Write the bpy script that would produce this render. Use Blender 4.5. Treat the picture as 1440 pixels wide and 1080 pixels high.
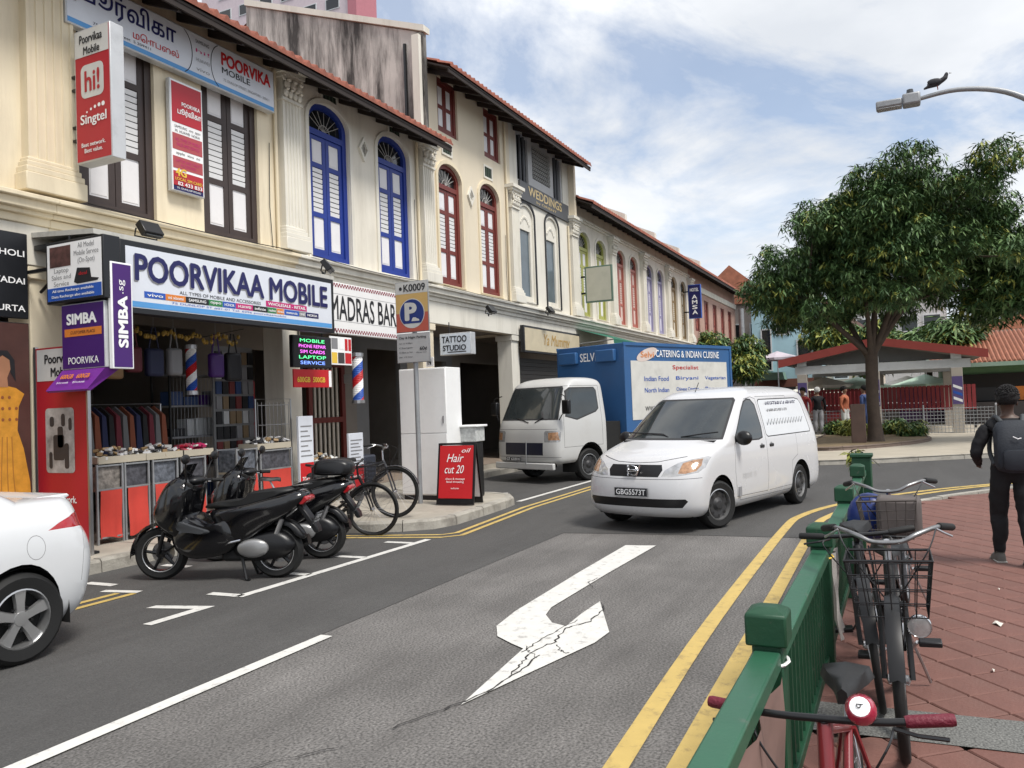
import bpy, bmesh, math, random
from math import radians, sin, cos, pi, sqrt, atan2
from mathutils import Vector, Matrix
import numpy as np

random.seed(7)
SC = bpy.context.scene
COL = SC.collection
for _o in list(bpy.data.objects):
    bpy.data.objects.remove(_o, do_unlink=True)

# ------------------------------------------------------------------ camera
# world: X along the street (away from the viewer), Y to the shophouses, Z up
CAM_H = 1.7
_yaw, _pitch, _roll = radians(25.986), radians(1.514), radians(-2.125)
_f = Vector((cos(_yaw) * cos(_pitch), sin(_yaw) * cos(_pitch), sin(_pitch)))
_r = Vector((sin(_yaw), -cos(_yaw), 0))
_u = _r.cross(_f)
_r2 = _r * cos(_roll) + _u * sin(_roll)
_u2 = _u * cos(_roll) - _r * sin(_roll)
cam_data = bpy.data.cameras.new('camera')
cam = bpy.data.objects.new('camera', cam_data)
COL.objects.link(cam)
cam.matrix_world = Matrix(((_r2.x, _u2.x, -_f.x, 0), (_r2.y, _u2.y, -_f.y, 0), (_r2.z, _u2.z, -_f.z, CAM_H), (0, 0, 0, 1)))
cam_data.sensor_width = 36
cam_data.lens = 1127.1 / 1440 * 36
cam_data.clip_start = 0.05
cam_data.clip_end = 3000
SC.camera = cam

# ------------------------------------------------------------------ sky and sun
SUN_EL, SUN_AZ = radians(58), radians(250)        # azimuth of the sun seen from the scene, counter-clockwise from +X
world = bpy.data.worlds.new('World')
SC.world = world
world.use_nodes = True
nt = world.node_tree
nt.nodes.clear()
def wn(t, **k):
    n = nt.nodes.new(t)
    for a, b in k.items():
        setattr(n, a, b)
    return n
out = wn('ShaderNodeOutputWorld')
bg = wn('ShaderNodeBackground')
sky = wn('ShaderNodeTexSky', sky_type='NISHITA', sun_disc=False)
sky.sun_elevation = SUN_EL
sky.sun_rotation = pi / 2 - SUN_AZ
sky.air_density, sky.dust_density, sky.ozone_density = 1.0, 1.4, 1.5
tc = wn('ShaderNodeTexCoord')
sep = wn('ShaderNodeSeparateXYZ')
nt.links.new(tc.outputs['Generated'], sep.inputs[0])
zc = wn('ShaderNodeMath', operation='MAXIMUM'); zc.inputs[1].default_value = 0.0
nt.links.new(sep.outputs['Z'], zc.inputs[0])
zo = wn('ShaderNodeMath', operation='ADD'); zo.inputs[1].default_value = 0.16
nt.links.new(zc.outputs[0], zo.inputs[0])
dx = wn('ShaderNodeMath', operation='DIVIDE'); dy = wn('ShaderNodeMath', operation='DIVIDE')
nt.links.new(sep.outputs['X'], dx.inputs[0]); nt.links.new(zo.outputs[0], dx.inputs[1])
nt.links.new(sep.outputs['Y'], dy.inputs[0]); nt.links.new(zo.outputs[0], dy.inputs[1])
cmb = wn('ShaderNodeCombineXYZ')
nt.links.new(dx.outputs[0], cmb.inputs[0]); nt.links.new(dy.outputs[0], cmb.inputs[1])
cmap = wn('ShaderNodeMapping'); cmap.inputs['Rotation'].default_value = (0, 0, radians(35)); cmap.inputs['Scale'].default_value = (1.3, 1.6, 1)
cmap.inputs['Location'].default_value = (4.3, 1.2, 0)
nt.links.new(cmb.outputs[0], cmap.inputs[0])
nz = wn('ShaderNodeTexNoise'); nz.inputs['Scale'].default_value = 1.15; nz.inputs['Detail'].default_value = 9; nz.inputs['Roughness'].default_value = 0.6; nz.inputs['Distortion'].default_value = 0.35
nt.links.new(cmap.outputs[0], nz.inputs['Vector'])
cr = wn('ShaderNodeValToRGB')
cr.color_ramp.elements[0].position = 0.38; cr.color_ramp.elements[0].color = (0.3, 0.3, 0.3, 1)
cr.color_ramp.elements[1].position = 0.54; cr.color_ramp.elements[1].color = (0.97, 0.97, 0.97, 1)
nt.links.new(nz.outputs['Fac'], cr.inputs[0])
nz2 = wn('ShaderNodeTexNoise'); nz2.inputs['Scale'].default_value = 0.8; nz2.inputs['Detail'].default_value = 7; nz2.inputs['Roughness'].default_value = 0.55
cmap2 = wn('ShaderNodeMapping'); cmap2.inputs['Location'].default_value = (9.1, -3.7, 2)
nt.links.new(cmb.outputs[0], cmap2.inputs[0]); nt.links.new(cmap2.outputs[0], nz2.inputs['Vector'])
cr2 = wn('ShaderNodeValToRGB')
cr2.color_ramp.elements[0].position = 0.33; cr2.color_ramp.elements[0].color = (4.4, 4.6, 4.9, 1)
cr2.color_ramp.elements[1].position = 0.62; cr2.color_ramp.elements[1].color = (6.7, 6.75, 6.8, 1)
nt.links.new(nz2.outputs['Fac'], cr2.inputs[0])
mx = wn('ShaderNodeMix', data_type='RGBA')
nt.links.new(cr.outputs[0], mx.inputs['Factor'])
nt.links.new(sky.outputs[0], mx.inputs['A']); nt.links.new(cr2.outputs[0], mx.inputs['B'])
# pale haze towards the horizon
hz = wn('ShaderNodeMapRange', interpolation_type='SMOOTHSTEP'); hz.inputs[1].default_value = -0.02; hz.inputs[2].default_value = 0.3; hz.inputs[3].default_value = 0.85; hz.inputs[4].default_value = 0.0
nt.links.new(sep.outputs['Z'], hz.inputs[0])
mh = wn('ShaderNodeMix', data_type='RGBA'); mh.inputs['B'].default_value = (4.9, 5.3, 5.8, 1)
nt.links.new(hz.outputs[0], mh.inputs['Factor']); nt.links.new(mx.outputs['Result'], mh.inputs['A'])
nt.links.new(mh.outputs['Result'], bg.inputs['Color'])
bg.inputs['Strength'].default_value = 0.097
nt.links.new(bg.outputs[0], out.inputs[0])

sun_data = bpy.data.lights.new('sun', 'SUN')
sun_data.energy = 2.0
sun_data.angle = radians(16)
sun_data.color = (1.0, 0.96, 0.9)
sun = bpy.data.objects.new('sun', sun_data)
COL.objects.link(sun)
_sd = Vector((cos(SUN_EL) * cos(SUN_AZ), cos(SUN_EL) * sin(SUN_AZ), sin(SUN_EL)))
sun.rotation_euler = _sd.to_track_quat('Z', 'Y').to_euler()
sun.location = (0, 0, 30)

SC.view_settings.view_transform = 'Standard'
SC.view_settings.look = 'None'
SC.view_settings.exposure = 0.9
SC.view_settings.gamma = 1.0
SC.view_settings.use_curve_mapping = False
SC.render.engine = 'CYCLES'
SC.cycles.max_bounces = 6
SC.cycles.use_denoising = True

# ================================================================== helpers
MATS = {}
def M(name, col, rough=0.6, metal=0.0, var=0.08, vscale=3.0, bump=0.0, bscale=60.0, coat=0.0, spec=0.5, dirt=0.0,
      dirtcol=(0.05, 0.045, 0.04), dscale=1.2, streak=False, dmap=(1.6, 1.6, 0.22), dlo=0.5, dhi=0.72, emit=None, alpha=None, trans=0.0, ior=1.45, speck=0.0):
    """procedural principled material: colour drift, optional grime, fine relief"""
    if name in MATS:
        return MATS[name]
    m = bpy.data.materials.new(name)
    m.use_nodes = True
    t = m.node_tree
    b = t.nodes['Principled BSDF']
    L = t.links.new
    tcn = t.nodes.new('ShaderNodeTexCoord')
    n1 = t.nodes.new('ShaderNodeTexNoise'); n1.inputs['Scale'].default_value = vscale; n1.inputs['Detail'].default_value = 6; n1.inputs['Roughness'].default_value = 0.6
    L(tcn.outputs['Object'], n1.inputs['Vector'])
    rmp = t.nodes.new('ShaderNodeMapRange'); rmp.inputs[1].default_value = 0.25; rmp.inputs[2].default_value = 0.75
    rmp.inputs[3].default_value = 1 - var; rmp.inputs[4].default_value = 1 + var
    L(n1.outputs['Fac'], rmp.inputs[0])
    mul = t.nodes.new('ShaderNodeVectorMath'); mul.operation = 'SCALE'
    mul.inputs[0].default_value = col[:3]
    L(rmp.outputs[0], mul.inputs['Scale'])
    last = mul.outputs[0]
    if speck:
        n3 = t.nodes.new('ShaderNodeTexNoise'); n3.inputs['Scale'].default_value = bscale; n3.inputs['Detail'].default_value = 3
        L(tcn.outputs['Object'], n3.inputs['Vector'])
        r3 = t.nodes.new('ShaderNodeMapRange'); r3.inputs[1].default_value = 0.3; r3.inputs[2].default_value = 0.7
        r3.inputs[3].default_value = 1 - speck; r3.inputs[4].default_value = 1 + speck
        L(n3.outputs['Fac'], r3.inputs[0])
        m3 = t.nodes.new('ShaderNodeVectorMath'); m3.operation = 'SCALE'
        L(last, m3.inputs[0]); L(r3.outputs[0], m3.inputs['Scale'])
        last = m3.outputs[0]
    if dirt:
        n2 = t.nodes.new('ShaderNodeTexNoise'); n2.inputs['Scale'].default_value = dscale; n2.inputs['Detail'].default_value = 8; n2.inputs['Roughness'].default_value = 0.68
        if streak:
            mp = t.nodes.new('ShaderNodeMapping'); mp.inputs['Scale'].default_value = dmap
            L(tcn.outputs['Object'], mp.inputs[0]); L(mp.outputs[0], n2.inputs['Vector'])
        else:
            L(tcn.outputs['Object'], n2.inputs['Vector'])
        r2 = t.nodes.new('ShaderNodeMapRange'); r2.inputs[1].default_value = dlo; r2.inputs[2].default_value = dhi
        r2.inputs[3].default_value = 0; r2.inputs[4].default_value = dirt
        L(n2.outputs['Fac'], r2.inputs[0])
        mxn = t.nodes.new('ShaderNodeMix'); mxn.data_type = 'RGBA'
        L(r2.outputs[0], mxn.inputs['Factor']); L(last, mxn.inputs['A'])
        mxn.inputs['B'].default_value = (*dirtcol, 1)
        last = mxn.outputs['Result']
    L(last, b.inputs['Base Color'])
    rr = t.nodes.new('ShaderNodeMapRange'); rr.inputs[3].default_value = max(0.02, rough * 0.85); rr.inputs[4].default_value = min(1, rough * 1.15)
    L(n1.outputs['Fac'], rr.inputs[0]); L(rr.outputs[0], b.inputs['Roughness'])
    b.inputs['Metallic'].default_value = metal
    b.inputs['Specular IOR Level'].default_value = spec
    b.inputs['IOR'].default_value = ior
    if coat:
        b.inputs['Coat Weight'].default_value = coat; b.inputs['Coat Roughness'].default_value = 0.05
    if trans:
        b.inputs['Transmission Weight'].default_value = trans
    if alpha is not None:
        b.inputs['Alpha'].default_value = alpha
    if emit:
        b.inputs['Emission Color'].default_value = (*emit[:3], 1); b.inputs['Emission Strength'].default_value = emit[3]
    if bump:
        nb = t.nodes.new('ShaderNodeTexNoise'); nb.inputs['Scale'].default_value = bscale; nb.inputs['Detail'].default_value = 5
        L(tcn.outputs['Object'], nb.inputs['Vector'])
        bn = t.nodes.new('ShaderNodeBump'); bn.inputs['Strength'].default_value = bump; bn.inputs['Distance'].default_value = 0.01
        L(nb.outputs['Fac'], bn.inputs['Height']); L(bn.outputs[0], b.inputs['Normal'])
    MATS[name] = m
    return m

class MB:
    """collects faces; build() links them as ONE mesh object"""
    def __init__(s):
        s.v = []; s.f = []; s.mi = []
    def face(s, pts, mi=0):
        n = len(s.v); s.v += [tuple(p) for p in pts]; s.f.append(tuple(range(n, n + len(pts)))); s.mi.append(mi); return s
    def add(s, vs, fs, mi=0):
        n = len(s.v); s.v += [tuple(p) for p in vs]
        for f in fs:
            s.f.append(tuple(n + i for i in f)); s.mi.append(mi)
        return s
    def box2(s, x0, y0, z0, x1, y1, z1, mi=0):
        if x0 > x1: x0, x1 = x1, x0
        if y0 > y1: y0, y1 = y1, y0
        if z0 > z1: z0, z1 = z1, z0
        return s.add([(x0, y0, z0), (x1, y0, z0), (x1, y1, z0), (x0, y1, z0), (x0, y0, z1), (x1, y0, z1), (x1, y1, z1), (x0, y1, z1)],
                     [(0, 3, 2, 1), (4, 5, 6, 7), (0, 1, 5, 4), (1, 2, 6, 5), (2, 3, 7, 6), (3, 0, 4, 7)], mi)
    def box(s, c, d, rz=0, ry=0, rx=0, mi=0):
        R = Matrix.Rotation(rz, 3, 'Z') @ Matrix.Rotation(ry, 3, 'Y') @ Matrix.Rotation(rx, 3, 'X')
        hx, hy, hz = d[0] / 2, d[1] / 2, d[2] / 2
        vs = [Vector(c) + R @ Vector(p) for p in ((-hx, -hy, -hz), (hx, -hy, -hz), (hx, hy, -hz), (-hx, hy, -hz), (-hx, -hy, hz), (hx, -hy, hz), (hx, hy, hz), (-hx, hy, hz))]
        return s.add(vs, [(0, 3, 2, 1), (4, 5, 6, 7), (0, 1, 5, 4), (1, 2, 6, 5), (2, 3, 7, 6), (3, 0, 4, 7)], mi)
    def prism(s, poly, a, b, axis='y', mi=0, caps=True):
        """poly of 2-D points extruded from a to b along axis ('y': (x,z), 'x': (y,z), 'z': (x,y))"""
        def P(p, t):
            return (p[0], t, p[1]) if axis == 'y' else (t, p[0], p[1]) if axis == 'x' else (p[0], p[1], t)
        n = len(poly)
        vs = [P(p, a) for p in poly] + [P(p, b) for p in poly]
        fs = [(i, (i + 1) % n, n + (i + 1) % n, n + i) for i in range(n)]
        if caps:
            fs += [tuple(range(n))[::-1], tuple(range(n, 2 * n))]
        return s.add(vs, fs, mi)
    def tube(s, pts, r, seg=8, closed=False, mi=0, caps=True):
        pts = [Vector(p) for p in pts]
        n = len(pts)
        rad = r if isinstance(r, (list, tuple)) else [r] * n
        up = None; rings = []
        for i in range(n):
            if closed:
                d = pts[(i + 1) % n] - pts[i - 1]
            else:
                d = pts[min(i + 1, n - 1)] - pts[max(i - 1, 0)]
            d = d.normalized() if d.length > 1e-9 else Vector((0, 0, 1))
            if up is None:
                up = Vector((0, 0, 1)) if abs(d.z) < 0.9 else Vector((1, 0, 0))
            sx = d.cross(up)
            if sx.length < 1e-6:
                sx = d.orthogonal()
            sx.normalize(); sy = sx.cross(d).normalized(); up = sy
            rings.append([pts[i] + (sx * cos(2 * pi * k / seg) + sy * sin(2 * pi * k / seg)) * rad[i] for k in range(seg)])
        vs = [p for rg in rings for p in rg]; fs = []
        for i in range(n if closed else n - 1):
            j = (i + 1) % n
            for k in range(seg):
                fs.append((i * seg + k, j * seg + k, j * seg + (k + 1) % seg, i * seg + (k + 1) % seg))
        if caps and not closed:
            fs += [tuple(range(seg)), tuple(range((n - 1) * seg, n * seg))[::-1]]
        return s.add(vs, fs, mi)
    def lathe(s, prof, c=(0, 0, 0), axis='z', seg=16, mi=0, ang=2 * pi):
        vs = []; fs = []; full = ang > 2 * pi - 1e-6
        m = seg if full else seg + 1
        for k in range(m):
            a = ang * k / seg; ca, sa = cos(a), sin(a)
            for (r, h) in prof:
                p = (r * ca, r * sa, h) if axis == 'z' else (r * ca, h, r * sa) if axis == 'y' else (h, r * ca, r * sa)
                vs.append((c[0] + p[0], c[1] + p[1], c[2] + p[2]))
        n = len(prof)
        for k in range(seg):
            k2 = (k + 1) % m
            for i in range(n - 1):
                fs.append((k * n + i, k2 * n + i, k2 * n + i + 1, k * n + i + 1))
        return s.add(vs, fs, mi)
    def ball(s, c, r, seg=12, rings=8, mi=0):
        if not isinstance(r, (tuple, list)): r = (r, r, r)
        prof = [(sin(pi * i / rings), -cos(pi * i / rings)) for i in range(rings + 1)]
        n0 = len(s.v)
        s.lathe(prof, (0, 0, 0), 'z', seg, mi)
        for i in range(n0, len(s.v)):
            p = s.v[i]; s.v[i] = (c[0] + p[0] * r[0], c[1] + p[1] * r[1], c[2] + p[2] * r[2])
        return s
    def mesh(s, name):
        me = bpy.data.meshes.new(name)
        me.from_pydata(s.v, [], s.f)
        if any(s.mi): me.polygons.foreach_set('material_index', s.mi)
        me.update()
        return me
    def build(s, name, mat, parent=None, loc=(0, 0, 0), rot=(0, 0, 0), smooth=None, bevel=0.0, weld=True, bseg=2):
        me = s.mesh(name)
        bm = bmesh.new(); bm.from_mesh(me)
        if weld: bmesh.ops.remove_doubles(bm, verts=bm.verts, dist=1e-5)
        bmesh.ops.recalc_face_normals(bm, faces=bm.faces)
        bm.to_mesh(me); bm.free()
        return link(name, me, mat, parent, loc, rot, smooth, bevel, bseg)

def link(name, me, mat, parent=None, loc=(0, 0, 0), rot=(0, 0, 0), smooth=None, bevel=0.0, bseg=2):
    for m in (mat if isinstance(mat, (list, tuple)) else [mat]):
        if m is not None and len(me.materials) < (len(mat) if isinstance(mat, (list, tuple)) else 1): me.materials.append(m)
    if smooth is not None:
        me.polygons.foreach_set('use_smooth', [True] * len(me.polygons))
        if smooth < 179: me.set_sharp_from_angle(angle=radians(smooth))
    o = bpy.data.objects.new(name, me)
    COL.objects.link(o)
    o.location = loc; o.rotation_euler = rot
    if parent is not None: o.parent = parent
    if bevel:
        bv = o.modifiers.new('bevel', 'BEVEL'); bv.width = bevel; bv.segments = bseg; bv.limit_method = 'ANGLE'; bv.angle_limit = radians(40)
        me.polygons.foreach_set('use_smooth', [True] * len(me.polygons)); me.set_sharp_from_angle(angle=radians(35))
    return o

def tag(o, label=None, cat=None, group=None, kind=None):
    if label: o['label'] = label
    if cat: o['category'] = cat
    if group: o['group'] = group
    if kind: o['kind'] = kind
    return o
def thing(name, label, cat, loc=(0, 0, 0), rz=0.0, group=None, rot=None):
    o = bpy.data.objects.new(name, None)
    o.empty_display_size = 0.2
    COL.objects.link(o)
    o.location = loc; o.rotation_euler = rot or (0, 0, rz)
    return tag(o, label, cat, group)
def copy_tree(o, parent=None):
    c = o.copy(); COL.objects.link(c); c.parent = parent
    for ch in list(o.children): copy_tree(ch, c)
    return c
def inst(src, parent, loc, rot=(0, 0, 0), name=None):
    """another object that shares src's mesh"""
    c = src.copy(); COL.objects.link(c); c.parent = parent; c.location = loc; c.rotation_euler = rot
    return c

def arc(cx, cz, rx, rz, a0, a1, n):
    return [(cx + rx * cos(radians(a0 + (a1 - a0) * i / n)), cz + rz * sin(radians(a0 + (a1 - a0) * i / n))) for i in range(n + 1)]
def rrect(x0, z0, x1, z1, r, n=4):
    return (arc(x1 - r, z0 + r, r, r, -90, 0, n) + arc(x1 - r, z1 - r, r, r, 0, 90, n) + arc(x0 + r, z1 - r, r, r, 90, 180, n) + arc(x0 + r, z0 + r, r, r, 180, 270, n))

def sheet(mb, outer, holes, y, depth=None, axis='y', mi=0):
    """flat polygon with holes (coordinates (x,z) for axis 'y', (y,z) for 'x', (x,y) for 'z'), optional reveals going back by depth"""
    bm = bmesh.new()
    def P(p, t=y):
        return (p[0], t, p[1]) if axis == 'y' else (t, p[0], p[1]) if axis == 'x' else (p[0], p[1], t)
    es = []
    for lp in [outer] + holes:
        vs = [bm.verts.new(P(p)) for p in lp]
        es += [bm.edges.new((vs[i], vs[(i + 1) % len(vs)])) for i in range(len(vs))]
    bmesh.ops.triangle_fill(bm, use_beauty=True, use_dissolve=False, edges=es)
    bm.verts.index_update()
    vs = [v.co.copy() for v in bm.verts]; fs = [[v.index for v in f.verts] for f in bm.faces]
    bm.free()
    mb.add(vs, fs, mi)
    if depth:
        for lp in holes + [outer]:
            n = len(lp)
            mb.add([P(p) for p in lp] + [P(p, y + depth) for p in lp], [(i, (i + 1) % n, n + (i + 1) % n, n + i) for i in range(n)], mi)
        mb.add([P((v.x, v.z) if axis == 'y' else (v.y, v.z) if axis == 'x' else (v.x, v.y), y + depth) for v in vs], [f[::-1] for f in fs], mi)

_tcache = {}
def text(parent, body, cx, cz, w, h, mat, y=-0.004, bold=0.0, name='lettering', rot=0.0, shear=0.0, thick=0.0015):
    """flat lettering centred at (cx, cz) of the parent's local front (facing -y), scaled into w x h"""
    key = (body, round(shear, 2))
    if key not in _tcache:
        cu = bpy.data.curves.new('letters', 'FONT')
        cu.body = body; cu.size = 1; cu.shear = shear; cu.align_x = 'CENTER'; cu.resolution_u = 3
        to = bpy.data.objects.new('letters', cu)
        COL.objects.link(to)
        me = bpy.data.meshes.new_from_object(to)
        bpy.data.objects.remove(to); bpy.data.curves.remove(cu)
        _tcache[key] = [(v.co.x, v.co.y) for v in me.vertices], [tuple(p.vertices) for p in me.polygons]
        bpy.data.meshes.remove(me)
    vs, fs = _tcache[key]
    if not vs: return None
    lay = [0] * len(vs)
    if bold:          # heavier strokes: the outline repeated a hair to each side
        n = len(vs); v0, f0 = vs, fs; vs, fs, lay = [], [], []
        for q, (ox, oy) in enumerate(((0, 0), (1, 0), (-1, 0), (0, .8), (0, -.8), (.7, .6), (-.7, .6), (.7, -.6), (-.7, -.6))):
            vs += [(x + ox * bold * .9, yy + oy * bold * .9) for x, yy in v0]; fs += [tuple(i + q * n for i in f) for f in f0]; lay += [q] * n
    xs = [v[0] for v in vs]; ys = [v[1] for v in vs]
    mx_, my_ = (max(xs) + min(xs)) / 2, (max(ys) + min(ys)) / 2
    sx = w / max(1e-6, max(xs) - min(xs)); sz = h / max(1e-6, max(ys) - min(ys))
    c, s = cos(rot), sin(rot)
    pts = []
    for (x, yy), q in zip(vs, lay):
        a, b = (x - mx_) * sx, (yy - my_) * sz
        pts.append((cx + a * c - b * s, y - q * .00025, cz + a * s + b * c))
    me = bpy.data.meshes.new(name)
    me.from_pydata(pts, [], fs); me.update()
    return link(name, me, mat, parent)
def patch(parent, x0, z0, x1, z1, mat, y=-0.003, name='print', poly=None):
    """a flat printed area on a sign face"""
    mb = MB(); mb.face([(p[0], y, p[1]) for p in (poly or [(x0, z0), (x1, z0), (x1, z1), (x0, z1)])])
    return mb.build(name, mat, parent, weld=False)
def panel(parent, name, x0, z0, x1, z1, d, mat, y=0.0, bevel=0.004):
    return MB().box2(x0, y, z0, x1, y + d, z1).build(name, mat, parent, bevel=bevel)

# ------------------------------------------------------------------ shared materials
WHITE = M('white_paint', (0.78, 0.78, 0.77), 0.5, var=0.04, dirt=0.12, dscale=3)
INKW = M('ink_white', (0.85, 0.85, 0.85), 0.5, var=0.02)
INKK = M('ink_black', (0.015, 0.015, 0.018), 0.5, var=0.05)
INKN = M('ink_navy', (0.012, 0.012, 0.09), 0.4, var=0.05)
INKR = M('ink_red', (0.5, 0.015, 0.02), 0.45, var=0.06)
INKB = M('ink_blue', (0.02, 0.09, 0.42), 0.45, var=0.06)
INKC = M('ink_sky_blue', (0.09, 0.3, 0.62), 0.45, var=0.06)
INKP = M('ink_purple', (0.055, 0.012, 0.14), 0.4, var=0.05)
INKM = M('ink_magenta', (0.5, 0.02, 0.16), 0.45, var=0.05)
INKG = M('ink_green', (0.03, 0.2, 0.06), 0.5, var=0.05)
INKY = M('ink_yellow', (0.75, 0.5, 0.06), 0.5, var=0.05)
INKO = M('ink_orange', (0.65, 0.2, 0.03), 0.5, var=0.05)
INKGREY = M('ink_grey', (0.22, 0.22, 0.23), 0.5, var=0.05)
BLACK = M('black_plastic', (0.006, 0.006, 0.007), 0.35, var=0.15, bump=0.05, bscale=300)
BLACKM = M('black_metal', (0.01, 0.01, 0.011), 0.3, var=0.1)
RUBBER = M('rubber', (0.008, 0.008, 0.008), 0.7, var=0.2, bump=0.1, bscale=200)
STEEL = M('steel', (0.45, 0.45, 0.46), 0.32, metal=0.9, var=0.1)
CHROME = M('chrome', (0.75, 0.75, 0.76), 0.12, metal=1.0, var=0.05)
GALV = M('galvanised_grey', (0.3, 0.31, 0.32), 0.5, metal=0.4, var=0.12, dirt=0.3, dscale=4)
GLASSD = M('dark_glass', (0.012, 0.014, 0.016), 0.06, var=0.1, spec=0.8)
DARKWOOD = M('dark_timber', (0.035, 0.022, 0.017), 0.6, var=0.3, vscale=6)

# ================================================================== ground, road, pavements
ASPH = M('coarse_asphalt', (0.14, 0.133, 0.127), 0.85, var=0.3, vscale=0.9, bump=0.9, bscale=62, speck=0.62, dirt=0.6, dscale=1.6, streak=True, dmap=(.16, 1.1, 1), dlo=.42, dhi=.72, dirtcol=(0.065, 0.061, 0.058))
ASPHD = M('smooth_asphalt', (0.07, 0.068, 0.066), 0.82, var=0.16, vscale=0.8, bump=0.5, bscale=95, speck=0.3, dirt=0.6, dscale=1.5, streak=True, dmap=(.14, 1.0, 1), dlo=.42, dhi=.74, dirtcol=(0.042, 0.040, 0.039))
PAINTW = M('road_paint_white', (0.6, 0.59, 0.56), 0.6, var=0.08, vscale=8, dirt=0.8, dscale=11, dirtcol=(0.22, 0.21, 0.2), dlo=.55, dhi=.7, bump=0.2, bscale=120)
PAINTY = M('road_paint_yellow', (0.5, 0.36, 0.115), 0.6, var=0.1, vscale=7, dirt=0.8, dscale=9, dirtcol=(0.2, 0.145, 0.07), dlo=.52, dhi=.7, bump=0.2, bscale=120)
CONC = M('pavement_concrete', (0.34, 0.31, 0.26), 0.85, var=0.18, vscale=2.0, bump=0.4, bscale=60, dirt=0.45, dscale=1.8, dirtcol=(0.15, 0.13, 0.1))
KERB = M('kerb_stone', (0.33, 0.31, 0.27), 0.85, var=0.25, vscale=3, bump=0.6, bscale=40, dirt=0.7, dscale=2.5, dirtcol=(0.1, 0.085, 0.07), streak=False)
CONC2 = M('pale_paving', (0.40, 0.36, 0.29), 0.85, var=0.12, vscale=1.5, bump=0.3, bscale=50, dirt=0.3, dscale=1.2, dirtcol=(0.22, 0.19, 0.15))
DIRT = M('planter_soil', (0.19, 0.14, 0.08), 0.95, var=0.35, vscale=2.5, bump=0.8, bscale=25, dirt=0.5, dscale=2, dirtcol=(0.09, 0.07, 0.04))
GRANITE = M('grey_granite_strip', (0.13, 0.13, 0.122), 0.8, var=0.15, vscale=4, bump=0.5, bscale=90, speck=0.6)

def flat(name, poly, z, mat, kind='structure'):
    mb = MB(); sheet(mb, poly, [], z, axis='z')
    o = mb.build(name, mat, weld=False)
    me = o.data
    if me.polygons and me.polygons[0].normal.z < 0: me.flip_normals()
    return tag(o, kind=kind)
def stripmesh(mb, pts, w, z):
    """a painted line of width w along pts"""
    P = [Vector((p[0], p[1])) for p in pts]; L = []; Rr = []
    for i, p in enumerate(P):
        d = (P[min(i + 1, len(P) - 1)] - P[max(i - 1, 0)]).normalized(); n = Vector((-d.y, d.x)) * w / 2
        L.append((p.x + n.x, p.y + n.y, z)); Rr.append((p.x - n.x, p.y - n.y, z))
    for i in range(len(P) - 1):
        mb.face([Rr[i], Rr[i + 1], L[i + 1], L[i]])
    return mb
def line(name, pts, w, mat, z=0.009):
    return tag(stripmesh(MB(), pts, w, z).build(name, mat), kind='structure')
def smooth_path(pts, n=6):
    P = [Vector((*p, 0)) if len(p) == 2 else Vector(p) for p in pts]; out = []
    for i in range(len(P) - 1):
        p0, p1, p2, p3 = P[max(i - 1, 0)], P[i], P[i + 1], P[min(i + 2, len(P) - 1)]
        for k in range(n):
            t = k / n
            out.append(0.5 * ((2 * p1) + (p2 - p0) * t + (2 * p0 - 5 * p1 + 4 * p2 - p3) * t * t + (3 * p1 - p0 - 3 * p2 + p3) * t ** 3))
    out.append(P[-1])
    return [tuple(p) for p in out]

flat('ground', [(-400, -400), (800, -400), (800, 500), (-400, 500)], 0.0, ASPH)
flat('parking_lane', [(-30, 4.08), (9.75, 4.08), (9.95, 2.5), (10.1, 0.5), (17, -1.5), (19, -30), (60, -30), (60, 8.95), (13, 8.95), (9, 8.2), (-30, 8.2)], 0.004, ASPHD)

# road markings -------------------------------------------------------------
line('lane_line', [(-6, 4.01), (4.86, 4.01)], 0.11, PAINTW)
line('motorcycle_bay_line', [(5.62, 5.66), (8.85, 5.6)], 0.1, PAINTW)
for k, xx in enumerate((5.66, 6.62, 7.58, 8.56)):
    line('motorcycle_bay_tick', [(xx, 5.66), (xx - 0.02, 6.05)], 0.1, PAINTW)
    line('motorcycle_bay_tick', [(xx - 0.05, 7.35), (xx - 0.06, 7.75)], 0.1, PAINTW)
flat('parking_lot_corner', [(4.62, 5.62), (5.28, 5.60), (5.12, 6.16), (5.02, 6.17), (5.14, 5.71), (4.62, 5.72)], 0.009, PAINTW)
line('parking_lot_corner', [(5.47, 6.8), (5.38, 7.22)], 0.09, PAINTW, .0105)
line('bay_end_line', [(13.35, 8.2), (13.9, 6.95)], 0.1, PAINTW)
line('bay_edge_line', [(12.7, 6.15), (18, 6.12)], 0.1, PAINTW)
for off in (0, 0.17):
    line('yellow_kerb_line', smooth_path([(-8, 6.98 - off), (5.36 + off * .3, 6.98 - off)], 2), 0.075, PAINTY, 0.0085)
    line('yellow_kerb_line', [(8.55 - off, 7.95), (8.68 - off * .9, 7.4), (9.22 - off * 1.1, 5.62 - off * 0.6), (9.42 - off, 5.5 - off), (12.0, 5.72 - off), (16.0, 5.72 - off), (40, 5.75 - off)], 0.075, PAINTY)
    d = off * 2.1
    line('yellow_kerb_line', smooth_path(([(-8, .95), (2, 1.2), (3.6, 1.275), (6.2, 1.38), (10.6, 1.43)] if off == 0 else [(-8, .8), (2, .96), (3.65, 1.0), (6, 1.04), (10.6, 1.09)]) + [ (11.9, 1.35 - d), (13.2, 0.95 - d * .95), (14.6, 0.15 - d * .8), (16.0, -1.0 - d * .6), (17.2, -2.6), (17.8, -6)], 5), 0.115, PAINTY)
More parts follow.
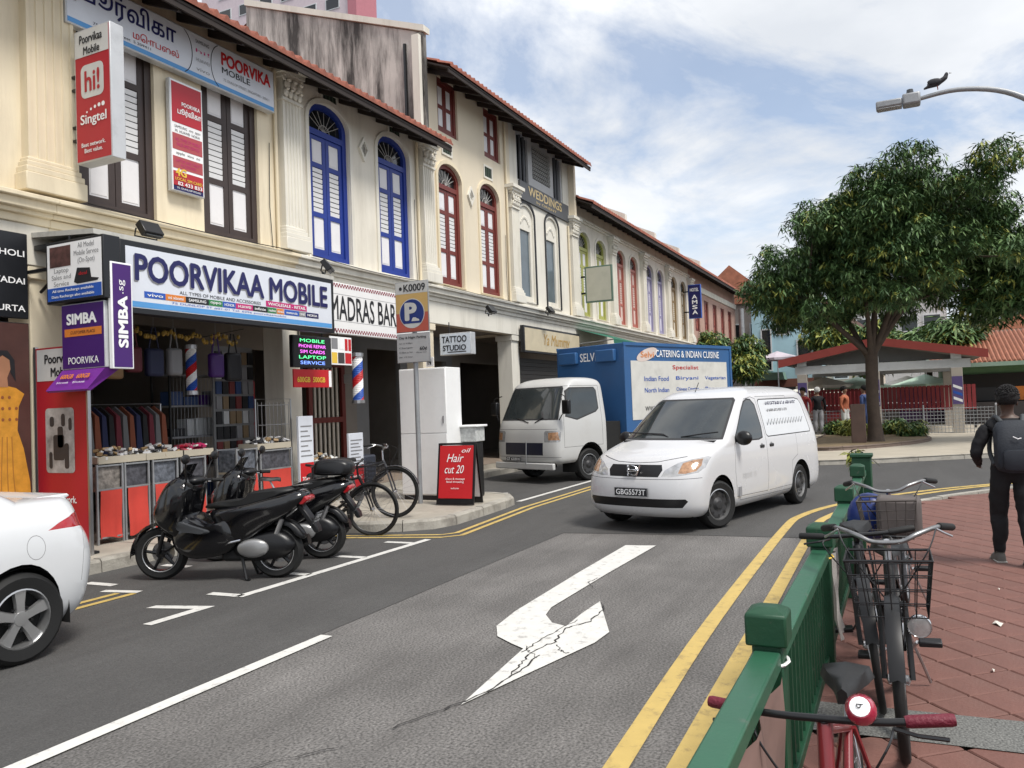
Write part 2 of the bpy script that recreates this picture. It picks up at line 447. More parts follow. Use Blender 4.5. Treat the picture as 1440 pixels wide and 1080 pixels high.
# turning arrow, tip towards the viewer
ARROW = [(3.98, 2.34), (4.65, 2.19), (5.34, 2.03), (5.62, 2.02), (6.46, 2.395), (6.05, 2.40), (5.66, 2.38), (5.72, 2.52), (5.92, 2.66), (6.15, 2.71), (7.5, 2.70), (9.12, 2.66), (9.08, 2.83), (9.06, 3.01), (7.5, 2.99), (5.95, 2.945), (5.5, 2.89), (5.26, 2.76), (5.13, 2.58), (5.05, 2.45)]
flat('arrow_marking', ARROW, 0.0095, PAINTW)
CRACK = M('crack_tar', (0.03, 0.028, 0.027), 0.9, var=0.2)
def crack(pts, w):
    rnd = random.Random(len(pts) * 7 + int(pts[0][0] * 100)); q = []
    for i in range(len(pts) - 1):
        for k in range(6):
            t = k / 6
            q.append((pts[i][0] * (1 - t) + pts[i + 1][0] * t + rnd.uniform(-.016, .016), pts[i][1] * (1 - t) + pts[i + 1][1] * t + rnd.uniform(-.012, .012)))
    q.append(pts[-1])
    mb = MB()
    for i in range(len(q) - 1):
        stripmesh(mb, [q[i], q[i + 1]], w * rnd.uniform(.4, 1.3), 0.0125)
    tag(mb.build('crack', CRACK), kind='structure')
crack([(3.55, 2.52), (3.9, 2.4), (4.2, 2.29), (4.6, 2.27), (4.95, 2.28)], 0.012)
crack([(4.55, 2.3), (4.8, 2.33), (5.05, 2.36), (5.25, 2.3), (5.6, 2.36), (5.85, 2.25), (6.2, 2.27), (6.4, 2.36)], 0.012)
crack([(4.95, 2.42), (5.2, 2.42), (5.5, 2.4), (5.85, 2.36)], 0.008)
crack([(4.9, 2.28), (5.0, 2.38), (5.1, 2.45)], 0.008)
crack([(5.05, 2.12), (5.1, 2.2), (5.2, 2.26)], 0.008)
crack([(6.9, 2.62), (7.1, 2.74), (7.3, 2.72)], 0.008)
crack([(2.6, 3.1), (3.0, 2.85), (3.3, 2.6)], 0.007)
STAIN = M('oil_stain', (0.07, 0.066, 0.063), 0.7, var=0.2, vscale=6)
for (cx, cy, a, b) in ():
    tag(MB().face([(cx + a * cos(t * .4) * random.uniform(.8, 1.2), cy + b * sin(t * .4) * random.uniform(.7, 1.2), 0.007) for t in range(16)]).build('oil_stain', STAIN), kind='structure')

# shophouse pavement ---------------------------------------------------------
def kerb_run(parent, pts, w, h, mat, step=0.9, name='kerb_stone', lift=0.0):
    """separate kerb stones along a path, parented to the pavement they edge; stones lie to the left of the path"""
    q = [Vector((p[0], p[1])) for p in pts]
    acc = [0]
    for i in range(1, len(q)): acc.append(acc[-1] + (q[i] - q[i - 1]).length)
    def at(s):
        s = max(0, min(acc[-1], s))
        for i in range(1, len(q)):
            if s <= acc[i] + 1e-9:
                t = (s - acc[i - 1]) / max(1e-9, acc[i] - acc[i - 1]); d = (q[i] - q[i - 1]).normalized()
                return q[i - 1].lerp(q[i], t), Vector((-d.y, d.x))
        return q[-1], Vector((0, 1))
    n = max(1, round(acc[-1] / step))
    for k in range(n):
        s0, s1 = acc[-1] * k / n + 0.006, acc[-1] * (k + 1) / n - 0.006
        ss = [s0, (s0 + s1) / 2, s1]; mb = MB(); rows = []
        dz = random.uniform(-.006, .006)
        for s in ss:
            p, nn = at(s)
            rows.append([(p.x, p.y, -0.05), (p.x + nn.x * 0.012, p.y + nn.y * 0.012, h + dz - 0.03), (p.x + nn.x * .035, p.y + nn.y * .035, h + dz), (p.x + nn.x * w, p.y + nn.y * w, h + dz), (p.x + nn.x * w, p.y + nn.y * w, -0.05)])
        vs = [v for r_ in rows for v in r_]
        fs = [(i * 5 + j, (i + 1) * 5 + j, (i + 1) * 5 + (j + 1) % 5, i * 5 + (j + 1) % 5) for i in range(2) for j in range(5)] + [(0, 1, 2, 3, 4), (14, 13, 12, 11, 10)]
        mb.add(vs, fs).build(name, mat, parent)

KPATH = [(-12, 8.12), (6.2, 8.12), (8.6, 8.12)] + smooth_path([(8.78, 7.9), (9.05, 7.0), (9.35, 6.3), (9.75, 5.93), (10.3, 5.88), (12.0, 5.98), (12.55, 6.15), (12.85, 6.6), (12.95, 7.6), (13.05, 8.9)], 4) + [(13.4, 8.98), (26, 8.98), (60, 8.98)]
PAVE_IN = []
for i, p in enumerate(KPATH):
    a = Vector(KPATH[max(i - 1, 0)][:2]); b = Vector(KPATH[min(i + 1, len(KPATH) - 1)][:2]); d = (b - a).normalized()
    PAVE_IN.append((p[0] - d.y * .14, p[1] + d.x * .14))
pave = flat('pavement', [p for p in PAVE_IN] + [(60, 9.35), (-12, 9.35)], 0.145, CONC)
kerb_run(pave, [p[:2] for p in KPATH], 0.15, 0.15, KERB)
mbj = MB()
for xx in np.arange(-3, 13, 1.25):
    stripmesh(mbj, [(xx, 9.3), (xx, 8.3)], 0.012, 0.149)
tag(mbj.build('pavement_joint', M('joint_dark', (0.06, 0.055, 0.05), 0.9), pave), kind='stuff')
# drain grating strip by the kerb, five-foot way floor
fw = flat('five_foot_way', [(-12, 9.35), (60, 9.35), (60, 11.6), (-12, 11.6)], 0.26, M('walkway_tile', (0.24, 0.19, 0.15), 0.5, var=0.2, vscale=4, bump=0.1))
tag(MB().box2(-12, 9.352, 0, 60, 9.45, 0.256).build('walkway_step', CONC, fw))

# brick footpath on the right -----------------------------------------------------
BRICK = [M('paver_red_%d' % k, c, 0.75, var=0.14, vscale=6, bump=0.35, bscale=50, dirt=0.6, dscale=1.5, dirtcol=(0.11, 0.07, 0.058)) for k, c in enumerate(((0.158, 0.072, 0.057), (0.148, 0.068, 0.054), (0.168, 0.077, 0.061), (0.155, 0.072, 0.057)))]
RPATH = [(-8, 0.86), (6, 0.86), (9.6, 0.86)] + smooth_path([(10.6, 0.82), (11.8, 0.55), (13.0, -0.1), (14.3, -1.0), (15.6, -2.2), (16.5, -4), (16.8, -8)], 4)
rin = [(p[0] - 0.0, p[1] - 0.13) if i < 4 else (p[0] - .1, p[1] - .1) for i, p in enumerate(RPATH)]
fp = flat('footpath', [(p[0], p[1]) for p in rin] + [(16.6, -14), (-8, -14)], 0.095, M('paver_bed', (0.12, 0.085, 0.07), 0.9, var=0.2, bump=0.3))
kerb_run(fp, [p[:2] for p in reversed(RPATH)], 0.15, 0.13, KERB)
def inside(p, poly):
    c = False; n = len(poly)
    for i in range(n):
        a, b = poly[i], poly[i - 1]
        if (a[1] > p[1]) != (b[1] > p[1]) and p[0] < (b[0] - a[0]) * (p[1] - a[1]) / (b[1] - a[1]) + a[0]: c = not c
    return c
FPOLY = [(p[0], p[1]) for p in rin] + [(16.6, -14), (-8, -14)]
TS = 0.25
proto_t = {}
def tile_mesh(k):
    if k not in proto_t:
        h = TS / 2 - 0.004; b = 0.006; z1, z0 = 0.0, -0.025
        mb = MB().add([(-h, -h, z0), (h, -h, z0), (h, h, z0), (-h, h, z0), (-h, -h, z1 - b), (h, -h, z1 - b), (h, h, z1 - b), (-h, h, z1 - b), (-h + b, -h + b, z1), (h - b, -h + b, z1), (h - b, h - b, z1), (-h + b, h - b, z1)],
                      [(0, 1, 5, 4), (1, 2, 6, 5), (2, 3, 7, 6), (3, 0, 4, 7), (4, 5, 9, 8), (5, 6, 10, 9), (6, 7, 11, 10), (7, 4, 8, 11), (8, 9, 10, 11)])
        me = mb.mesh('paver'); me.materials.append(BRICK[k]); proto_t[k] = me
    return proto_t[k]
cand = []
ca, sa = cos(radians(40)), sin(radians(40))
for i in range(-84, 84):
    for j in range(-84, 84):
        u, v = i * TS, j * TS
        x, y = 5 + u * ca - v * sa, -1.5 + u * sa + v * ca
        if not (0.2 < x < 16.5 and -8 < y < 0.85): continue
        if y > .62 and x < 9.6 or not inside((x - .0, y + .05), FPOLY): continue
        if 4.08 - .06 * y < x < 4.34 - .06 * y: continue
        t_ = atan2(-y, x)
        seen = x > 3.2 and -0.6 < y / x * 1 + 0.0 or False
        ang = atan2(y, x) - radians(25.986)
        dist = x * x + y * y
        cand.append(((0 if ang > radians(-34.5) and x > 3 else 1), dist, x, y))
cand.sort()
rest = MB(); nrest = 0
for n, (s_, d_, x, y) in enumerate(cand):
    k = random.randrange(4)
    if n < 296 and s_ == 0:
        o = bpy.data.objects.new('paver', tile_mesh(k)); COL.objects.link(o); o.parent = fp
        o.location = (x, y, 0.117 + random.uniform(-.0015, .0015)); o.rotation_euler = (random.uniform(-.004, .004), random.uniform(-.004, .004), radians(40))
    else:
        h = TS / 2 - .005
        pts = [(x + a * ca - b * sa, y + a * sa + b * ca) for a, b in ((-h, -h), (h, -h), (h, h), (-h, h))]
        rest.face([(p[0], p[1], 0.117) for p in pts], k)
        for a in range(4):
            p, q = pts[a], pts[(a + 1) % 4]
            rest.face([(p[0], p[1], .095), (q[0], q[1], .095), (q[0], q[1], .117), (p[0], p[1], .117)], k)
tag(rest.build('paver_field', BRICK, fp, weld=False), kind='stuff')
flat('granite_strip', [(4.02, .56), (4.40, .56), (5.0, -9), (4.62, -9)], 0.122, GRANITE)
o = flat('edge_paving', [(-8, .72), (9.6, .72), (9.6, .56), (-8, .56)], 0.1195, CONC)

# far corner: pale pavement, planter bed ---------------------------------------------
FK = smooth_path([(70, 3.3), (40, 3.3), (24, 3.15), (21.4, 3.0), (20.3, 2.4), (20.35, 1.8), (21.0, 0.4), (22.2, -1.4), (23.2, -3.5), (24.5, -8), (25, -20)], 4)
far = flat('far_pavement', [(p[0], p[1]) for p in FK] + [(90, -20), (90, 3.3)], 0.115, CONC2)
kerb_run(far, [p[:2] for p in FK], 0.14, 0.12, KERB, step=1.2)
bed = smooth_path([(34, 2.6), (27, 2.75), (24.3, 2.5), (23.7, 2.0), (24.6, 0.9), (26.6, -0.3), (28.6, -0.75), (30, -0.3), (31.5, 0.6), (34, 1.0)], 4)
flat('planter_bed', [(p[0], p[1]) for p in bed], 0.2, DIRT)
kerb_run(far, [p[:2] for p in bed][::-1][::-1], 0.1, 0.22, M('planter_kerb', (0.16, 0.12, 0.1), 0.85, var=0.2, bump=0.3), step=0.8, name='planter_kerb')

# ================================================================== shophouses
YF = 9.5
CREAM = M('cream_render', (0.74, 0.655, 0.49), 0.8, var=0.07, vscale=0.8, bump=0.12, bscale=40, dirt=0.45, dscale=1.6, dirtcol=(0.38, 0.31, 0.21), streak=True, dlo=.48, dhi=.75)
OFFW = M('offwhite_render', (0.71, 0.67, 0.58), 0.8, var=0.06, vscale=0.8, bump=0.12, bscale=40, dirt=0.45, dscale=1.6, dirtcol=(0.4, 0.36, 0.29), streak=True, dlo=.48, dhi=.75)
BEIGE = M('beige_render', (0.69, 0.61, 0.47), 0.8, var=0.06, vscale=0.8, bump=0.12, bscale=40, dirt=0.22, dscale=1.3, dirtcol=(0.36, 0.31, 0.23), streak=True)
TRIM = M('white_trim', (0.70, 0.67, 0.59), 0.75, var=0.06, vscale=1.5, bump=0.15, bscale=40, dirt=0.35, dscale=2, dirtcol=(0.32, 0.29, 0.23), streak=True)
TRIMC = M('cream_trim', (0.72, 0.63, 0.46), 0.75, var=0.06, vscale=1.5, bump=0.15, bscale=40, dirt=0.3, dscale=2, dirtcol=(0.34, 0.29, 0.2), streak=True)
STAINED = M('mould_stained_wall', (0.55, 0.52, 0.48), 0.9, var=0.2, vscale=1.0, bump=0.35, bscale=30, dirt=0.95, dscale=1.0, dirtcol=(0.035, 0.032, 0.03), streak=True, dlo=.44, dhi=.6)
TILE = M('clay_roof_tile', (0.27, 0.09, 0.058), 0.8, var=0.35, vscale=4, bump=0.3, bscale=30, dirt=0.5, dscale=3, dirtcol=(0.07, 0.04, 0.035))
SOFFIT = M('soffit_timber', (0.026, 0.018, 0.015), 0.7, var=0.2, vscale=5)
PANELW = M('shutter_panel_white', (0.74, 0.73, 0.74), 0.55, var=0.03, dirt=0.12, dscale=3)
SLATW = M('louvre_white', (0.74, 0.74, 0.74), 0.55, var=0.04)
SHUT_BROWN = M('shutter_brown', (0.048, 0.034, 0.031), 0.5, var=0.15)
SHUT_BLUE = M('shutter_blue', (0.012, 0.035, 0.24), 0.45, var=0.12)
SHUT_RED = M('shutter_oxide_red', (0.15, 0.028, 0.022), 0.5, var=0.15)
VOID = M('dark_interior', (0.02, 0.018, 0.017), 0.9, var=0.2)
INTW = M('interior_wall', (0.25, 0.22, 0.19), 0.85, var=0.1)

def arch_pts(x0, x1, z0, zs, rise, n=12):
    return [(x0, z0), (x1, z0)] + arc((x0 + x1) / 2, zs, (x1 - x0) / 2, rise, 0, 180, n)

def rect_holes_frame(mb, x0, x1, z0, z1, holes, y, d):
    sheet(mb, [(x0, z0), (x1, z0), (x1, z1), (x0, z1)], holes, y, d)

_slat = {}
def slat_mesh(w, mat):
    k = (round(w, 3), mat.name)
    if k not in _slat:
        mb = MB(); mb.box((0, 0, 0), (w, 0.012, 0.074), rx=radians(4))
        me = mb.mesh('louvre_slat'); me.materials.append(mat); _slat[k] = me
    return _slat[k]

def shutters(house, x0, x1, z0, z1, col, y, arch=0.0, slats=True, panel_mat=None, rails=(0.33, 0.75), outer=0.11, spl=None, surround=None, fan=True, louvre_joined=False, ajar=None):
    """a shuttered window: outer frame, two leaves of panel / louvre / panel, optional fanlight. y is the wall face"""
    pm = panel_mat or PANELW
    yw = y + 0.06
    zs = z1 - arch if not arch else z1 - arch           # springing line
    mb = MB()
    if arch:
        outl = arch_pts(x0, x1, z0, zs, arch)
        zi = zs - 0.25
        fl = arch_pts(x0 + outer, x1 - outer, zi + 0.11, zs, arch - outer * .9)
        sheet(mb, outl, [[(x0 + outer, z0 + outer), (x1 - outer, z0 + outer), (x1 - outer, zi), (x0 + outer, zi)], fl], yw, 0.1)
    else:
        zi = z1 - outer
        rect_holes_frame(mb, x0, x1, z0, z1, [[(x0 + outer, z0 + outer), (x1 - outer, z0 + outer), (x1 - outer, zi), (x0 + outer, zi)]], yw, 0.1)
    win = mb.build('window', col, house)
    if arch and fan:
        cx = (x0 + x1) / 2
        g = MB(); g.face([(p[0], yw + 0.07, p[1]) for p in fl]); g.build('fanlight_pane', GLASSD, win)
        fb = MB()
        for a in range(20, 170, 23):
            fb.tube([(cx, yw + .05, zi + .12), (cx + (x1 - x0 - 2 * outer) / 2 * .96 * cos(radians(a)), yw + .05, zs + (arch - outer) * .95 * sin(radians(a)))], 0.008, 4)
        fb.tube([(cx + .16 * cos(radians(a)), yw + .05, zi + .12 + .14 * sin(radians(a))) for a in range(0, 181, 20)], .01, 4)
        fb.build('fanlight_bar', M('fan_bar_grey', (0.35, 0.34, 0.32), .6), win)
    xm = (x0 + x1) / 2
    zb = z0 + outer
    H = zi - zb
    za, zb2 = zb + H * rails[0], zb + H * rails[1]
    for s, (a, b) in enumerate(((x0 + outer + .004, xm - .006), (xm + .006, x1 - outer - .004))):
        st = 0.085 * (b - a) / 0.45
        ops = [[(a + st, p), (b - st, p), (b - st, q), (a + st, q)] for p, q in ((zb + .09, za - .045), (za + .045, zb2 - .045), (zb2 + .045, zi - .08)) if q - p > .02]
        lf = MB(); sheet(lf, [(a, zb + .004), (b, zb + .004), (b, zi - .004), (a, zi - .004)], ops, yw + 0.028, 0.045)
        lf = lf.build('leaf_frame', col, win)
        if ajar and ajar[s]:
            lf.rotation_euler = (0, 0, 0)
        for (p, q), nm in (((zb + .09, za - .045), 'panel'), ((zb2 + .045, zi - .08), 'panel')):
            pb = MB().box2(a + st - .002, yw + .046, p - .002, b - st + .002, yw + .064, q + .002)
            pb.box2(a + st + .03, yw + .040, p + .035, b - st - .03, yw + .0455, q - .035)
            pb.build(nm, pm, win)
        if zb2 - za < .1: continue
        bk = MB().box2(a + st, yw + .075, za + .045, b - st, yw + .08, zb2 - .045).build('louvre_backing', VOID, win)
        n = spl or max(3, int((zb2 - za - .09) / 0.085))
        w = b - a - 2 * st - .004
        if slats:
            me = slat_mesh(w, SLATW if pm is PANELW else pm)
            if louvre_joined:
                lb = MB()
                for i in range(n):
                    lb.box(((a + b) / 2, yw + .05, za + .045 + (zb2 - za - .09) * (i + .5) / n), (w, .012, .074), rx=radians(4))
                tag(lb.build('louvre', SLATW if pm is PANELW else pm, win), kind='stuff')
            else:
                for i in range(n):
                    o = bpy.data.objects.new('louvre_slat', me); COL.objects.link(o); o.parent = win
                    o.location = ((a + b) / 2, yw + .05, za + .045 + (zb2 - za - .09) * (i + .5) / n)
    if surround is not None:
        sb = MB()
        w = 0.09
        if arch:
            sheet(sb, arch_pts(x0 - w, x1 + w, z0 - .01, zs, arch + w), [arch_pts(x0 - .004, x1 + .004, z0 + .0, zs, arch + .004)], y - 0.035, 0.034)
        else:
            sheet(sb, [(x0 - w, z0 - w), (x1 + w, z0 - w), (x1 + w, z1 + w), (x0 - w, z1 + w)], [[(x0 - .004, z0 - .004), (x1 + .004, z0 - .004), (x1 + .004, z1 + .004), (x0 - .004, z1 + .004)]], y - .035, .034)
        sb.build('architrave', surround, win)
    return win

def pilaster(house, xc, w, z0, z1, mat, proj=0.14, y=YF, simple=False):
    """plinth, fluted shaft and leafy capital"""
    yy = y - proj
    mb = MB()
    # shaft with flutes
    n = 5
    fl = (w - .06) / n
    prof = [(xc - w / 2, y)] + [(xc - w / 2, yy)]
    if not simple:
        for k in range(n):
            a = xc - w / 2 + .03 + k * fl
            prof += [(a + .012, yy), (a + .02, yy + .02), (a + fl - .02, yy + .02), (a + fl - .012, yy)]
    prof += [(xc + w / 2, yy), (xc + w / 2, y)]
    mb.prism(prof, z0 + .42, z1 - .62, 'z')
    p = mb.build('pilaster', mat, house)
    b = MB()
    for (dz0, dz1, e) in ((0, .22, .09), (.22, .30, .07), (.30, .37, .045), (.37, .42, .02)):
        b.box2(xc - w / 2 - e, y, z0 + dz0, xc + w / 2 + e, yy - e, z0 + dz1)
    b.build('plinth', mat, p, bevel=.012)
    c = MB()
    zc = z1 - .62
    for (dz0, dz1, e) in ((0, .05, .03), (.05, .40, -.005), (.40, .46, .04), (.46, .53, .09), (.53, .62, .14)):
        c.box2(xc - w / 2 - e, y, zc + dz0, xc + w / 2 + e, yy - e, zc + dz1)
    if not simple:
        for row, (zz, hh) in enumerate(((.06, .15), (.2, .16))):
            m = 4 if row == 0 else 3
            for k in range(m):
                cx = xc - w / 2 + (k + .5) * w / m
                c.ball((cx, yy - .025 - .02 * row, zc + zz + hh * .5), (w / m * .46, .045, hh * .5), 8, 5)
                c.ball((cx, yy - .075 - .02 * row, zc + zz + hh * .9), (w / m * .3, .035, .03), 6, 4)
        for s in (-1, 1):
            c.tube([(xc + s * (w / 2 - .01) + .045 * cos(t), yy - .05, zc + .39 + .045 * sin(t)) for t in np.linspace(0, 5, 9)], .018, 5)
    c.build('capital', mat, p, bevel=.006 if simple else 0)
    return p

def cornice(house, x0, x1, y, z, steps, mat, name='cornice'):
    mb = MB()
    for (dz0, dz1, e) in steps:
        mb.box2(x0, y, z + dz0, x1, y - e, z + dz1)
    return mb.build(name, mat, house, bevel=.01)

def roof(house, x0, x1, ye, ze, slope, yr, pitch=0.2, course=0.34, mat=TILE, amp=0.075):
    """pan-and-cover clay tiles from the eave (ye, ze) up to the ridge at yr, plus soffit, fascia and rafters"""
    n = max(2, round((x1 - x0) / pitch)); p = (x1 - x0) / n
    mb = MB(); L = yr - ye; nc = max(2, int(L / course))
    prof = [(0, .0), (.18, .0), (.3, .55), (.42, .92), (.5, 1.0), (.58, .92), (.7, .55), (.82, .0)]
    xs = [x0 + (k + t) * p for k in range(n) for t, h in prof] + [x1]
    hs = [h * amp for k in range(n) for t, h in prof] + [0]
    m = len(xs)
    base = len(mb.v)
    rows = []
    for c in range(nc):
        for (t, lift) in ((c / nc, .028), ((c + 1) / nc, .004)):
            rows.append((ye + L * t, ze + L * t * slope + lift))
    vs = []
    for (yy, zz) in rows:
        vs += [(xs[i], yy, zz + hs[i]) for i in range(m)]
    fs = []
    for r_ in range(len(rows) - 1):
        for i in range(m - 1):
            fs.append((r_ * m + i, r_ * m + i + 1, (r_ + 1) * m + i + 1, (r_ + 1) * m + i))
    mb.add(vs, fs)
    # eave ends
    y0, z0 = rows[0]
    for i in range(m - 1):
        mb.face([(xs[i], y0, z0 - .045), (xs[i + 1], y0, z0 - .045), (xs[i + 1], y0, z0 + hs[i + 1]), (xs[i], y0, z0 + hs[i])])
    r = tag(mb.build('roof_tiles', mat, house), kind='stuff')
    sb = MB()
    sb.add([(x0, ye + .03, ze - .03), (x1, ye + .03, ze - .03), (x1, yr, ze - .03 + (yr - ye - .03) * slope), (x0, yr, ze - .03 + (yr - ye - .03) * slope),
            (x0, ye + .03, ze - .07), (x1, ye + .03, ze - .07), (x1, yr, ze - .07 + (yr - ye - .03) * slope), (x0, yr, ze - .07 + (yr - ye - .03) * slope)],
           [(0, 1, 2, 3), (7, 6, 5, 4), (0, 4, 5, 1), (1, 5, 6, 2), (3, 2, 6, 7), (0, 3, 7, 4)])
    sb.build('roof_deck', SOFFIT, house)
    MB().box2(x0, ye + .04, ze - .15, x1, ye + .075, ze - .05).build('fascia', SOFFIT, house)
    for k in range(int((x1 - x0) / .6)):
        xx = x0 + .3 + k * .6
        MB().prism([(ye + .08, ze - .08), (YF - .02, ze - .08 + (YF - .1 - ye) * slope), (YF - .02, ze - .2 + (YF - .1 - ye) * slope), (ye + .08, ze - .18)], xx - .03, xx + .03, 'x').build('rafter', SOFFIT, house)
    # back slope
    zr = ze + L * slope
    MB().face([(x0, yr, zr), (x1, yr, zr), (x1, yr + 5, zr - 2), (x0, yr + 5, zr - 2)]).build('back_slope', mat, house)
    MB().tube([(x0, yr, zr + .03), (x1, yr, zr + .03)], .12, 8).build('ridge', mat, house)

def diamond_vent(house, x, z, y, mat):
    v = MB(); s = .17
    o = [(x, z - s * 1.5), (x + s, z), (x, z + s * 1.5), (x - s, z)]; i = [(x, z - s * .95), (x + s * .62, z), (x, z + s * .95), (x - s * .62, z)]
    sheet(v, o, [i], y - .05, .049)
    v = v.build('vent', mat, house)
    MB().face([(p[0], y - .008, p[1]) for p in i]).build('vent_void', VOID, v)
    b = MB()
    for k in (-1, 0, 1):
        b.tube([(x + k * .05, y - .03, z - .13 + abs(k) * .06), (x + k * .05, y - .03, z + .13 - abs(k) * .06)], .008, 4)
    b.build('vent_bar', mat, v)

def square_vent(house, x0, x1, z0, z1, y):
    mb = MB(); sheet(mb, [(x0 - .05, z0 - .05), (x1 + .05, z0 - .05), (x1 + .05, z1 + .05), (x0 - .05, z1 + .05)], [[(x0, z0), (x1, z0), (x1, z1), (x0, z1)]], y - .025, .024)
    v = mb.build('vent', TRIM, house)
    MB().box2(x0, y - .006, z0, x1, y - .003, z1).build('vent_void', M('vent_green_dark', (0.02, 0.03, 0.022), .6), v)
    b = MB()
    for k in range(1, 4): b.box2(x0 + (x1 - x0) * k / 4 - .01, y - .02, z0, x0 + (x1 - x0) * k / 4 + .01, y - .0055, z1)
    b.build('vent_bar', M('vent_green', (0.07, 0.1, 0.07), .6), v)

def house_shell(name, label, x0, x1, wallmat, ztop, holes, group='two and three storey shophouses in the row', ground_h=3.62, y=YF, depth=9.0, back=2.05, side_mat=None, gwall=None, shop_holes=None, beam=True, colw=0.46, colmat=None):
    h = thing(name, label, 'shophouse', (0, 0, 0), 0, group)
    mb = MB(); sheet(mb, [(x0, ground_h), (x1, ground_h), (x1, ztop), (x0, ztop)], holes, y, 0.2)
    mb.build('wall', wallmat, h)
    for o in holes:
        xs = [p[0] for p in o]; zs = [p[1] for p in o]
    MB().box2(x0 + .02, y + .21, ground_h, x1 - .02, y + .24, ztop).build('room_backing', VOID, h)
    # columns at the five-foot way, one per boundary (left end of each house)
    cm = colmat or wallmat
    c = MB().box2(x0 - colw / 2, y + .02, 0.26, x0 + colw / 2, y + .46, ground_h)
    c.box2(x0 - colw / 2 - .04, y - .02, 0.26, x0 + colw / 2 + .04, y + .5, .55)
    c.box2(x0 - colw / 2 - .04, y - .02, ground_h - .16, x0 + colw / 2 + .04, y + .5, ground_h - .003)
    c.build('column', cm, h, bevel=.012)
    # walkway ceiling and shop back wall
    MB().box2(x0, y + .2, ground_h + .05, x1, y + back, ground_h + .15).build('walkway_ceiling', INTW, h)
    gw = MB(); sheet(gw, [(x0, .26), (x1, .26), (x1, ground_h + .05), (x0, ground_h + .05)], shop_holes or [], y + back, 0.15)
    gw.build('shop_wall', gwall or INTW, h)
    # shop room behind
    r = MB()
    r.box2(x0 + .02, y + back + 3, .1, x1 - .02, y + back + 3.1, ground_h)
    r.box2(x0 + .02, y + back + .2, .1, x0 + .1, y + back + 3, ground_h)
    r.box2(x1 - .1, y + back + .2, .1, x1 - .02, y + back + 3, ground_h)
    r.box2(x0 + .02, y + back + .2, ground_h - .1, x1 - .02, y + back + 3, ground_h)
    r.box2(x0 + .02, y + back + .2, .1, x1 - .02, y + back + 3, .25)
    r.build('shop_room', INTW, h)
    # side (party) walls back into the block
    MB().box2(x0 - .11, y + .25, ground_h, x0 + .11, y + depth, ztop).build('party_wall', side_mat or STAINED, h)
    return h

STR = [(0, .10, .06), (.10, .16, .12), (.16, .27, .19), (.27, .33, .25)]

# --- house 0: neighbour at the left edge, mostly outside the picture
h0 = house_shell('shophouse', 'cream shophouse at the left edge, its fluted pilaster beside the red hi! lightbox', 1.98, 6.43, CREAM, 7.75,
                 [[(2.6, 4.5), (3.8, 4.5), (3.8, 7.1), (2.6, 7.1)], [(4.55, 4.5), (5.65, 4.5), (5.65, 7.1), (4.55, 7.1)]], shop_holes=[[(2.5, .26), (5.9, .26), (5.9, 3.0), (2.5, 3.0)]])
shutters(h0, 2.6, 3.8, 4.5, 7.1, SHUT_BROWN, YF, louvre_joined=True); shutters(h0, 4.55, 5.65, 4.5, 7.1, SHUT_BROWN, YF, louvre_joined=True)
pilaster(h0, 1.98, .46, 4.5, 7.72, TRIMC); cornice(h0, 1.98, 6.43, YF, 4.12, STR, TRIMC, 'string_course')
cornice(h0, 1.98, 6.43, YF, 3.62, [(0, .5, .03)], OFFW, 'frieze')
roof(h0, 1.98, 6.43, 8.7, 7.5, .45, 14.5)

# --- house 1
h1 = house_shell('shophouse', 'cream shophouse with two brown shuttered windows above the phone shop canopy', 6.43, 10.85, CREAM, 7.75,
                 [[(6.88, 4.5), (8.08, 4.5), (8.08, 7.1), (6.88, 7.1)], [(8.95, 4.5), (10.14, 4.5), (10.14, 7.1), (8.95, 7.1)]], shop_holes=[[(6.6, .26), (10.6, .26), (10.6, 3.3), (6.6, 3.3)]])
shutters(h1, 6.88, 8.08, 4.5, 7.1, SHUT_BROWN, YF); shutters(h1, 8.95, 10.14, 4.5, 7.1, SHUT_BROWN, YF)
pilaster(h1, 6.43, .62, 4.5, 7.72, TRIMC); pilaster(h1, 10.85, .46, 4.5, 7.72, TRIM)
cornice(h1, 6.43, 10.85, YF, 4.12, STR, TRIMC, 'string_course'); cornice(h1, 6.43, 10.85, YF, 3.62, [(0, .5, .03)], CREAM, 'frieze')
roof(h1, 6.43, 10.85, 8.7, 7.5, .45, 14.5)
# --- house 2
h2 = house_shell('shophouse', 'off-white shophouse with two arched blue shuttered windows above the barber sign', 10.85, 15.33, OFFW, 7.75,
                 [arch_pts(11.42, 12.6, 4.52, 7.09, .38), arch_pts(13.54, 14.72, 4.52, 7.09, .38)], shop_holes=[[(11.3, .26), (12.9, .26), (12.9, 3.0), (11.3, 3.0)], [(13.3, .26), (14.9, .26), (14.9, 2.9), (13.3, 2.9)]])
shutters(h2, 11.42, 12.6, 4.52, 7.47, SHUT_BLUE, YF, arch=.38, surround=TRIM); shutters(h2, 13.54, 14.72, 4.52, 7.47, SHUT_BLUE, YF, arch=.38, surround=TRIM)
pilaster(h2, 15.33, .46, 4.5, 7.72, TRIM)
cornice(h2, 10.85, 15.33, YF, 4.12, STR, TRIM, 'string_course'); cornice(h2, 10.85, 15.33, YF, 3.62, [(0, .5, .03)], OFFW, 'frieze')
diamond_vent(h2, 13.07, 6.92, YF, TRIM)
for xx in (11.75, 13.9):
    square_vent(h2, xx + .1, xx + .5, 7.5, 7.68, YF)
roof(h2, 10.85, 15.33, 8.7, 7.5, .45, 14.5)
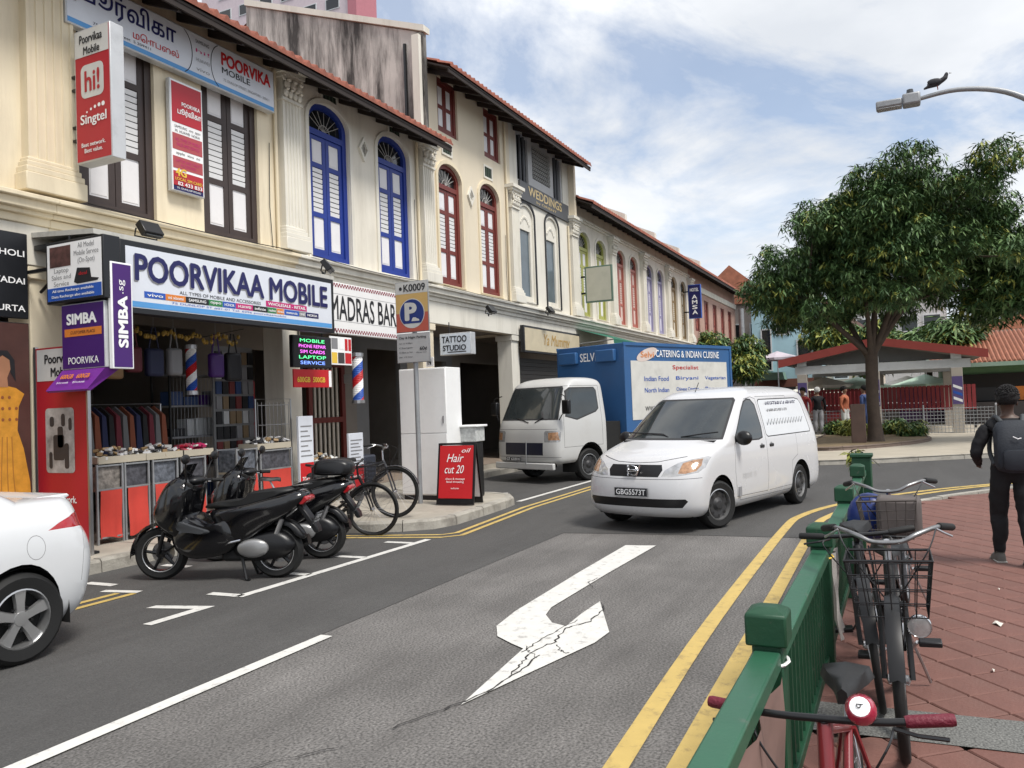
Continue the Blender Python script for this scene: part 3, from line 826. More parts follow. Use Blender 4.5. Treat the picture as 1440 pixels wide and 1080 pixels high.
# --- house 3, three storeys
h3 = house_shell('shophouse', 'three-storey beige shophouse with oxide red shutters above the tattoo studio', 15.33, 19.83, BEIGE, 9.75,
                 [arch_pts(15.93, 17.03, 4.58, 7.12, .36), arch_pts(17.96, 19.07, 4.58, 7.12, .36), [(16.05, 8.2), (17.0, 8.2), (17.0, 9.52), (16.05, 9.52)], [(18.36, 8.2), (19.28, 8.2), (19.28, 9.52), (18.36, 9.52)]],
                 shop_holes=[[(15.8, .26), (17.2, .26), (17.2, 3.2), (15.8, 3.2)], [(17.6, .26), (19.5, .26), (19.5, 3.0), (17.6, 3.0)]], gwall=M('grey_shop_wall', (0.22, 0.22, 0.22), .8))
shutters(h3, 15.93, 17.03, 4.58, 7.48, SHUT_RED, YF, arch=.36, surround=TRIMC); shutters(h3, 17.96, 19.07, 4.58, 7.48, SHUT_RED, YF, arch=.36, surround=TRIMC)
for a, b in ((16.05, 17.0), (18.36, 19.28)):
    shutters(h3, a, b, 8.2, 9.52, SHUT_RED, YF, rails=(.5, .5), outer=.1, louvre_joined=False)
pilaster(h3, 19.83, .46, 4.5, 7.72, TRIM)
cornice(h3, 15.33, 19.83, YF, 4.12, STR, TRIM, 'string_course'); cornice(h3, 15.33, 19.83, YF, 3.62, [(0, .5, .03)], TRIM, 'frieze')
diamond_vent(h3, 17.5, 6.95, YF, TRIM); square_vent(h3, 16.2, 16.6, 7.72, 7.98, YF); square_vent(h3, 18.3, 18.7, 7.66, 7.92, YF)
roof(h3, 15.33, 19.83, 8.7, 9.3, .42, 14.5)
MB().prism([(YF + .2, 7.6), (14.5, 9.9), (14.5, 12.03), (YF - .2, 10.11), (YF - .2, 7.6)], 15.2, 15.32, 'x').build('gable_wall', STAINED, h3)
MB().prism([(YF - .25, 10.12), (14.5, 12.04), (14.5, 12.19), (YF - .25, 10.26)], 15.14, 15.4, 'x').build('coping', TRIM, h3)
MB().box2(15.05, YF - .16, 7.55, 15.16, YF + .02, 10.05).build('corner_pier', TRIM, h3)
MB().tube([(15.17, YF + .28, 9.95), (15.17, YF + .28, 8.0)], .04, 8).build('drainpipe', BLACKM, h3)
# --- house 4, three storeys, weddings
GREYP = M('grey_panel', (0.085, 0.088, 0.095), .6, var=.1)
h4 = house_shell('shophouse', 'three-storey shophouse with grey weddings fascia and black outlined arched windows', 19.83, 24.3, TRIM, 9.75,
                 [arch_pts(20.33, 21.28, 4.66, 7.1, .3), arch_pts(22.2, 23.12, 4.66, 7.1, .3), [(20.3, 8.05), (23.7, 8.05), (23.7, 9.5), (20.3, 9.5)]], shop_holes=[[(20.3, .26), (23.9, .26), (23.9, 3.0), (20.3, 3.0)]], side_mat=BEIGE)
for a, b in ((20.33, 21.28), (22.2, 23.12)):
    w = MB(); sheet(w, arch_pts(a, b, 4.66, 7.1, .3), [[(a + .14, 4.8), (b - .14, 4.8), (b - .14, 6.7), (a + .14, 6.7)]], YF + .05, .08)
    w = w.build('window', TRIM, h4)
    MB().box2(a + .13, YF + .1, 4.78, b - .13, YF + .115, 6.72).build('pane', M('blue_grey_glass', (0.09, 0.12, 0.14), .12, var=.2), w)
    orn = MB()
    for t in range(9): orn.ball((a + .2 + (b - a - .4) * t / 8, YF + .045, 6.86 + .22 * sin(pi * (t + .5) / 9)), (.045, .03, .06), 6, 4)
    orn.build('plaster_ornament', TRIM, w)
    e = MB(); sheet(e, arch_pts(a - .12, b + .12, 4.6, 7.12, .42), [arch_pts(a - .05, b + .05, 4.6, 7.12, .35)], YF - .03, .029)
    e.build('black_outline', INKK, w)
pilaster(h4, 24.3, .5, 4.5, 7.72, TRIM)
cornice(h4, 19.83, 24.3, YF, 4.12, STR, TRIM, 'string_course'); cornice(h4, 19.83, 24.3, YF, 3.62, [(0, .5, .03)], TRIM, 'frieze')
bay = MB(); sheet(bay, [(20.3, 8.05), (23.7, 8.05), (23.7, 9.5), (20.3, 9.5)], [[(20.4, 8.1), (21.15, 8.1), (21.15, 9.42), (20.4, 9.42)], [(21.45, 8.35), (22.75, 8.35), (22.75, 9.35), (21.45, 9.35)], [(23.0, 8.1), (23.6, 8.1), (23.6, 9.42), (23.0, 9.42)]], YF + .03, .08)
bay = bay.build('timber_bay', M('bay_grey_white', (0.45, 0.45, 0.45), .6), h4)
for a, b in ((20.4, 21.15), (23.0, 23.6)):
    MB().box2(a, YF + .1, 8.1, b, YF + .11, 9.42).build('pane', GLASSD, bay)
    for k in (1, 2):
        MB().tube([(a + (b - a) * k / 3, YF + .06, 8.1), (a + (b - a) * k / 3, YF + .06, 9.42)], .045, 8).build('baluster', GREYP, bay)
lat = MB()
for k in range(10):
    for j in range(8):
        x_, z_ = 21.52 + k * .13, 8.42 + j * .125
        lat.tube([(x_ + .05 * cos(t), YF + .02, z_ + .05 * sin(t)) for t in np.linspace(0, 2 * pi, 7)[:-1]], .012, 4, closed=True)
lat.build('carved_lattice', M('lattice_grey', (0.4, 0.4, 0.38), .7), bay)
MB().box2(21.45, YF + .08, 8.35, 22.75, YF + .1, 9.35).build('lattice_backing', VOID, bay)
fb = panel(h4, 'fascia_board', 20.35, 7.52, 24.0, 8.05, .06, GREYP, y=YF - .065)
text(fb, 'WEDDINGS', 22.15, 7.86, 2.5, .27, M('gold_letter', (0.55, 0.42, 0.2), .4), y=YF - .07, bold=.02)
text(fb, 'by ORIENT', 22.2, 7.62, 1.5, .1, MATS['gold_letter'], y=YF - .07)
roof(h4, 19.83, 24.3, 8.7, 9.3, .42, 14.5)
MB().prism([(YF - .2, 7.6), (14.5, 9.9), (14.5, 12.0), (YF - .2, 9.5)], 24.2, 24.36, 'x').build('gable_wall', BEIGE, h4)

# --- houses 5 to 9
def far_house(x0, x1, label, col, pm, wall, n=2, zt=8.45, ze=8.12):
    w = (x1 - x0)
    ws = []
    for k in range(n):
        c = x0 + w * (k + .5 + (.08 if k == 0 else -.08)) / n
        ws.append((c - w / n * .27, c + w / n * .27))
    h = house_shell('shophouse', label, x0, x1, wall, zt, [arch_pts(a, b, 4.6, 7.1, .35) for a, b in ws], shop_holes=[[(x0 + .4, .26), (x1 - .4, .26), (x1 - .4, 3.0), (x0 + .4, 3.0)]])
    for a, b in ws:
        shutters(h, a, b, 4.6, 7.45, col, YF, arch=.35, panel_mat=pm, surround=TRIM, louvre_joined=True, outer=.08)
    pilaster(h, x1, .42, 4.5, 7.72, TRIM)
    cornice(h, x0, x1, YF, 4.12, STR, TRIM, 'string_course'); cornice(h, x0, x1, YF, 3.62, [(0, .5, .03)], wall, 'frieze')
    cornice(h, x0, x1, YF, 7.75, [(0, .08, .05), (.08, .16, .1)], TRIM)
    roof(h, x0, x1, 8.7, ze, .45, 14.5, course=.5)
    pw = MB().prism([(8.85, ze + .1), (14.5, ze + 2.75), (14.5, ze + 3.1), (8.85, ze + .42)], x1 - .12, x1 + .12, 'x').build('roof_parapet', TRIM, h)
    return h
yg = M('shutter_yellow_green', (0.36, 0.37, 0.10), .5); rr_ = M('shutter_rose', (0.38, 0.12, 0.09), .5); ll = M('shutter_lilac', (0.28, 0.26, 0.40), .5); bb = M('shutter_tan', (0.25, 0.17, 0.08), .5)
pk = M('shutter_pink_panel', (0.62, 0.47, 0.42), .6); lp = M('shutter_lilac_panel', (0.6, 0.58, 0.68), .6); tp = M('shutter_tan_panel', (0.6, 0.54, 0.44), .6)
h5 = far_house(24.3, 28.2, 'white shophouse with yellow-green arched shutters and a blank board sign', yg, PANELW, OFFW)
far_house(28.2, 32.1, 'white shophouse with rose red arched shutters', rr_, pk, OFFW)
far_house(32.1, 36.0, 'white shophouse with lilac arched shutters', ll, lp, TRIM)
far_house(36.0, 40.2, 'white shophouse with tan arched shutters before the blue vertical sign', bb, tp, OFFW)
PINKB = M('pinkish_brick_paint', (0.42, 0.27, 0.22), .8, var=.15)
h9 = house_shell('shophouse', 'last house of the row, reddish walls with a white band and dark windows', 40.2, 52.6, PINKB, 8.45,
                 [[(x_, 5.2), (x_ + 1.1, 5.2), (x_ + 1.1, 7.0), (x_, 7.0)] for x_ in (41.4, 43.6, 45.8, 48.0, 50.2)], shop_holes=[[(41, .26), (51, .26), (51, 3.0), (41, 3.0)]])
for x_ in (41.4, 43.6, 45.8, 48.0, 50.2):
    shutters(h9, x_, x_ + 1.1, 5.2, 7.0, SHUT_RED, YF, panel_mat=rr_, louvre_joined=True, outer=.08)
cornice(h9, 40.2, 52.6, YF, 7.3, [(0, .3, .08)], TRIM); cornice(h9, 40.2, 52.6, YF, 3.62, [(0, .8, .05)], TRIM, 'frieze')
roof(h9, 40.2, 52.6, 8.7, 8.12, .45, 14.5, pitch=.25, course=.6)

# drainpipes and cables on the facades
for k, (h_, x_, zt) in enumerate(((h1, 10.52, 7.6), (h2, 15.0, 7.6), (h3, 19.5, 9.4), (h4, 23.95, 7.4))):
    MB().tube([(x_, YF - .05, 4.5), (x_, YF - .05, zt)], .032, 8).build('drainpipe', TRIMC, h_, smooth=60)
for k, (h_, a, b) in enumerate(((h1, 6.8, 10.6), (h2, 11.1, 15.1), (h3, 15.6, 19.6))):
    pts = [(a + (b - a) * i / 10, YF - .27 - .004 * (i % 2), 4.47 - .03 * sin(pi * i / 10) * (1 + k % 2)) for i in range(11)]
    MB().tube(pts, .008, 5).build('cable', BLACKM, h_)
    MB().tube([(b - .2, YF - .03, 4.5), (b - .25, YF - .03, 5.2), (b - .22, YF - .03, 6.3)], .007, 5).build('cable', BLACKM, h_)

# ================================================================== signs and shopfronts
LBOX = M('lightbox_metal', (0.55, 0.56, 0.57), .4, metal=.3, var=.05, dirt=.2, dscale=4)
FACEW = M('sign_face_white', (0.66, 0.69, 0.75), .35, var=.03, dirt=.1, dscale=2)
DKR = M('sign_face_red', (0.42, 0.018, 0.03), .4, var=.05)
SIGNK = M('sign_frame_black', (0.012, 0.013, 0.016), .4, var=.1)
R90 = -pi / 2

def perp_sign(name, label, X, ymax, w, z0, z1, d, face, frame, group=None, border=.02, z=0):
    """a box sign standing out from the facade; its face looks back down the street (towards -X)"""
    t = thing(name, label, 'sign', (X, ymax, 0), R90, group)
    MB().box2(0, .004, z0, w, d, z1).build('case', frame, t, bevel=.008)
    MB().box2(border, 0, z0 + border, w - border, .012, z1 - border).build('face', face, t)
    return t
def wall_sign(name, label, x0, x1, z0, z1, Y, d, face, frame, border=.03, cat='sign'):
    t = thing(name, label, cat, (0, Y, 0), 0)
    MB().box2(x0, .004, z0, x1, d, z1).build('case', frame, t, bevel=.008)
    MB().box2(x0 + border, 0, z0 + border, x1 - border, .012, z1 - border).build('face', face, t)
    return t

# --- phone shop canopy sign
cn = thing('canopy', 'black edged canopy over the phone shop, pale metal top', 'canopy', (0, 0, 0))
MB().add([(6.2, 9.47, 4.02), (10.56, 9.47, 4.02), (10.56, 8.34, 3.93), (6.2, 8.34, 3.93), (6.2, 9.47, 3.96), (10.56, 9.47, 3.96), (10.56, 8.34, 3.87), (6.2, 8.34, 3.87)],
         [(0, 3, 2, 1), (4, 5, 6, 7), (0, 1, 5, 4), (1, 2, 6, 5), (2, 3, 7, 6), (3, 0, 4, 7)]).build('top_sheet', M('canopy_metal', (0.5, 0.49, 0.45), .6, dirt=.5, dscale=3), cn)
MB().box2(6.22, 8.36, 3.78, 10.54, 8.4, 3.865).build('fascia', SIGNK, cn)
MB().box2(6.22, 8.42, 3.8, 10.5, 9.45, 3.86).build('soffit', SIGNK, cn)
for xx in (6.3, 10.4):
    MB().tube([(xx, 9.46, 3.3), (xx, 8.6, 3.82)], .02, 6).build('bracket', BLACKM, cn)
ps = wall_sign('shop_sign', 'long white POORVIKAA MOBILE sign board under the canopy', 6.52, 10.5, 2.98, 3.86, 8.3, .16, FACEW, SIGNK, .07)
patch(ps, 6.6, 3.06, 10.42, 3.13, INKC)
text(ps, 'POORVIKAA MOBILE', 8.52, 3.55, 3.62, .34, INKN, bold=.035)
text(ps, 'POORVIKAA MOBILE', 8.505, 3.53, 3.62, .34, INKGREY, y=-.002, bold=.035)
text(ps, 'ALL TYPES OF MOBILE AND ACCESSORIES', 8.1, 3.305, 1.45, .045, INKK)
patch(ps, 8.93, 3.275, 9.82, 3.36, INKM); text(ps, 'WHOLESALE - RETAIL', 9.38, 3.318, .82, .045, INKW, y=-.006, bold=.02)
bx_ = 6.84
for nm, w_, bgm, fg in (('vivo', .33, INKB, INKW), ('mi xiaomi', .33, INKO, INKW), ('SAMSUNG', .4, INKK, INKW), ('oppo', .26, INKG, INKW), ('HONOR', .25, INKB, INKW), ('HUAWEI', .34, INKM, INKW), ('infinix', .31, INKK, INKW), ('realme', .2, INKG, INKW), ('mi', .17, INKO, INKW), ('motorola', .34, INKB, INKW), ('ONE', .16, INKGREY, INKW), ('NOKIA', .32, INKN, INKW)):
    patch(ps, bx_, 3.185, bx_ + w_ - .015, 3.265, bgm); text(ps, nm, bx_ + w_ / 2 - .008, 3.224, w_ * .72, .038, fg, y=-.006, bold=.015); bx_ += w_ * .955
text(ps, '75 DUNLOP ST #01-01 Tel: 6296 poorvikaamobile', 8.3, 3.155, 2.1, .032, INKB)
# floodlights
def floodlight(label, x, y, z, rz=0, arm=.25):
    t = thing('floodlight', label, 'floodlight', (x, y, z), rz, 'black floodlights along the shopfronts')
    MB().box((0, -.03, .1), (.3, .1, .2), rx=radians(-35)).build('lamp_body', BLACKM, t, bevel=.01)
    MB().box((0, -.075, .07), (.26, .012, .16), rx=radians(-35)).build('lens', GLASSD, t)
    MB().tube([(-.17, .02, .1), (-.17, .05, 0), (.17, .05, 0), (.17, .02, .1)], .012, 5).build('bracket', BLACKM, t)
    MB().tube([(0, .05, 0), (0, .05, -.06)], .02, 6).build('stem', BLACKM, t)
floodlight('black floodlight on the phone shop canopy below the brown windows', 7.3, 8.75, 4.06)
floodlight('black floodlight at the right end of the phone shop canopy', 10.5, 8.45, 4.0, .5)
floodlight('black floodlight on an arm above the tattoo studio sign', 17.4, 9.0, 3.96)
floodlight('black floodlight over the beige shop sign', 21.2, 9.05, 4.3)
MB().tube([(14.9, 9.05, 3.85), (17.3, 9.05, 3.9)], .014, 6)

# --- upper sign with two scripts
us = wall_sign('upper_sign', 'long white upper sign with Tamil lettering and red POORVIKA on its right', 6.62, 10.38, 6.78, 7.48, 9.33, .14, FACEW, LBOX, .02)
patch(us, 6.64, 6.8, 10.36, 6.865, INKC)
text(us, 'பூர்விகா', 7.6, 7.27, 1.5, .36, INKN, bold=.02)
text(us, 'மொபைல்', 8.0, 7.02, .78, .12, INKR, bold=.01)
text(us, '75 Dunlop Street  S 209411', 7.45, 6.905, .9, .05, INKK)
for (cx_, sgn) in ((8.62, 1), (9.02, -1)):
    mb = MB(); mb.tube([(cx_ - sgn * .18 + sgn * .2 * cos(a), -.004, 7.13 + .33 * sin(a)) for a in np.linspace(-1.3, 1.3, 14)], .006, 4); mb.build('drawn_arc', INKK, us)
for i_, (s_, m_) in enumerate((('SAMSUNG', INKK), ('hi!', INKM), ('HUAWEI', INKGREY), ('vivo', INKGREY))):
    text(us, s_, 8.84, 7.36 - i_ * .14, .26, .055, m_)
text(us, 'POORVIKA', 9.75, 7.28, 1.08, .21, INKR, bold=.045)
text(us, 'MOBILE', 9.52, 7.1, .6, .1, INKK, bold=.01)
text(us, '75, DUNLOP STREET, SINGAPORE - 209411', 9.75, 6.95, 1.0, .05, INKGREY)

# --- red hi! lightbox
hs = perp_sign('lightbox_sign', 'tall red hi! lightbox on black brackets beside the upper left window', 6.63, 9.2, .66, 4.92, 6.6, .2, DKR, LBOX)
patch(hs, .02, 6.25, .64, 6.58, M('sign_grey_white', (0.6, 0.6, 0.58), .5)); text(hs, 'Poorvikaa', .32, 6.47, .42, .11, INKK, y=-.006, bold=.02); text(hs, 'Mobile', .33, 6.32, .3, .1, INKK, y=-.006, bold=.02)
patch(hs, 0, 0, 0, 0, MATS['sign_grey_white'], poly=rrect(.12, 5.72, .54, 6.14, .08)); text(hs, 'hi!', .33, 5.93, .28, .27, DKR, y=-.006, bold=.025)
text(hs, 'Singtel', .34, 5.44, .48, .16, INKW, bold=.02)
for k in range(5):
    patch(hs, 0, 0, 0, 0, INKW, poly=arc(.22 + k * .075, 5.545 + .03 * k - .004 * k * k, .014 + .004 * k, .014 + .004 * k, 0, 330, 11))
text(hs, 'Best network.\nBest value.', .33, 5.1, .44, .13, INKW, bold=.01)
for zz in (5.35, 6.0):
    MB().box2(-.28, .03, zz - .13, -.24, .17, zz + .13).box2(-.26, .07, zz + .07, 0, .12, zz + .1).box2(-.26, .07, zz - .1, 0, .12, zz - .07).build('bracket', BLACKM, hs)
# --- red banner between the windows
rb = wall_sign('banner', 'red vertical 4G sim card banner between the two brown windows', 8.25, 8.86, 5.0, 6.66, 9.38, .08, INKW, LBOX, .015)
for (a, b, m_) in ((6.02, 6.62, DKR), (5.62, 5.86, M('sign_dull_red', (0.4, 0.07, 0.08), .5)), (5.34, 5.52, MATS['sign_dull_red']), (5.08, 5.24, DKR), (5.02, 5.09, INKN)):
    patch(rb, 8.28, a, 8.83, b, m_)
patch(rb, 8.28, 5.24, 8.83, 5.30, DKR)
text(rb, '4G', 8.42, 5.29, .2, .12, INKY, y=-.006, bold=.04); text(rb, 'LOCAL SIM CARD', 8.56, 5.19, .5, .045, INKY, y=-.006, bold=.02); text(rb, '82 433 833', 8.58, 5.125, .45, .055, INKW, y=-.006, bold=.02)
text(rb, '75, DUNLOP ROAD', 8.56, 5.055, .44, .03, INKW, y=-.006)
text(rb, 'POORVIKA', 8.63, 6.32, .34, .06, INKW, y=-.006, bold=.03); text(rb, 'பூர்விகா', 8.6, 6.2, .44, .12, INKW, y=-.006, bold=.03)
text(rb, 'SAMSUNG  vivo  oppo', 8.56, 5.96, .48, .05, INKK, y=-.006); text(rb, 'Mi  HUAWEI  NOKIA', 8.56, 5.9, .46, .04, INKK, y=-.006)
text(rb, 'ALL TYPES OF MOBILE\nSALES AND SERVICE', 8.56, 5.74, .46, .12, INKM, y=-.006); text(rb, 'LAPTOP AND TABLET\nACCESSORIES', 8.56, 5.43, .46, .1, INKM, y=-.006); text(rb, 'apple  vivo  mi', 8.56, 5.57, .44, .05, INKK, y=-.006)

# --- laptop sign, purple signs, banner stand at the left pillar
lt = perp_sign('lightbox_sign', 'black framed white Laptop Sales and Service lightbox at the canopy end', 6.06, 9.0, 1.0, 3.08, 3.8, .22, INKW, SIGNK, border=.03)
patch(lt, .03, 3.11, .97, 3.26, INKB); text(lt, 'All time Recharge available', .48, 3.215, .72, .04, INKW, y=-.006, bold=.01); text(lt, 'Data Recharge also available', .48, 3.15, .74, .04, INKW, y=-.006, bold=.01)
patch(lt, .08, 3.5, .45, 3.74, M('print_photo', (0.09, 0.04, 0.035), .6, var=.8, vscale=9)); text(lt, 'All Model\nMobile Service\n(On-Spot)', .72, 3.62, .42, .25, INKGREY); text(lt, 'Laptop\nSales and\nService', .28, 3.38, .34, .21, INKGREY)
patch(lt, 0, 0, 0, 0, INKK, poly=[(.5, 3.3), (.56, 3.46), (.78, 3.44), (.8, 3.33), (.93, 3.31), (.9, 3.285), (.56, 3.275)]); text(lt, 'deal', .66, 3.39, .14, .04, INKR, y=-.006)
MB().tube([(.3, .1, 3.8), (.3, .1, 3.88)], .015, 6).build('hanger', BLACKM, lt); MB().box2(-.45, .06, 3.5, .0, .1, 3.54).build('hanger', BLACKM, lt)
sb_ = perp_sign('lightbox_sign', 'purple SIMBA lightbox with orange strip below the laptop sign', 6.1, 8.8, .74, 2.3, 3.06, .24, INKP, LBOX, border=.012)
text(sb_, 'SIMBA', .36, 2.88, .52, .13, INKW, bold=.05); patch(sb_, .06, 2.68, .7, 2.77, INKO); text(sb_, 'CUSTOMER PLACE', .38, 2.725, .42, .035, INKK, y=-.006); text(sb_, 'POORVIKA', .38, 2.4, .52, .08, INKW, bold=.005)
sl = MB().add([(-.1, -.14, 2.06), (.62, -.14, 2.06), (.74, .0, 2.295), (0, .0, 2.295), (-.1, -.1, 2.04), (.62, -.1, 2.04), (.74, .2, 2.295), (0, .2, 2.295)], [(0, 1, 2, 3), (4, 7, 6, 5), (0, 4, 5, 1), (1, 5, 6, 2), (3, 2, 6, 7), (0, 3, 7, 4)]).build('slanted_panel', M('sign_violet', (0.16, 0.025, 0.26), .35), sb_)
for k, xx in enumerate((.2, .48)):
    o_ = text(sb_, '600GB', 0, 0, .22, .06, INKO, y=0, bold=.03); o_.location = (xx - .01, -.075, 2.215); o_.rotation_euler = (radians(-31), 0, 0)
    o_ = text(sb_, '$10 a month', 0, 0, .2, .03, INKW, y=0); o_.location = (xx - .04, -.115, 2.145); o_.rotation_euler = (radians(-31), 0, 0)
MB().tube([(.2, .12, 3.06), (.2, .12, 3.09)], .015, 6).build('hanger', BLACKM, sb_)
vs_ = wall_sign('lightbox_sign', 'narrow upright purple SIMBA sign with white edge beside the canopy board', 6.14, 6.42, 2.28, 3.5, 7.98, .06, INKP, INKW, border=.02)
text(vs_, 'SIMBA', 6.28, 2.82, .6, .13, INKW, bold=.05, rot=pi / 2); text(vs_, '.sg', 6.28, 3.22, .16, .08, INKW, rot=pi / 2)
MB().box2(6.3, .06, 3.3, 6.34, .32, 3.34).build('hanger', BLACKM, vs_)
st_ = thing('banner_stand', 'tall red and white Poorvikaa Mobile banner stand before the left pillar', 'banner', (6.2, 9.43, .146), R90)
MB().box2(0, .0, .03, .9, .03, 2.45).build('board', DKR, st_); MB().box2(.02, -.1, 0, .88, .14, .03).build('foot', SIGNK, st_)
MB().box2(-.045, -.005, .0, -.002, .035, 2.47).build('pole', STEEL, st_); MB().box2(.902, -.005, .0, .93, .035, 2.47).build('pole', STEEL, st_)
patch(st_, .02, 2.05, .88, 2.43, MATS['sign_grey_white']); text(st_, 'Poorvikaa', .45, 2.31, .56, .11, INKK, bold=.03, y=-.006); text(st_, 'Mobile', .46, 2.15, .36, .11, INKK, bold=.03, y=-.006)
patch(st_, 0, 0, 0, 0, M('print_grey', (0.4, 0.39, 0.38), .6, var=.5, vscale=7), poly=rrect(.16, .95, .68, 1.72, .05))
for (a, b, c, d_) in ((.24, 1.5, .32, 1.62), (.45, 1.5, .52, 1.65), (.58, 1.45, .64, 1.6), (.3, 1.1, .5, 1.4), (.38, 1.25, .48, 1.5), (.5, 1.0, .58, 1.3), (.22, 1.0, .28, 1.2)):
    patch(st_, 0, 0, 0, 0, M('print_dark', (0.05, 0.045, 0.045), .6), y=-.005, poly=rrect(a, b, c, d_, .03))
text(st_, 'Best network.\nBest value.', .42, .58, .56, .2, INKW, bold=.015)

# --- neighbour: black board and poster of a dress
nb = wall_sign('shop_board', 'black board with white clothing words at the left edge', 4.6, 6.12, 2.95, 3.98, 9.42, .05, SIGNK, SIGNK, .01)
for k, s_ in enumerate(('LADIES MILLS CHOLI', 'KIDS PATTU PAVADAI', 'MENS & BOYS KURTA')):
    text(nb, s_, 5.45, 3.73 - k * .33, 1.25, .075, INKW, bold=.015)
po = wall_sign('poster', 'tall poster of a model in a yellow dress at the left edge', 4.9, 6.12, .45, 2.9, 9.42, .05, M('poster_brown', (0.07, 0.03, 0.025), .5, var=.3, vscale=2), SIGNK, .01)
YEL = M('print_dress_yellow', (0.55, 0.25, 0.03), .5, var=.25, vscale=9); SKN = M('print_skin', (0.33, 0.16, 0.09), .5, var=.2)
patch(po, 0, 0, 0, 0, YEL, poly=[(5.35, .47), (6.02, .47), (6.0, 1.0), (5.93, 1.4), (5.86, 1.62), (5.88, 1.9), (5.95, 2.05), (5.85, 2.12), (5.76, 2.14), (5.6, 2.14), (5.5, 2.1), (5.42, 2.0), (5.5, 1.8), (5.48, 1.6), (5.4, 1.2)])
patch(po, 0, 0, 0, 0, SKN, y=-.005, poly=[(5.6, 2.13), (5.76, 2.13), (5.75, 2.24), (5.79, 2.34), (5.78, 2.45), (5.7, 2.5), (5.62, 2.45), (5.6, 2.34), (5.64, 2.24)])
patch(po, 0, 0, 0, 0, INKK, y=-.0045, poly=[(5.55, 2.2), (5.57, 2.45), (5.64, 2.56), (5.76, 2.56), (5.84, 2.45), (5.85, 2.2), (5.79, 2.3), (5.77, 2.46), (5.7, 2.51), (5.63, 2.46), (5.61, 2.3)])

for k in range(14):
    patch(po, 0, 0, 0, 0, M('print_beads', (0.25, 0.08, 0.03), .5), y=-.006, poly=arc(5.53 + (k % 5) * .08, 1.75 + (k // 5) * .13, .018, .02, 0, 320, 6))
for k in range(5):
    mbp = MB(); mbp.tube([(5.45 + k * .1, -.005, .5), (5.52 + k * .07, -.005, 1.1), (5.57 + k * .055, -.005, 1.55)], .006, 4); mbp.build('print', M('print_dress_shade', (0.36, 0.15, 0.02), .5), po)

for c_ in po.children:
    if c_.name.startswith('print'): c_.location.x = .09
# --- LED board, red strip, service poster, barber sign
led = wall_sign('led_board', 'black LED board with coloured lettering below the canopy end', 10.12, 11.1, 2.45, 2.98, 8.86, .08, INKK, SIGNK, .02)
LG = M('led_green', (.05, .3, .1), .5, emit=(.1, .9, .3, 1.2)); LM = M('led_magenta', (.3, .05, .3), .5, emit=(.8, .15, .8, 1.2)); LB_ = M('led_blue', (.05, .1, .4), .5, emit=(.2, .35, 1, 1.2))
for r_, (s_, m_) in enumerate((('MOBILE', LG), ('PHONE REPAIR', LM), ('SIM CARDS', LM), ('LAPTOP', LG), ('SERVICE', LB_))):
    text(led, s_, 10.6, 2.9 - r_ * .092, .62 + .06 * (r_ % 2), .055, m_)
MB().tube([(10.3, .04, 2.98), (10.3, .04, 3.1), (10.3, -.2, 3.3)], .01, 5).build('hanger', BLACKM, led); MB().tube([(10.9, .04, 2.98), (10.9, .04, 3.3), (10.5, .5, 3.6)], .01, 5).build('hanger', BLACKM, led)
r2_ = wall_sign('banner', 'small red 600GB offer strip under the LED board', 10.12, 11.08, 2.12, 2.42, 8.86, .03, INKR, INKR, .005)
text(r2_, '600GB  500GB', 10.55, 2.25, .7, .09, INKY, bold=.03); patch(r2_, 11.0, 2.13, 11.07, 2.41, INKW)
MB().box2(10.3, .0, 2.42, 10.34, .02, 2.45).build('hanger', BLACKM, r2_)
p3 = wall_sign('poster', 'small white poster with phone photos beside the LED board', 11.12, 11.72, 2.52, 3.02, 8.9, .03, INKW, INKW, .005)
for (a, b, c, d_, m_) in ((11.15, 2.8, 11.32, 2.99, INKGREY), (11.36, 2.8, 11.5, 2.99, INKW), (11.52, 2.78, 11.6, 2.99, INKR), (11.62, 2.78, 11.7, 2.99, INKR), (11.15, 2.55, 11.3, 2.74, INKY), (11.32, 2.55, 11.5, 2.74, MATS['print_dark']), (11.52, 2.55, 11.7, 2.74, INKR)):
    patch(p3, a, b, c, d_, m_)
MB().tube([(11.4, .02, 3.02), (11.4, .3, 3.45)], .008, 5).build('hanger', BLACKM, p3)
CHK = M('sign_face_barber', (0.78, 0.77, 0.76), .4, var=.03)
ms = wall_sign('shop_sign', 'white MADRAS BARBER sign with a checked border', 10.95, 15.12, 3.14, 4.1, 9.34, .1, CHK, INKW, .01)
text(ms, 'MADRAS BARBER', 13.05, 3.63, 2.7, .46, INKK, bold=.015)
chk = MB()
for zz in (3.17, 4.01):
    for r_ in range(2):
        for k in range(103):
            if (k + r_) % 2 == 0: chk.face([(10.97 + k * .04, -.004, zz + r_ * .035), (11.01 + k * .04, -.004, zz + r_ * .035), (11.01 + k * .04, -.004, zz + .035 + r_ * .035), (10.97 + k * .04, -.004, zz + .035 + r_ * .035)])
tag(chk.build('checked_border', M('ink_maroon', (0.25, 0.03, 0.05), .5), ms, weld=False), kind='stuff')
for zz in (3.38, 3.88):
    patch(ms, 11.6, zz, 14.6, zz + .006, INKGREY)

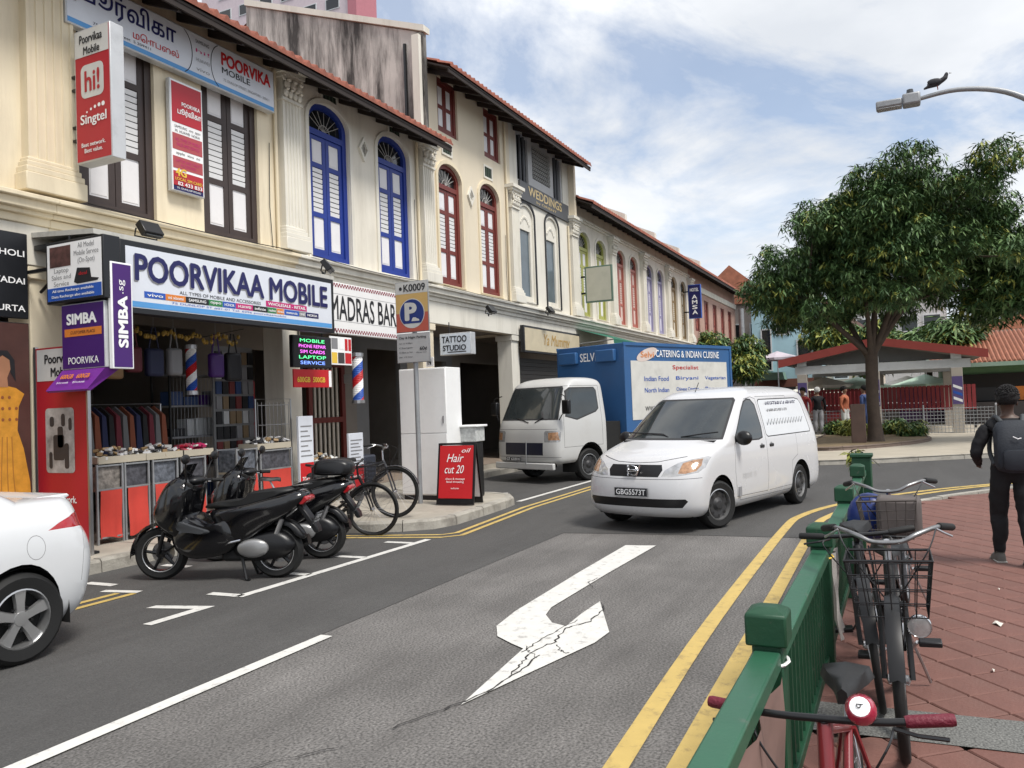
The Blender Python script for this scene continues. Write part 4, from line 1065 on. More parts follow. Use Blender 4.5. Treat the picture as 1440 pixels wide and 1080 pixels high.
# --- barber door, shop interior ---------------------------------------------------------
dr = thing('grille_door', 'oxide red barber shop door with cream upright bars', 'door', (0, 11.42, .265), 0)
f_ = MB(); sheet(f_, [(13.5, 0), (14.75, 0), (14.75, 2.55), (13.5, 2.55)], [[(13.62, .12), (14.63, .12), (14.63, 1.2), (13.62, 1.2)], [(13.62, 1.32), (14.63, 1.32), (14.63, 2.43), (13.62, 2.43)]], 0, .07)
f_.build('frame', SHUT_RED, dr)
for k in range(6): MB().box2(13.7 + k * .15, .02, .1, 13.76 + k * .15, .05, 2.45).build('bar', M('bar_cream', (0.55, 0.5, 0.42), .6), dr)
tr = wall_sign('fascia_sign', 'grey lettered strip over the barber door', 12.6, 15.1, 2.85, 3.1, 11.2, .06, M('grey_strip', (0.2, 0.2, 0.2), .6), INKGREY); text(tr, 'Madras Barber', 13.9, 2.97, 1.6, .12, MATS['lightbox_metal'])

def barber_pole(label, x, y, z, s=1.0):
    t = thing('barber_pole', label, 'barber pole', (x, y, z), 0, 'striped barber poles')
    n, hh = 24, .8 * s
    for k, nm in enumerate(('stripe', 'stripe', 'stripe')):
        mb = MB()
        for i in range(n):
            z0, z1 = hh * i / n, hh * (i + 1) / n
            for j in range(4):
                a0 = (k * 4 + j) * 2 * pi / 12 + i * .42; a1 = a0 + 2 * pi / 12
                b0, b1 = a0 + .42, a1 + .42; r_ = .1 * s
                mb.face([(r_ * cos(a0), r_ * sin(a0), z0), (r_ * cos(a1), r_ * sin(a1), z0), (r_ * cos(b1), r_ * sin(b1), z1), (r_ * cos(b0), r_ * sin(b0), z1)])
        mb.build(nm, (INKW, INKB, INKR)[k], t)
    for zz in (-.06, hh): MB().lathe([(0, 0), (.12 * s, 0), (.12 * s, .06), (0, .08)], (0, 0, zz), seg=14).build('cap', STEEL, t)
    MB().box2(-.02, .08, hh * .4, .02, .3, hh * .6).build('bracket', STEEL, t)
barber_pole('small striped barber pole hanging inside the phone shop', 8.85, 9.75, 2.1, .8)
barber_pole('striped barber pole below the barber sign by the service poster', 12.0, 9.0, 1.9, 1.0)

# racks with red cloth along the pavement
REDC = M('red_cloth', (0.52, 0.05, 0.035), .8, var=.12, vscale=3, bump=.2, bscale=20)
def cloth(w, h, seed):
    rnd = random.Random(seed); mb = MB(); nx, nz = 8, 8; ph = rnd.uniform(0, 6)
    def P(i, j):
        u, v = i / nx, j / nz
        return (u * w, -.02 + .018 * sin(u * 9 + ph) * (1 - .4 * v) + .01 * sin(v * 5 + ph), h * v + .02 * sin(u * 5 + ph) * (1 - v))
    mb.add([P(i, j) for j in range(nz + 1) for i in range(nx + 1)], [(j * (nx + 1) + i, j * (nx + 1) + i + 1, (j + 1) * (nx + 1) + i + 1, (j + 1) * (nx + 1) + i) for j in range(nz) for i in range(nx)])
    return mb
def rack(x0, w, label, h=1.0, y=9.08, top=None, group='metal goods racks along the phone shop front'):
    t = thing('goods_rack', label, 'rack', (x0, y, .146), 0, group)
    for (a, b) in ((0, 0), (w, 0), (0, .4), (w, .4)):
        MB().box2(a - .012, b - .012, 0, a + .012, b + .012, h).build('post', GALV, t)
    for zz in (.08, .68, h - .02):
        for yy in (0, .4): MB().box2(0.012, yy - .01, zz - .01, w - .012, yy + .01, zz + .01).build('rail', GALV, t)
    MB().box2(.013, .012, .66, w - .013, .388, .69).build('shelf', M('shelf_board', (0.3, 0.26, 0.2), .7), t)
    cloth(w - .05, .6, int(x0 * 50)).build('red_cloth', REDC, t, loc=(.025, -.002, .07), smooth=180)
    g = MB().box2(.02, .02, .69, w - .02, .38, h - .03).build('goods_bin', M('bin_mixed_%d' % (int(x0 * 10) % 3), ((0.1, 0.11, 0.13), (0.2, 0.18, 0.16), (0.06, 0.06, 0.07))[int(x0 * 10) % 3], .5, var=.8, vscale=14, bump=.8, bscale=25), t)
    return t
for k, (x0, w) in enumerate(((6.72, .36), (7.12, .36), (7.55, .4), (8.02, .42))):
    rack(x0, w, ['leftmost rack with a red cloth front by the banner stand', 'second red clothed rack from the banner stand', 'third red clothed rack from the banner stand, behind the scooter front', 'fourth red clothed rack, under the pink bag behind the scooter'][k])
rack(9.05, .42, 'red clothed rack right of the scooter handlebar', 1.05)
rack(9.55, .7, 'wide rack with white top right of the scooter seat', 1.0)
def heap(w, d, h, n, seed, sz=.05):
    rn = random.Random(seed); mb = MB()
    for k in range(n):
        x_, y_ = rn.uniform(-w / 2, w / 2), rn.uniform(-d / 2, d / 2); z_ = rn.uniform(0, h) * (1 - (2 * x_ / w) ** 2 * .5)
        mb.box((x_, y_, z_), (sz * rn.uniform(.6, 2.2), sz * rn.uniform(.6, 1.6), sz * rn.uniform(.3, .9)), rn.uniform(0, 3), rn.uniform(-.5, .5), rn.uniform(-.5, .5), mi=rn.randrange(4))
    return mb
MIXA = [M('goods_silver', (.45, .45, .46), .35), M('goods_dark', (.03, .03, .035), .5), M('goods_tan', (.3, .2, .1), .6), M('goods_white', (.55, .55, .53), .5)]
MIXB = [M('bag_pink', (0.45, 0.03, 0.12), .3), M('goods_rose', (.35, .08, .1), .4), MATS['goods_white'], M('goods_crimson', (.3, .01, .03), .35)]
for k, (x0, w, mix, lb) in enumerate(((7.45, .62, MIXA, 'shallow tray heaped with silver and dark goods on the racks behind the scooter'), (8.05, .55, MIXB, 'tray heaped with shiny pink packs behind the scooter'), (9.5, .75, MIXA, 'wide tray of mixed goods on the rack right of the scooter seat'), (6.74, .7, MIXA, 'tray of mixed goods on the two leftmost racks'))):
    t_ = thing('goods_tray', lb, 'tray', (x0 + w / 2, 9.28, 1.15), 0, 'trays of goods on the racks')
    tb = MB(); tb.box((0, 0, .01), (w, .42, .02))
    for sx_, sy_, dx_, dy_ in ((w, .015, 0, -.2), (w, .015, 0, .2), (.015, .4, -w / 2, 0), (.015, .4, w / 2, 0)): tb.box((dx_, dy_, .05), (sx_, sy_, .08))
    tb.build('tray', M('tray_beige', (.42, .38, .3), .6), t_); tag(heap(w * .9, .36, .16, 60, k + 2).build('heap', mix, t_, loc=(0, 0, .03), weld=False), kind='stuff')
# things inside the phone shop
def simple_box(name, label, cat, loc, size, mat, group=None, rz=0, bevel=.01):
    return tag(MB().box((0, 0, size[2] / 2), size).build(name, mat, None, loc=loc, rot=(0, 0, rz), bevel=bevel), label, cat, group)
gd = thing('door', 'dark green poster covered door at the back of the phone shop', 'door', (7.55, 11.6, .27), 0)
MB().box2(0, 0, 0, .95, .05, 2.1).build('panel', M('door_green', (0.02, 0.08, 0.04), .5), gd); MB().box2(-.06, .01, 0, -.003, .06, 2.16).box2(.953, .01, 0, 1.01, .06, 2.16).box2(-.06, .01, 2.103, 1.01, .06, 2.2).build('frame', DARKWOOD, gd); MB().ball((.85, -.03, 1.0), .035, 8, 6).build('handle', STEEL, gd)
for k, (x0, y0, w, h_, n, lb) in enumerate(((9.0, 10.4, 1.3, 2.2, 5, 'tall dark wire shelf in the phone shop right of the green door'), (6.75, 10.2, .7, 1.9, 4, 'dark shelf with bags at the left of the phone shop'))):
    s_ = thing('shelf_unit', lb, 'shelf', (x0, y0, .265), 0)
    for (a, b) in ((0, 0), (w, 0), (0, .4), (w, .4)): MB().box2(a - .015, b - .015, 0, a + .015, b + .015, h_).build('post', BLACKM, s_)
    for j in range(n): MB().box2(.016, .0, .1 + j * (h_ - .2) / (n - 1), w - .016, .4, .13 + j * (h_ - .2) / (n - 1)).build('shelf_board', INKGREY, s_)
    wm = MB()
    for q in range(int(w / .07)): wm.tube([(q * .07, -.005, .15), (q * .07, -.005, h_)], .004, 4)
    tag(wm.build('wire_mesh', GALV, s_, weld=False), kind='stuff')
    rnd = random.Random(k + 3)
    for j in range(n - 1):
        xx = .06; q_ = 0
        while xx < w - .2:
            bw = rnd.uniform(.16, .3); bh = rnd.uniform(.12, .3)
            bm_, bn_ = rnd.choice([(M('pack_dull_red', (.16, .03, .03), .5), 'dull red'), (M('pack_dull_blue', (.03, .06, .16), .5), 'dull blue'), (INKGREY, 'grey'), (LBOX, 'pale grey'), (M('pack_tan', (.2, .14, .08), .6), 'tan'), (INKP, 'purple'), (INKK, 'black')])
            simple_box('boxed_goods', '%s goods box, %s from the left on the %s board of the %s' % (bn_, ('first', 'second', 'third', 'fourth', 'fifth', 'sixth')[q_], ('lowest', 'second', 'third', 'fourth')[j], 'wire shelf' if k == 0 else 'left shelf'), 'box', (x0 + xx + bw / 2, y0 + .18, .265 + .131 + j * (h_ - .2) / (n - 1)), (bw - .02, .25, bh), bm_, 'boxed goods on phone shop shelf %s' % 'ab'[k])
            xx += bw + .02; q_ += 1
for (x_, z_, w_, h_, m_, s_, lb, y_) in ((10.2, 1.3, .6, 1.0, INKR, 'Singtel', 'dark red Singtel poster inside the phone shop', 10.35), (8.1, 1.2, .35, .5, INKB, '', 'blue poster on the phone shop back wall', 11.5), (7.0, 1.5, .4, .6, INKR, '', 'red poster at the left of the phone shop', 10.15)):
    w = wall_sign('poster', lb, x_, x_ + w_, z_, z_ + h_, y_, .02, m_, m_, .004)
    if s_: text(w, s_, x_ + w_ / 2, z_ + h_ * .7, w_ * .6, .12, INKW)
gl = thing('garland', 'string of gold garland hanging across the shop opening', 'garland', (0, 9.6, 0))
gm = MB()
for k in range(60):
    gm.ball((6.75 + k * .05, random.uniform(-.03, .03), 2.95 - .08 * sin(k * .31) ** 2 + random.uniform(-.04, .04)), (.03, .03, .04), 6, 4)
tag(gm.build('garland_beads', M('garland_gold', (0.4, 0.26, 0.05), .4, var=.4, vscale=20), gl, weld=False), kind='stuff')
MB().tube([(6.66, 0, 3.1), (7.5, 0, 2.95), (9, 0, 2.93), (9.8, 0, 3.1)], .006, 4).build('cord', BLACKM, gl)
# packs hanging from a wire grid under the canopy, phone cases on a pegboard, stacked cartons
pg = thing('pegboard', 'grey pegboard hung with small phone case packs inside the phone shop', 'pegboard', (9.7, 10.2, .265))
MB().box2(0, 0, 0, .9, .03, 2.6).build('board', M('peg_grey', (.22, .22, .22), .7), pg)
rnd2 = random.Random(9)
for i_ in range(6):
    for j_ in range(9):
        c_ = rnd2.choice([INKGREY, INKK, INKK, INKGREY, M('pack_dull_red', (.16, .03, .03), .5), M('pack_dull_blue', (.03, .06, .16), .5), M('pack_tan', (.2, .14, .08), .6), LBOX]); MB().box2(.04 + i_ * .145, -.03, .3 + j_ * .25, .155 + i_ * .145, -.002, .51 + j_ * .25).build('case_pack', c_, pg)
for k, (x_, y_, z_, w_, h_, m_, lb) in enumerate(((7.0, 9.55, 2.3, .3, .42, INKK, 'black bag'), (7.35, 9.55, 2.25, .26, .4, M('bag_tan', (.25, .15, .07), .7), 'tan bag'), (7.7, 9.6, 2.35, .25, .36, M('bag_maroon', (.12, .02, .03), .6), 'maroon bag'), (8.05, 9.6, 2.3, .28, .4, M('bag_navy', (.015, .02, .06), .6), 'navy bag'), (8.4, 9.6, 2.32, .24, .4, INKGREY, 'grey bag'), (9.2, 9.6, 2.3, .26, .38, INKP, 'purple bag'), (9.55, 9.6, 2.25, .3, .45, INKK, 'long black bag'))):
    t_ = thing('hanging_bag', '%s hanging under the phone shop ceiling, %s from the left' % (lb, ('first', 'second', 'third', 'fourth', 'fifth', 'sixth', 'seventh')[k]), 'bag', (x_, y_, z_), 0, 'bags hanging in the phone shop')
    MB().box2(-w_ / 2, -.06, 0, w_ / 2, .06, h_).build('pouch', m_, t_, bevel=.04); MB().tube([(-w_ * .3, 0, h_ - .02), (-w_ * .1, 0, h_ + .3), (w_ * .1, 0, h_ + .3), (w_ * .3, 0, h_ - .02)], .012, 5).build('strap', m_, t_); MB().tube([(0, 0, h_ + .3), (0, 0, 3.66 - z_)], .004, 4).build('hook_wire', STEEL, t_)
for k, (x_, y_, s_, m_, lb) in enumerate(((8.7, 9.75, (.4, .35, .5), M('carton_a', (.3, .21, .12), .8), 'brown carton on the walkway left of the racks gap'), (8.65, 10.3, (.5, .4, .9), INKW, 'white appliance box inside the phone shop'))):
    simple_box('carton', lb, 'box', (x_, y_, .265), s_, m_)
gr_ = thing('garment_rail', 'rail of hanging dark and red shirts behind the left racks', 'rail', (6.85, 9.85, .265))
MB().tube([(0, 0, 0), (0, 0, 1.65), (1.5, 0, 1.65), (1.5, 0, 0)], .016, 6).build('frame', STEEL, gr_)
for k in range(13):
    c_ = [M('shirt_maroon', (.13, .02, .03), .85), M('shirt_navy', (.02, .025, .07), .85), M('shirt_grey', (.14, .14, .14), .85), M('shirt_black', (.015, .015, .016), .85), M('shirt_rust', (.2, .06, .03), .85)][(k * 7) % 5]
    x_ = .1 + k * .107; hh = .62 + .12 * ((k * 5) % 4) / 3
    MB().add([(x_ - .03, -.2, 1.5), (x_ + .03, -.2, 1.48), (x_ + .045, -.24, 1.55 - hh), (x_ - .045, -.22, 1.55 - hh), (x_ - .03, .2, 1.5), (x_ + .03, .2, 1.48), (x_ + .045, .22, 1.55 - hh), (x_ - .045, .24, 1.55 - hh), (x_ - .01, 0, 1.62), (x_ + .01, 0, 1.62)], [(0, 1, 2, 3), (5, 4, 7, 6), (0, 3, 7, 4), (1, 5, 6, 2), (3, 2, 6, 7), (0, 8, 9, 1), (4, 5, 9, 8), (0, 4, 8), (1, 9, 5)]).build('shirt', c_, gr_, smooth=40)
# roll of fabric, helmet and stuff between racks and barber
for k, (x_, w_, h_, top, low, lb) in enumerate(((10.42, .36, 1.5, FACEW, INKR, 'white over red printed display board by the wire rack'), (11.75, .42, 1.15, FACEW, INKR, 'white over red printed stand left of the white cabinet'))):
    t_ = thing('display_board', lb, 'display board', (x_, 9.05, .146))
    MB().box2(0, 0, .04, w_, .05, h_).build('panel', top, t_, bevel=.006); MB().box2(-.03, -.1, 0, w_ + .03, .16, .038).build('foot', BLACKM, t_)
    patch(t_, .01, .06, w_ - .01, h_ * .48, low)
    for j in range(7): patch(t_, .04, h_ * .55 + j * h_ * .055, w_ - .04 - .05 * (j % 3), h_ * .55 + j * h_ * .055 + .02, INKGREY, y=-.004)
    text(t_, 'HAIR CUT' if k else 'TOP UP', w_ / 2, h_ * .3, w_ * .7, .07, INKW, y=-.006, bold=.02)
lg_ = thing('suitcase', 'dark upright suitcase by the barber shop', 'luggage', (12.4, 9.2, .146)); MB().box2(-.2, -.13, .05, .2, .13, .72).build('shell', M('case_dark', (0.03, 0.035, 0.05), .4), lg_, bevel=.04); MB().tube([(-.1, .1, .7), (-.1, .1, 1.05), (.1, .1, 1.05), (.1, .1, .7)], .012, 6).build('handle', STEEL, lg_)
for q_ in (-.14, .14): MB().lathe([(0, -.015), (.025, -.015), (.025, .015), (0, .015)], (q_, 0, .026), 'y', 10).build('wheel', RUBBER, lg_)
gb_ = thing('goods_bin', 'open bin of mixed beige goods behind the bicycles', 'bin', (11.2, 9.2, .146)); tb = MB()
for sx_, sy_, dx_, dy_ in ((.55, .02, 0, -.2), (.55, .02, 0, .2), (.02, .4, -.27, 0), (.02, .4, .27, 0)): tb.box((dx_, dy_, .36), (sx_, sy_, .72))
tb.build('crate', M('crate_grey', (.2, .2, .19), .6), gb_); tag(heap(.5, .36, .16, 70, 31).build('heap', MIXA, gb_, loc=(0, 0, .66), weld=False), kind='stuff')
sg = thing('wire_rack', 'tall grey wire rack by the LED board', 'rack', (9.75, 9.3, .146))
for k in range(9): MB().tube([(k * .09, 0, .05), (k * .09, 0, 1.75)], .006, 5).build('wire', STEEL, sg)
for k in range(6): MB().tube([(0, -.008, .1 + k * .32), (.72, -.008, .1 + k * .32)], .006, 5).build('wire', STEEL, sg)
MB().tube([(-.05, 0, 0), (-.05, 0, 1.8), (.77, 0, 1.8), (.77, 0, 0)], .014, 6).build('frame', STEEL, sg)

# --- further shops
tt = perp_sign('lightbox_sign', 'small white TATTOO STUDIO lightbox right of the parking sign', 15.5, 9.33, .8, 2.87, 3.36, .22, M('sign_face_bluish', (0.62, 0.68, 0.75), .35), LBOX)
text(tt, 'TATTOO', .38, 3.22, .64, .15, INKK, bold=.03); text(tt, 'STUDIO', .38, 3.03, .6, .13, INKK, bold=.03); patch(tt, .2, 2.925, .68, 2.945, INKK)
MB().tube([(.2, .1, 3.36), (.2, .1, 3.62)], .012, 5).build('hanger', BLACKM, tt)
bs = wall_sign('shop_sign', 'beige shop board with gold script above the truck', 19.95, 24.2, 3.15, 3.9, 9.3, .12, M('sign_face_beige', (0.55, 0.48, 0.34), .5, dirt=.2), SIGNK, .06)
text(bs, 'Ya Mummy', 22.3, 3.52, 2.0, .42, M('ink_gold', (0.42, 0.25, 0.06), .4), shear=.3, bold=.01)
sh = thing('shop_opening_shade', 'dark slats standing in for the shaded shop opening below the beige board', 'shutter', (0, 9.62, .265))  # dark slats painted in for the shade of the open shopfront
for k in range(24): MB().box2(20.1, .0 + .01 * (k % 2), k * .115, 24.05, .04 + .01 * (k % 2), k * .115 + .11).build('slat', M('opening_shade_dark', (0.03, 0.028, 0.027), .6), sh)
aw = thing('awning', 'green fabric awning over the shop behind the truck', 'awning', (0, 0, 0))
mb = MB()
for k in range(8):
    xa, xb = 24.3 + k * .38, 24.3 + (k + 1) * .38
    mb.add([(xa, 9.46, 4.1), (xb, 9.46, 4.1), (xb, 8.2, 3.7), (xa, 8.2, 3.7), (xb, 8.19, 3.55), (xa, 8.19, 3.55)], [(0, 1, 2, 3), (3, 2, 4, 5)])
mb.build('canvas', M('awning_green', (0.012, 0.12, 0.075), .7, var=.1), aw)
for xx in (24.35, 27.3): MB().tube([(xx, 9.46, 3.6), (xx, 8.22, 3.68)], .02, 6).build('arm', GALV, aw)
bd = perp_sign('board_sign', 'blank pale board sign with green frame sticking out by the yellow-green shutters', 25.0, 9.35, .95, 5.0, 6.2, .1, M('board_pale', (0.45, 0.44, 0.36), .6, dirt=.2), M('frame_green', (0.1, 0.16, 0.12), .5), border=.05)
MB().box2(-.15, .03, 5.3, 0, .07, 5.36).box2(-.15, .03, 5.85, 0, .07, 5.91).build('bracket', BLACKM, bd)
bl = perp_sign('board_sign', 'tall narrow blue sign with white characters near the end of the row', 39.0, 9.25, .62, 5.6, 7.25, .15, INKN, INKB, border=.03)
text(bl, 'HOTEL', .31, 7.0, .42, .16, INKW, bold=.02)
for k, s_ in enumerate('AMSA'): text(bl, s_, .31, 6.65 - k * .25, .26, .2, INKW, bold=.03)
MB().box2(-.25, .03, 5.9, 0, .07, 5.96).box2(-.25, .03, 6.9, 0, .07, 6.96).build('bracket', BLACKM, bl)

# ================================================================== vehicles
CARW = M('car_paint_white', (0.58, 0.59, 0.6), .25, var=.02, vscale=1, coat=.6, dirt=.06, dscale=2.5, dirtcol=(.4, .38, .35))
VANW = M('van_paint_white', (0.55, 0.55, 0.56), .27, var=.02, vscale=1, coat=.5, dirt=.12, dscale=2.0, dirtcol=(.4, .38, .35))
TRKW = M('truck_paint_white', (0.5, 0.5, 0.49), .36, var=.03, vscale=1, coat=.3, dirt=.25, dscale=2.0, dirtcol=(.35, .32, .28))
GAPM = M('panel_gap', (0.03, 0.03, 0.032), .8)
WGLASS = M('vehicle_glass', (0.03, 0.036, 0.038), .05, var=.25, vscale=2.5, spec=.9)
LAMPC = M('lamp_clear', (0.42, 0.42, 0.42), .1, metal=.35, var=.35, vscale=14, coat=.8)
AMBER = M('lamp_amber', (0.36, 0.2, 0.11), .15, var=.55, vscale=16, coat=.8)
REDL = M('lamp_red', (0.33, 0.008, 0.012), .12, var=.2, vscale=10, coat=.9)
ALLOY = M('alloy', (0.5, 0.5, 0.5), .3, metal=.85, var=.08)
DIRTYK = M('arch_black', (0.012, 0.012, 0.012), .9)

def catmull(keys, per=4):
    K = [np.array(k, float) for k in keys]; out = []
    for i in range(len(K) - 1):
        p0, p1, p2, p3 = K[max(i - 1, 0)], K[i], K[i + 1], K[min(i + 2, len(K) - 1)]
        for k in range(per):
            t = k / per
            out.append(.5 * ((2 * p1) + (p2 - p0) * t + (2 * p0 - 5 * p1 + 4 * p2 - p3) * t * t + (3 * p1 - p0 - 3 * p2 + p3) * t ** 3))
    out.append(K[-1])
    return out
def slice_body(keys, nf=14, ns=22, nr=8, ef=2.6, er=3.2, per=4):
    """stack of rounded plan outlines; each key is (z, x_front, x_rear, half_width, front_round, rear_round)"""
    bm = bmesh.new(); rings = []
    for (z, xf, xr, hw, df, dr) in catmull(keys, per):
        half = []
        for k in range(nf + 1):
            th = pi / 2 * k / nf
            half.append((xf - df + df * max(0, cos(th)) ** (2 / ef), hw * sin(th) ** (2 / ef)))
        for k in range(1, ns):
            t = k / ns
            half.append(((xf - df) * (1 - t) + (xr + dr) * t, hw))
        for k in range(nr + 1):
            th = pi / 2 * k / nr
            half.append((xr + dr - dr * sin(th) ** (2 / er), hw * max(0, cos(th)) ** (2 / er)))
        ring = half + [(x, -y) for (x, y) in half[-2:0:-1]]
        rings.append([bm.verts.new((x, y, z)) for x, y in ring])
    n = len(rings[0])
    for a, b in zip(rings[:-1], rings[1:]):
        for i in range(n):
            try: bm.faces.new((a[i], a[(i + 1) % n], b[(i + 1) % n], b[i]))
            except ValueError: pass
    bm.faces.new(rings[-1]); bm.faces.new(rings[0][::-1])
    bmesh.ops.recalc_face_normals(bm, faces=bm.faces)
    bm.normal_update()
    return bm
def pip(p, poly): return inside(p, poly)
def cut(bm, poly, axis, sgn, mi, nmin=.15, only=None, lim=None):
    """cut the outline poly into the surface (seen along axis) and give the faces inside material mi"""
    ia, ib, ic = (1, 2, 0) if axis == 'x' else (0, 2, 1)
    def ok(f):
        c = f.calc_center_median()
        return f.normal[ic] * sgn > nmin and c[ic] * sgn > (lim if lim is not None else -9)
    n = len(poly)
    for i in range(n):
        a, b = Vector(poly[i]), Vector(poly[(i + 1) % n])
        if (b - a).length < 1e-6: continue
        lo0, hi0 = min(a.x, b.x) - 1e-4, max(a.x, b.x) + 1e-4; lo1, hi1 = min(a.y, b.y) - 1e-4, max(a.y, b.y) + 1e-4
        fs = []
        for f in bm.faces:
            if not ok(f): continue
            us = [v.co[ia] for v in f.verts]; ws = [v.co[ib] for v in f.verts]
            if min(us) > hi0 or max(us) < lo0 or min(ws) > hi1 or max(ws) < lo1: continue
            fs.append(f)
        if not fs: continue
        no2 = Vector((-(b - a).y, (b - a).x)).normalized()
        co = [0, 0, 0]; no = [0, 0, 0]
        co[ia], co[ib] = a.x, a.y; no[ia], no[ib] = no2.x, no2.y
        geo = list({e for f in fs for e in f.edges}) + list({v for f in fs for v in f.verts}) + fs
        bmesh.ops.bisect_plane(bm, geom=geo, dist=1e-5, plane_co=co, plane_no=no)
        bm.normal_update()
    for f in bm.faces:
        if ok(f):
            c = f.calc_center_median()
            if pip((c[ia], c[ib]), poly) and (only is None or f.material_index in only): f.material_index = mi
def groove(bm, pts, axis, sgn, mi, w=.007, nmin=.15, only=(0,), lim=None):
    for i in range(len(pts) - 1):
        a, b = Vector(pts[i]), Vector(pts[i + 1]); d = (b - a).normalized(); nn = Vector((-d.y, d.x)) * w / 2; e = d * w * .4
        cut(bm, [tuple(a - e + nn), tuple(a - e - nn), tuple(b + e - nn), tuple(b + e + nn)], axis, sgn, mi, nmin, only, lim)
def split(bm, root, spec, smooth=40):
    """spec: {material index: (part name, material, parent index or None)}; every connected piece becomes a part of its own"""
    objs = {}
    for mi, (nm, mat, par) in spec.items():
        left = {f for f in bm.faces if f.material_index == mi}
        comps = []
        if nm in ('panel_gap', 'window_seal', 'body', 'cab', 'roof'):
            comps = [list(left)]
        else:
            while left:
                st = [left.pop()]; comp = []
                while st:
                    f = st.pop(); comp.append(f)
                    for e in f.edges:
                        for g in e.link_faces:
                            if g in left: left.discard(g); st.append(g)
                comps.append(comp)
        for comp in comps:
            if not comp: continue
            idx = {}; vs = []; fs = []
            for f in comp:
                q = []
                for v in f.verts:
                    if v.index not in idx: idx[v.index] = len(vs); vs.append(v.co[:])
                    q.append(idx[v.index])
                fs.append(q)
            me = bpy.data.meshes.new(nm); me.from_pydata(vs, [], fs); me.update()
            par_o = root
            if par in objs:
                c = sum((Vector(v) for v in vs), Vector()) / len(vs)
                par_o = min(objs[par], key=lambda o: (sum((v.co for v in o.data.vertices), Vector()) / len(o.data.vertices) - c).length)
            o = link(nm, me, mat, par_o, smooth=smooth)
            if nm in ('panel_gap', 'window_seal'): o['kind'] = 'stuff'
            objs.setdefault(mi, []).append(o)
    return objs
def circle(cx, cz, r, n=28): return [(cx + r * cos(2 * pi * k / n), cz + r * sin(2 * pi * k / n)) for k in range(n)]

def wheel(root, x, y, r, w, style, side, steer=0.0, name='wheel'):
    """tyre with rounded shoulders, rim and spokes; side=+1 shows its face to local +y"""
    wt = MB()
    ri = r * .66
    wt.lathe([(ri, -w / 2 + .01), (r - .035, -w / 2), (r - .008, -w / 2 + .02), (r, -w / 4), (r, w / 4), (r - .008, w / 2 - .02), (r - .035, w / 2), (ri, w / 2 - .01), (ri - .01, 0), (ri, -w / 2 + .01)], axis='y', seg=36)
    t = wt.build('wheel', RUBBER, root, loc=(x, y, r), rot=(0, 0, steer), smooth=40)
    rm = MB(); s = side
    rm.lathe([(ri + .004, s * (w / 2 - .015)), (ri - .012, s * (w / 2 - .008)), (ri - .02, s * (w / 2 - .05)), (ri - .025, -s * w / 3)], axis='y', seg=36)
    rm.build('rim', ALLOY if style != 'steel' else GALV, t, smooth=40)
    MB().lathe([(0, s * .0), (ri - .02, s * .0)], axis='y', seg=30).build('brake_disc', DIRTYK, t)
    sp = MB(); yo = s * (w / 2 - .03)
    if style == 'alloy5':
        for k in range(5):
            a = 2 * pi * k / 5 + .3
            ca_, sa_ = cos(a), sin(a)
            pts = []
            for (rr_, hw_) in ((.03, .034), (ri * .5, .036), (ri - .012, .052)):
                pts.append((rr_, hw_))
            vs = []
            for rr_, hw_ in pts:
                for q, yy in ((-hw_, yo - s * .02), (-hw_ * .8, yo + s * .006), (hw_ * .8, yo + s * .006), (hw_, yo - s * .02)):
                    vs.append((rr_ * ca_ - q * sa_, yy - s * .0, rr_ * sa_ + q * ca_))
            fs = [(i * 4 + j, (i + 1) * 4 + j, (i + 1) * 4 + j + 1, i * 4 + j + 1) for i in range(2) for j in range(3)]
            sp.add(vs, fs)
        sp.lathe([(0, yo + s * .012), (.05, yo + s * .01), (.062, yo - s * .015)], axis='y', seg=16)
        sp.build('spokes', ALLOY, t, smooth=30)
        for k in range(5): MB().lathe([(0, yo + s * .004), (.009, yo + s * .003), (.01, yo - s * .02)], (.085 * cos(2 * pi * k / 5 + .93), 0, .085 * sin(2 * pi * k / 5 + .93)), 'y', 8).build('wheel_nut', BLACKM, t)
    else:
        m_ = STEEL if style == 'cap' else GALV
        sp.lathe([(0, yo + s * .02), (.05, yo + s * .018), (.09, yo - s * .01), (ri * .75, yo - s * .005), (ri - .015, yo - s * .03)], axis='y', seg=24)
        sp.build('hub_cap', M('hub_grey', (.04, .04, .042), .5, metal=.3, var=.3, vscale=8), t, smooth=30)
        for k in range(8):
            a = 2 * pi * k / 8
            MB().lathe([(0, yo + s * .002), (.022, yo + s * .001)], (ri * .72 * cos(a), 0, ri * .72 * sin(a)), 'y', 10).build('hole', DIRTYK, t)
    return t
def arch_liner(root, x, r, y0, y1):
    mb = MB(); n = 16
    pts = [(x + r * cos(pi * k / n - .0), r * .86 + r * sin(pi * k / n) * .98) for k in range(n + 1)]
    pts = [(x + r, .2)] + pts + [(x - r, .2)]
    for (a, b) in zip(pts[:-1], pts[1:]): mb.face([(a[0], y0, a[1]), (b[0], y0, b[1]), (b[0], y1, b[1]), (a[0], y1, a[1])])
    mb.face([(p[0], y0, p[1]) for p in pts])
    mb.build('arch_liner', DIRTYK, root)
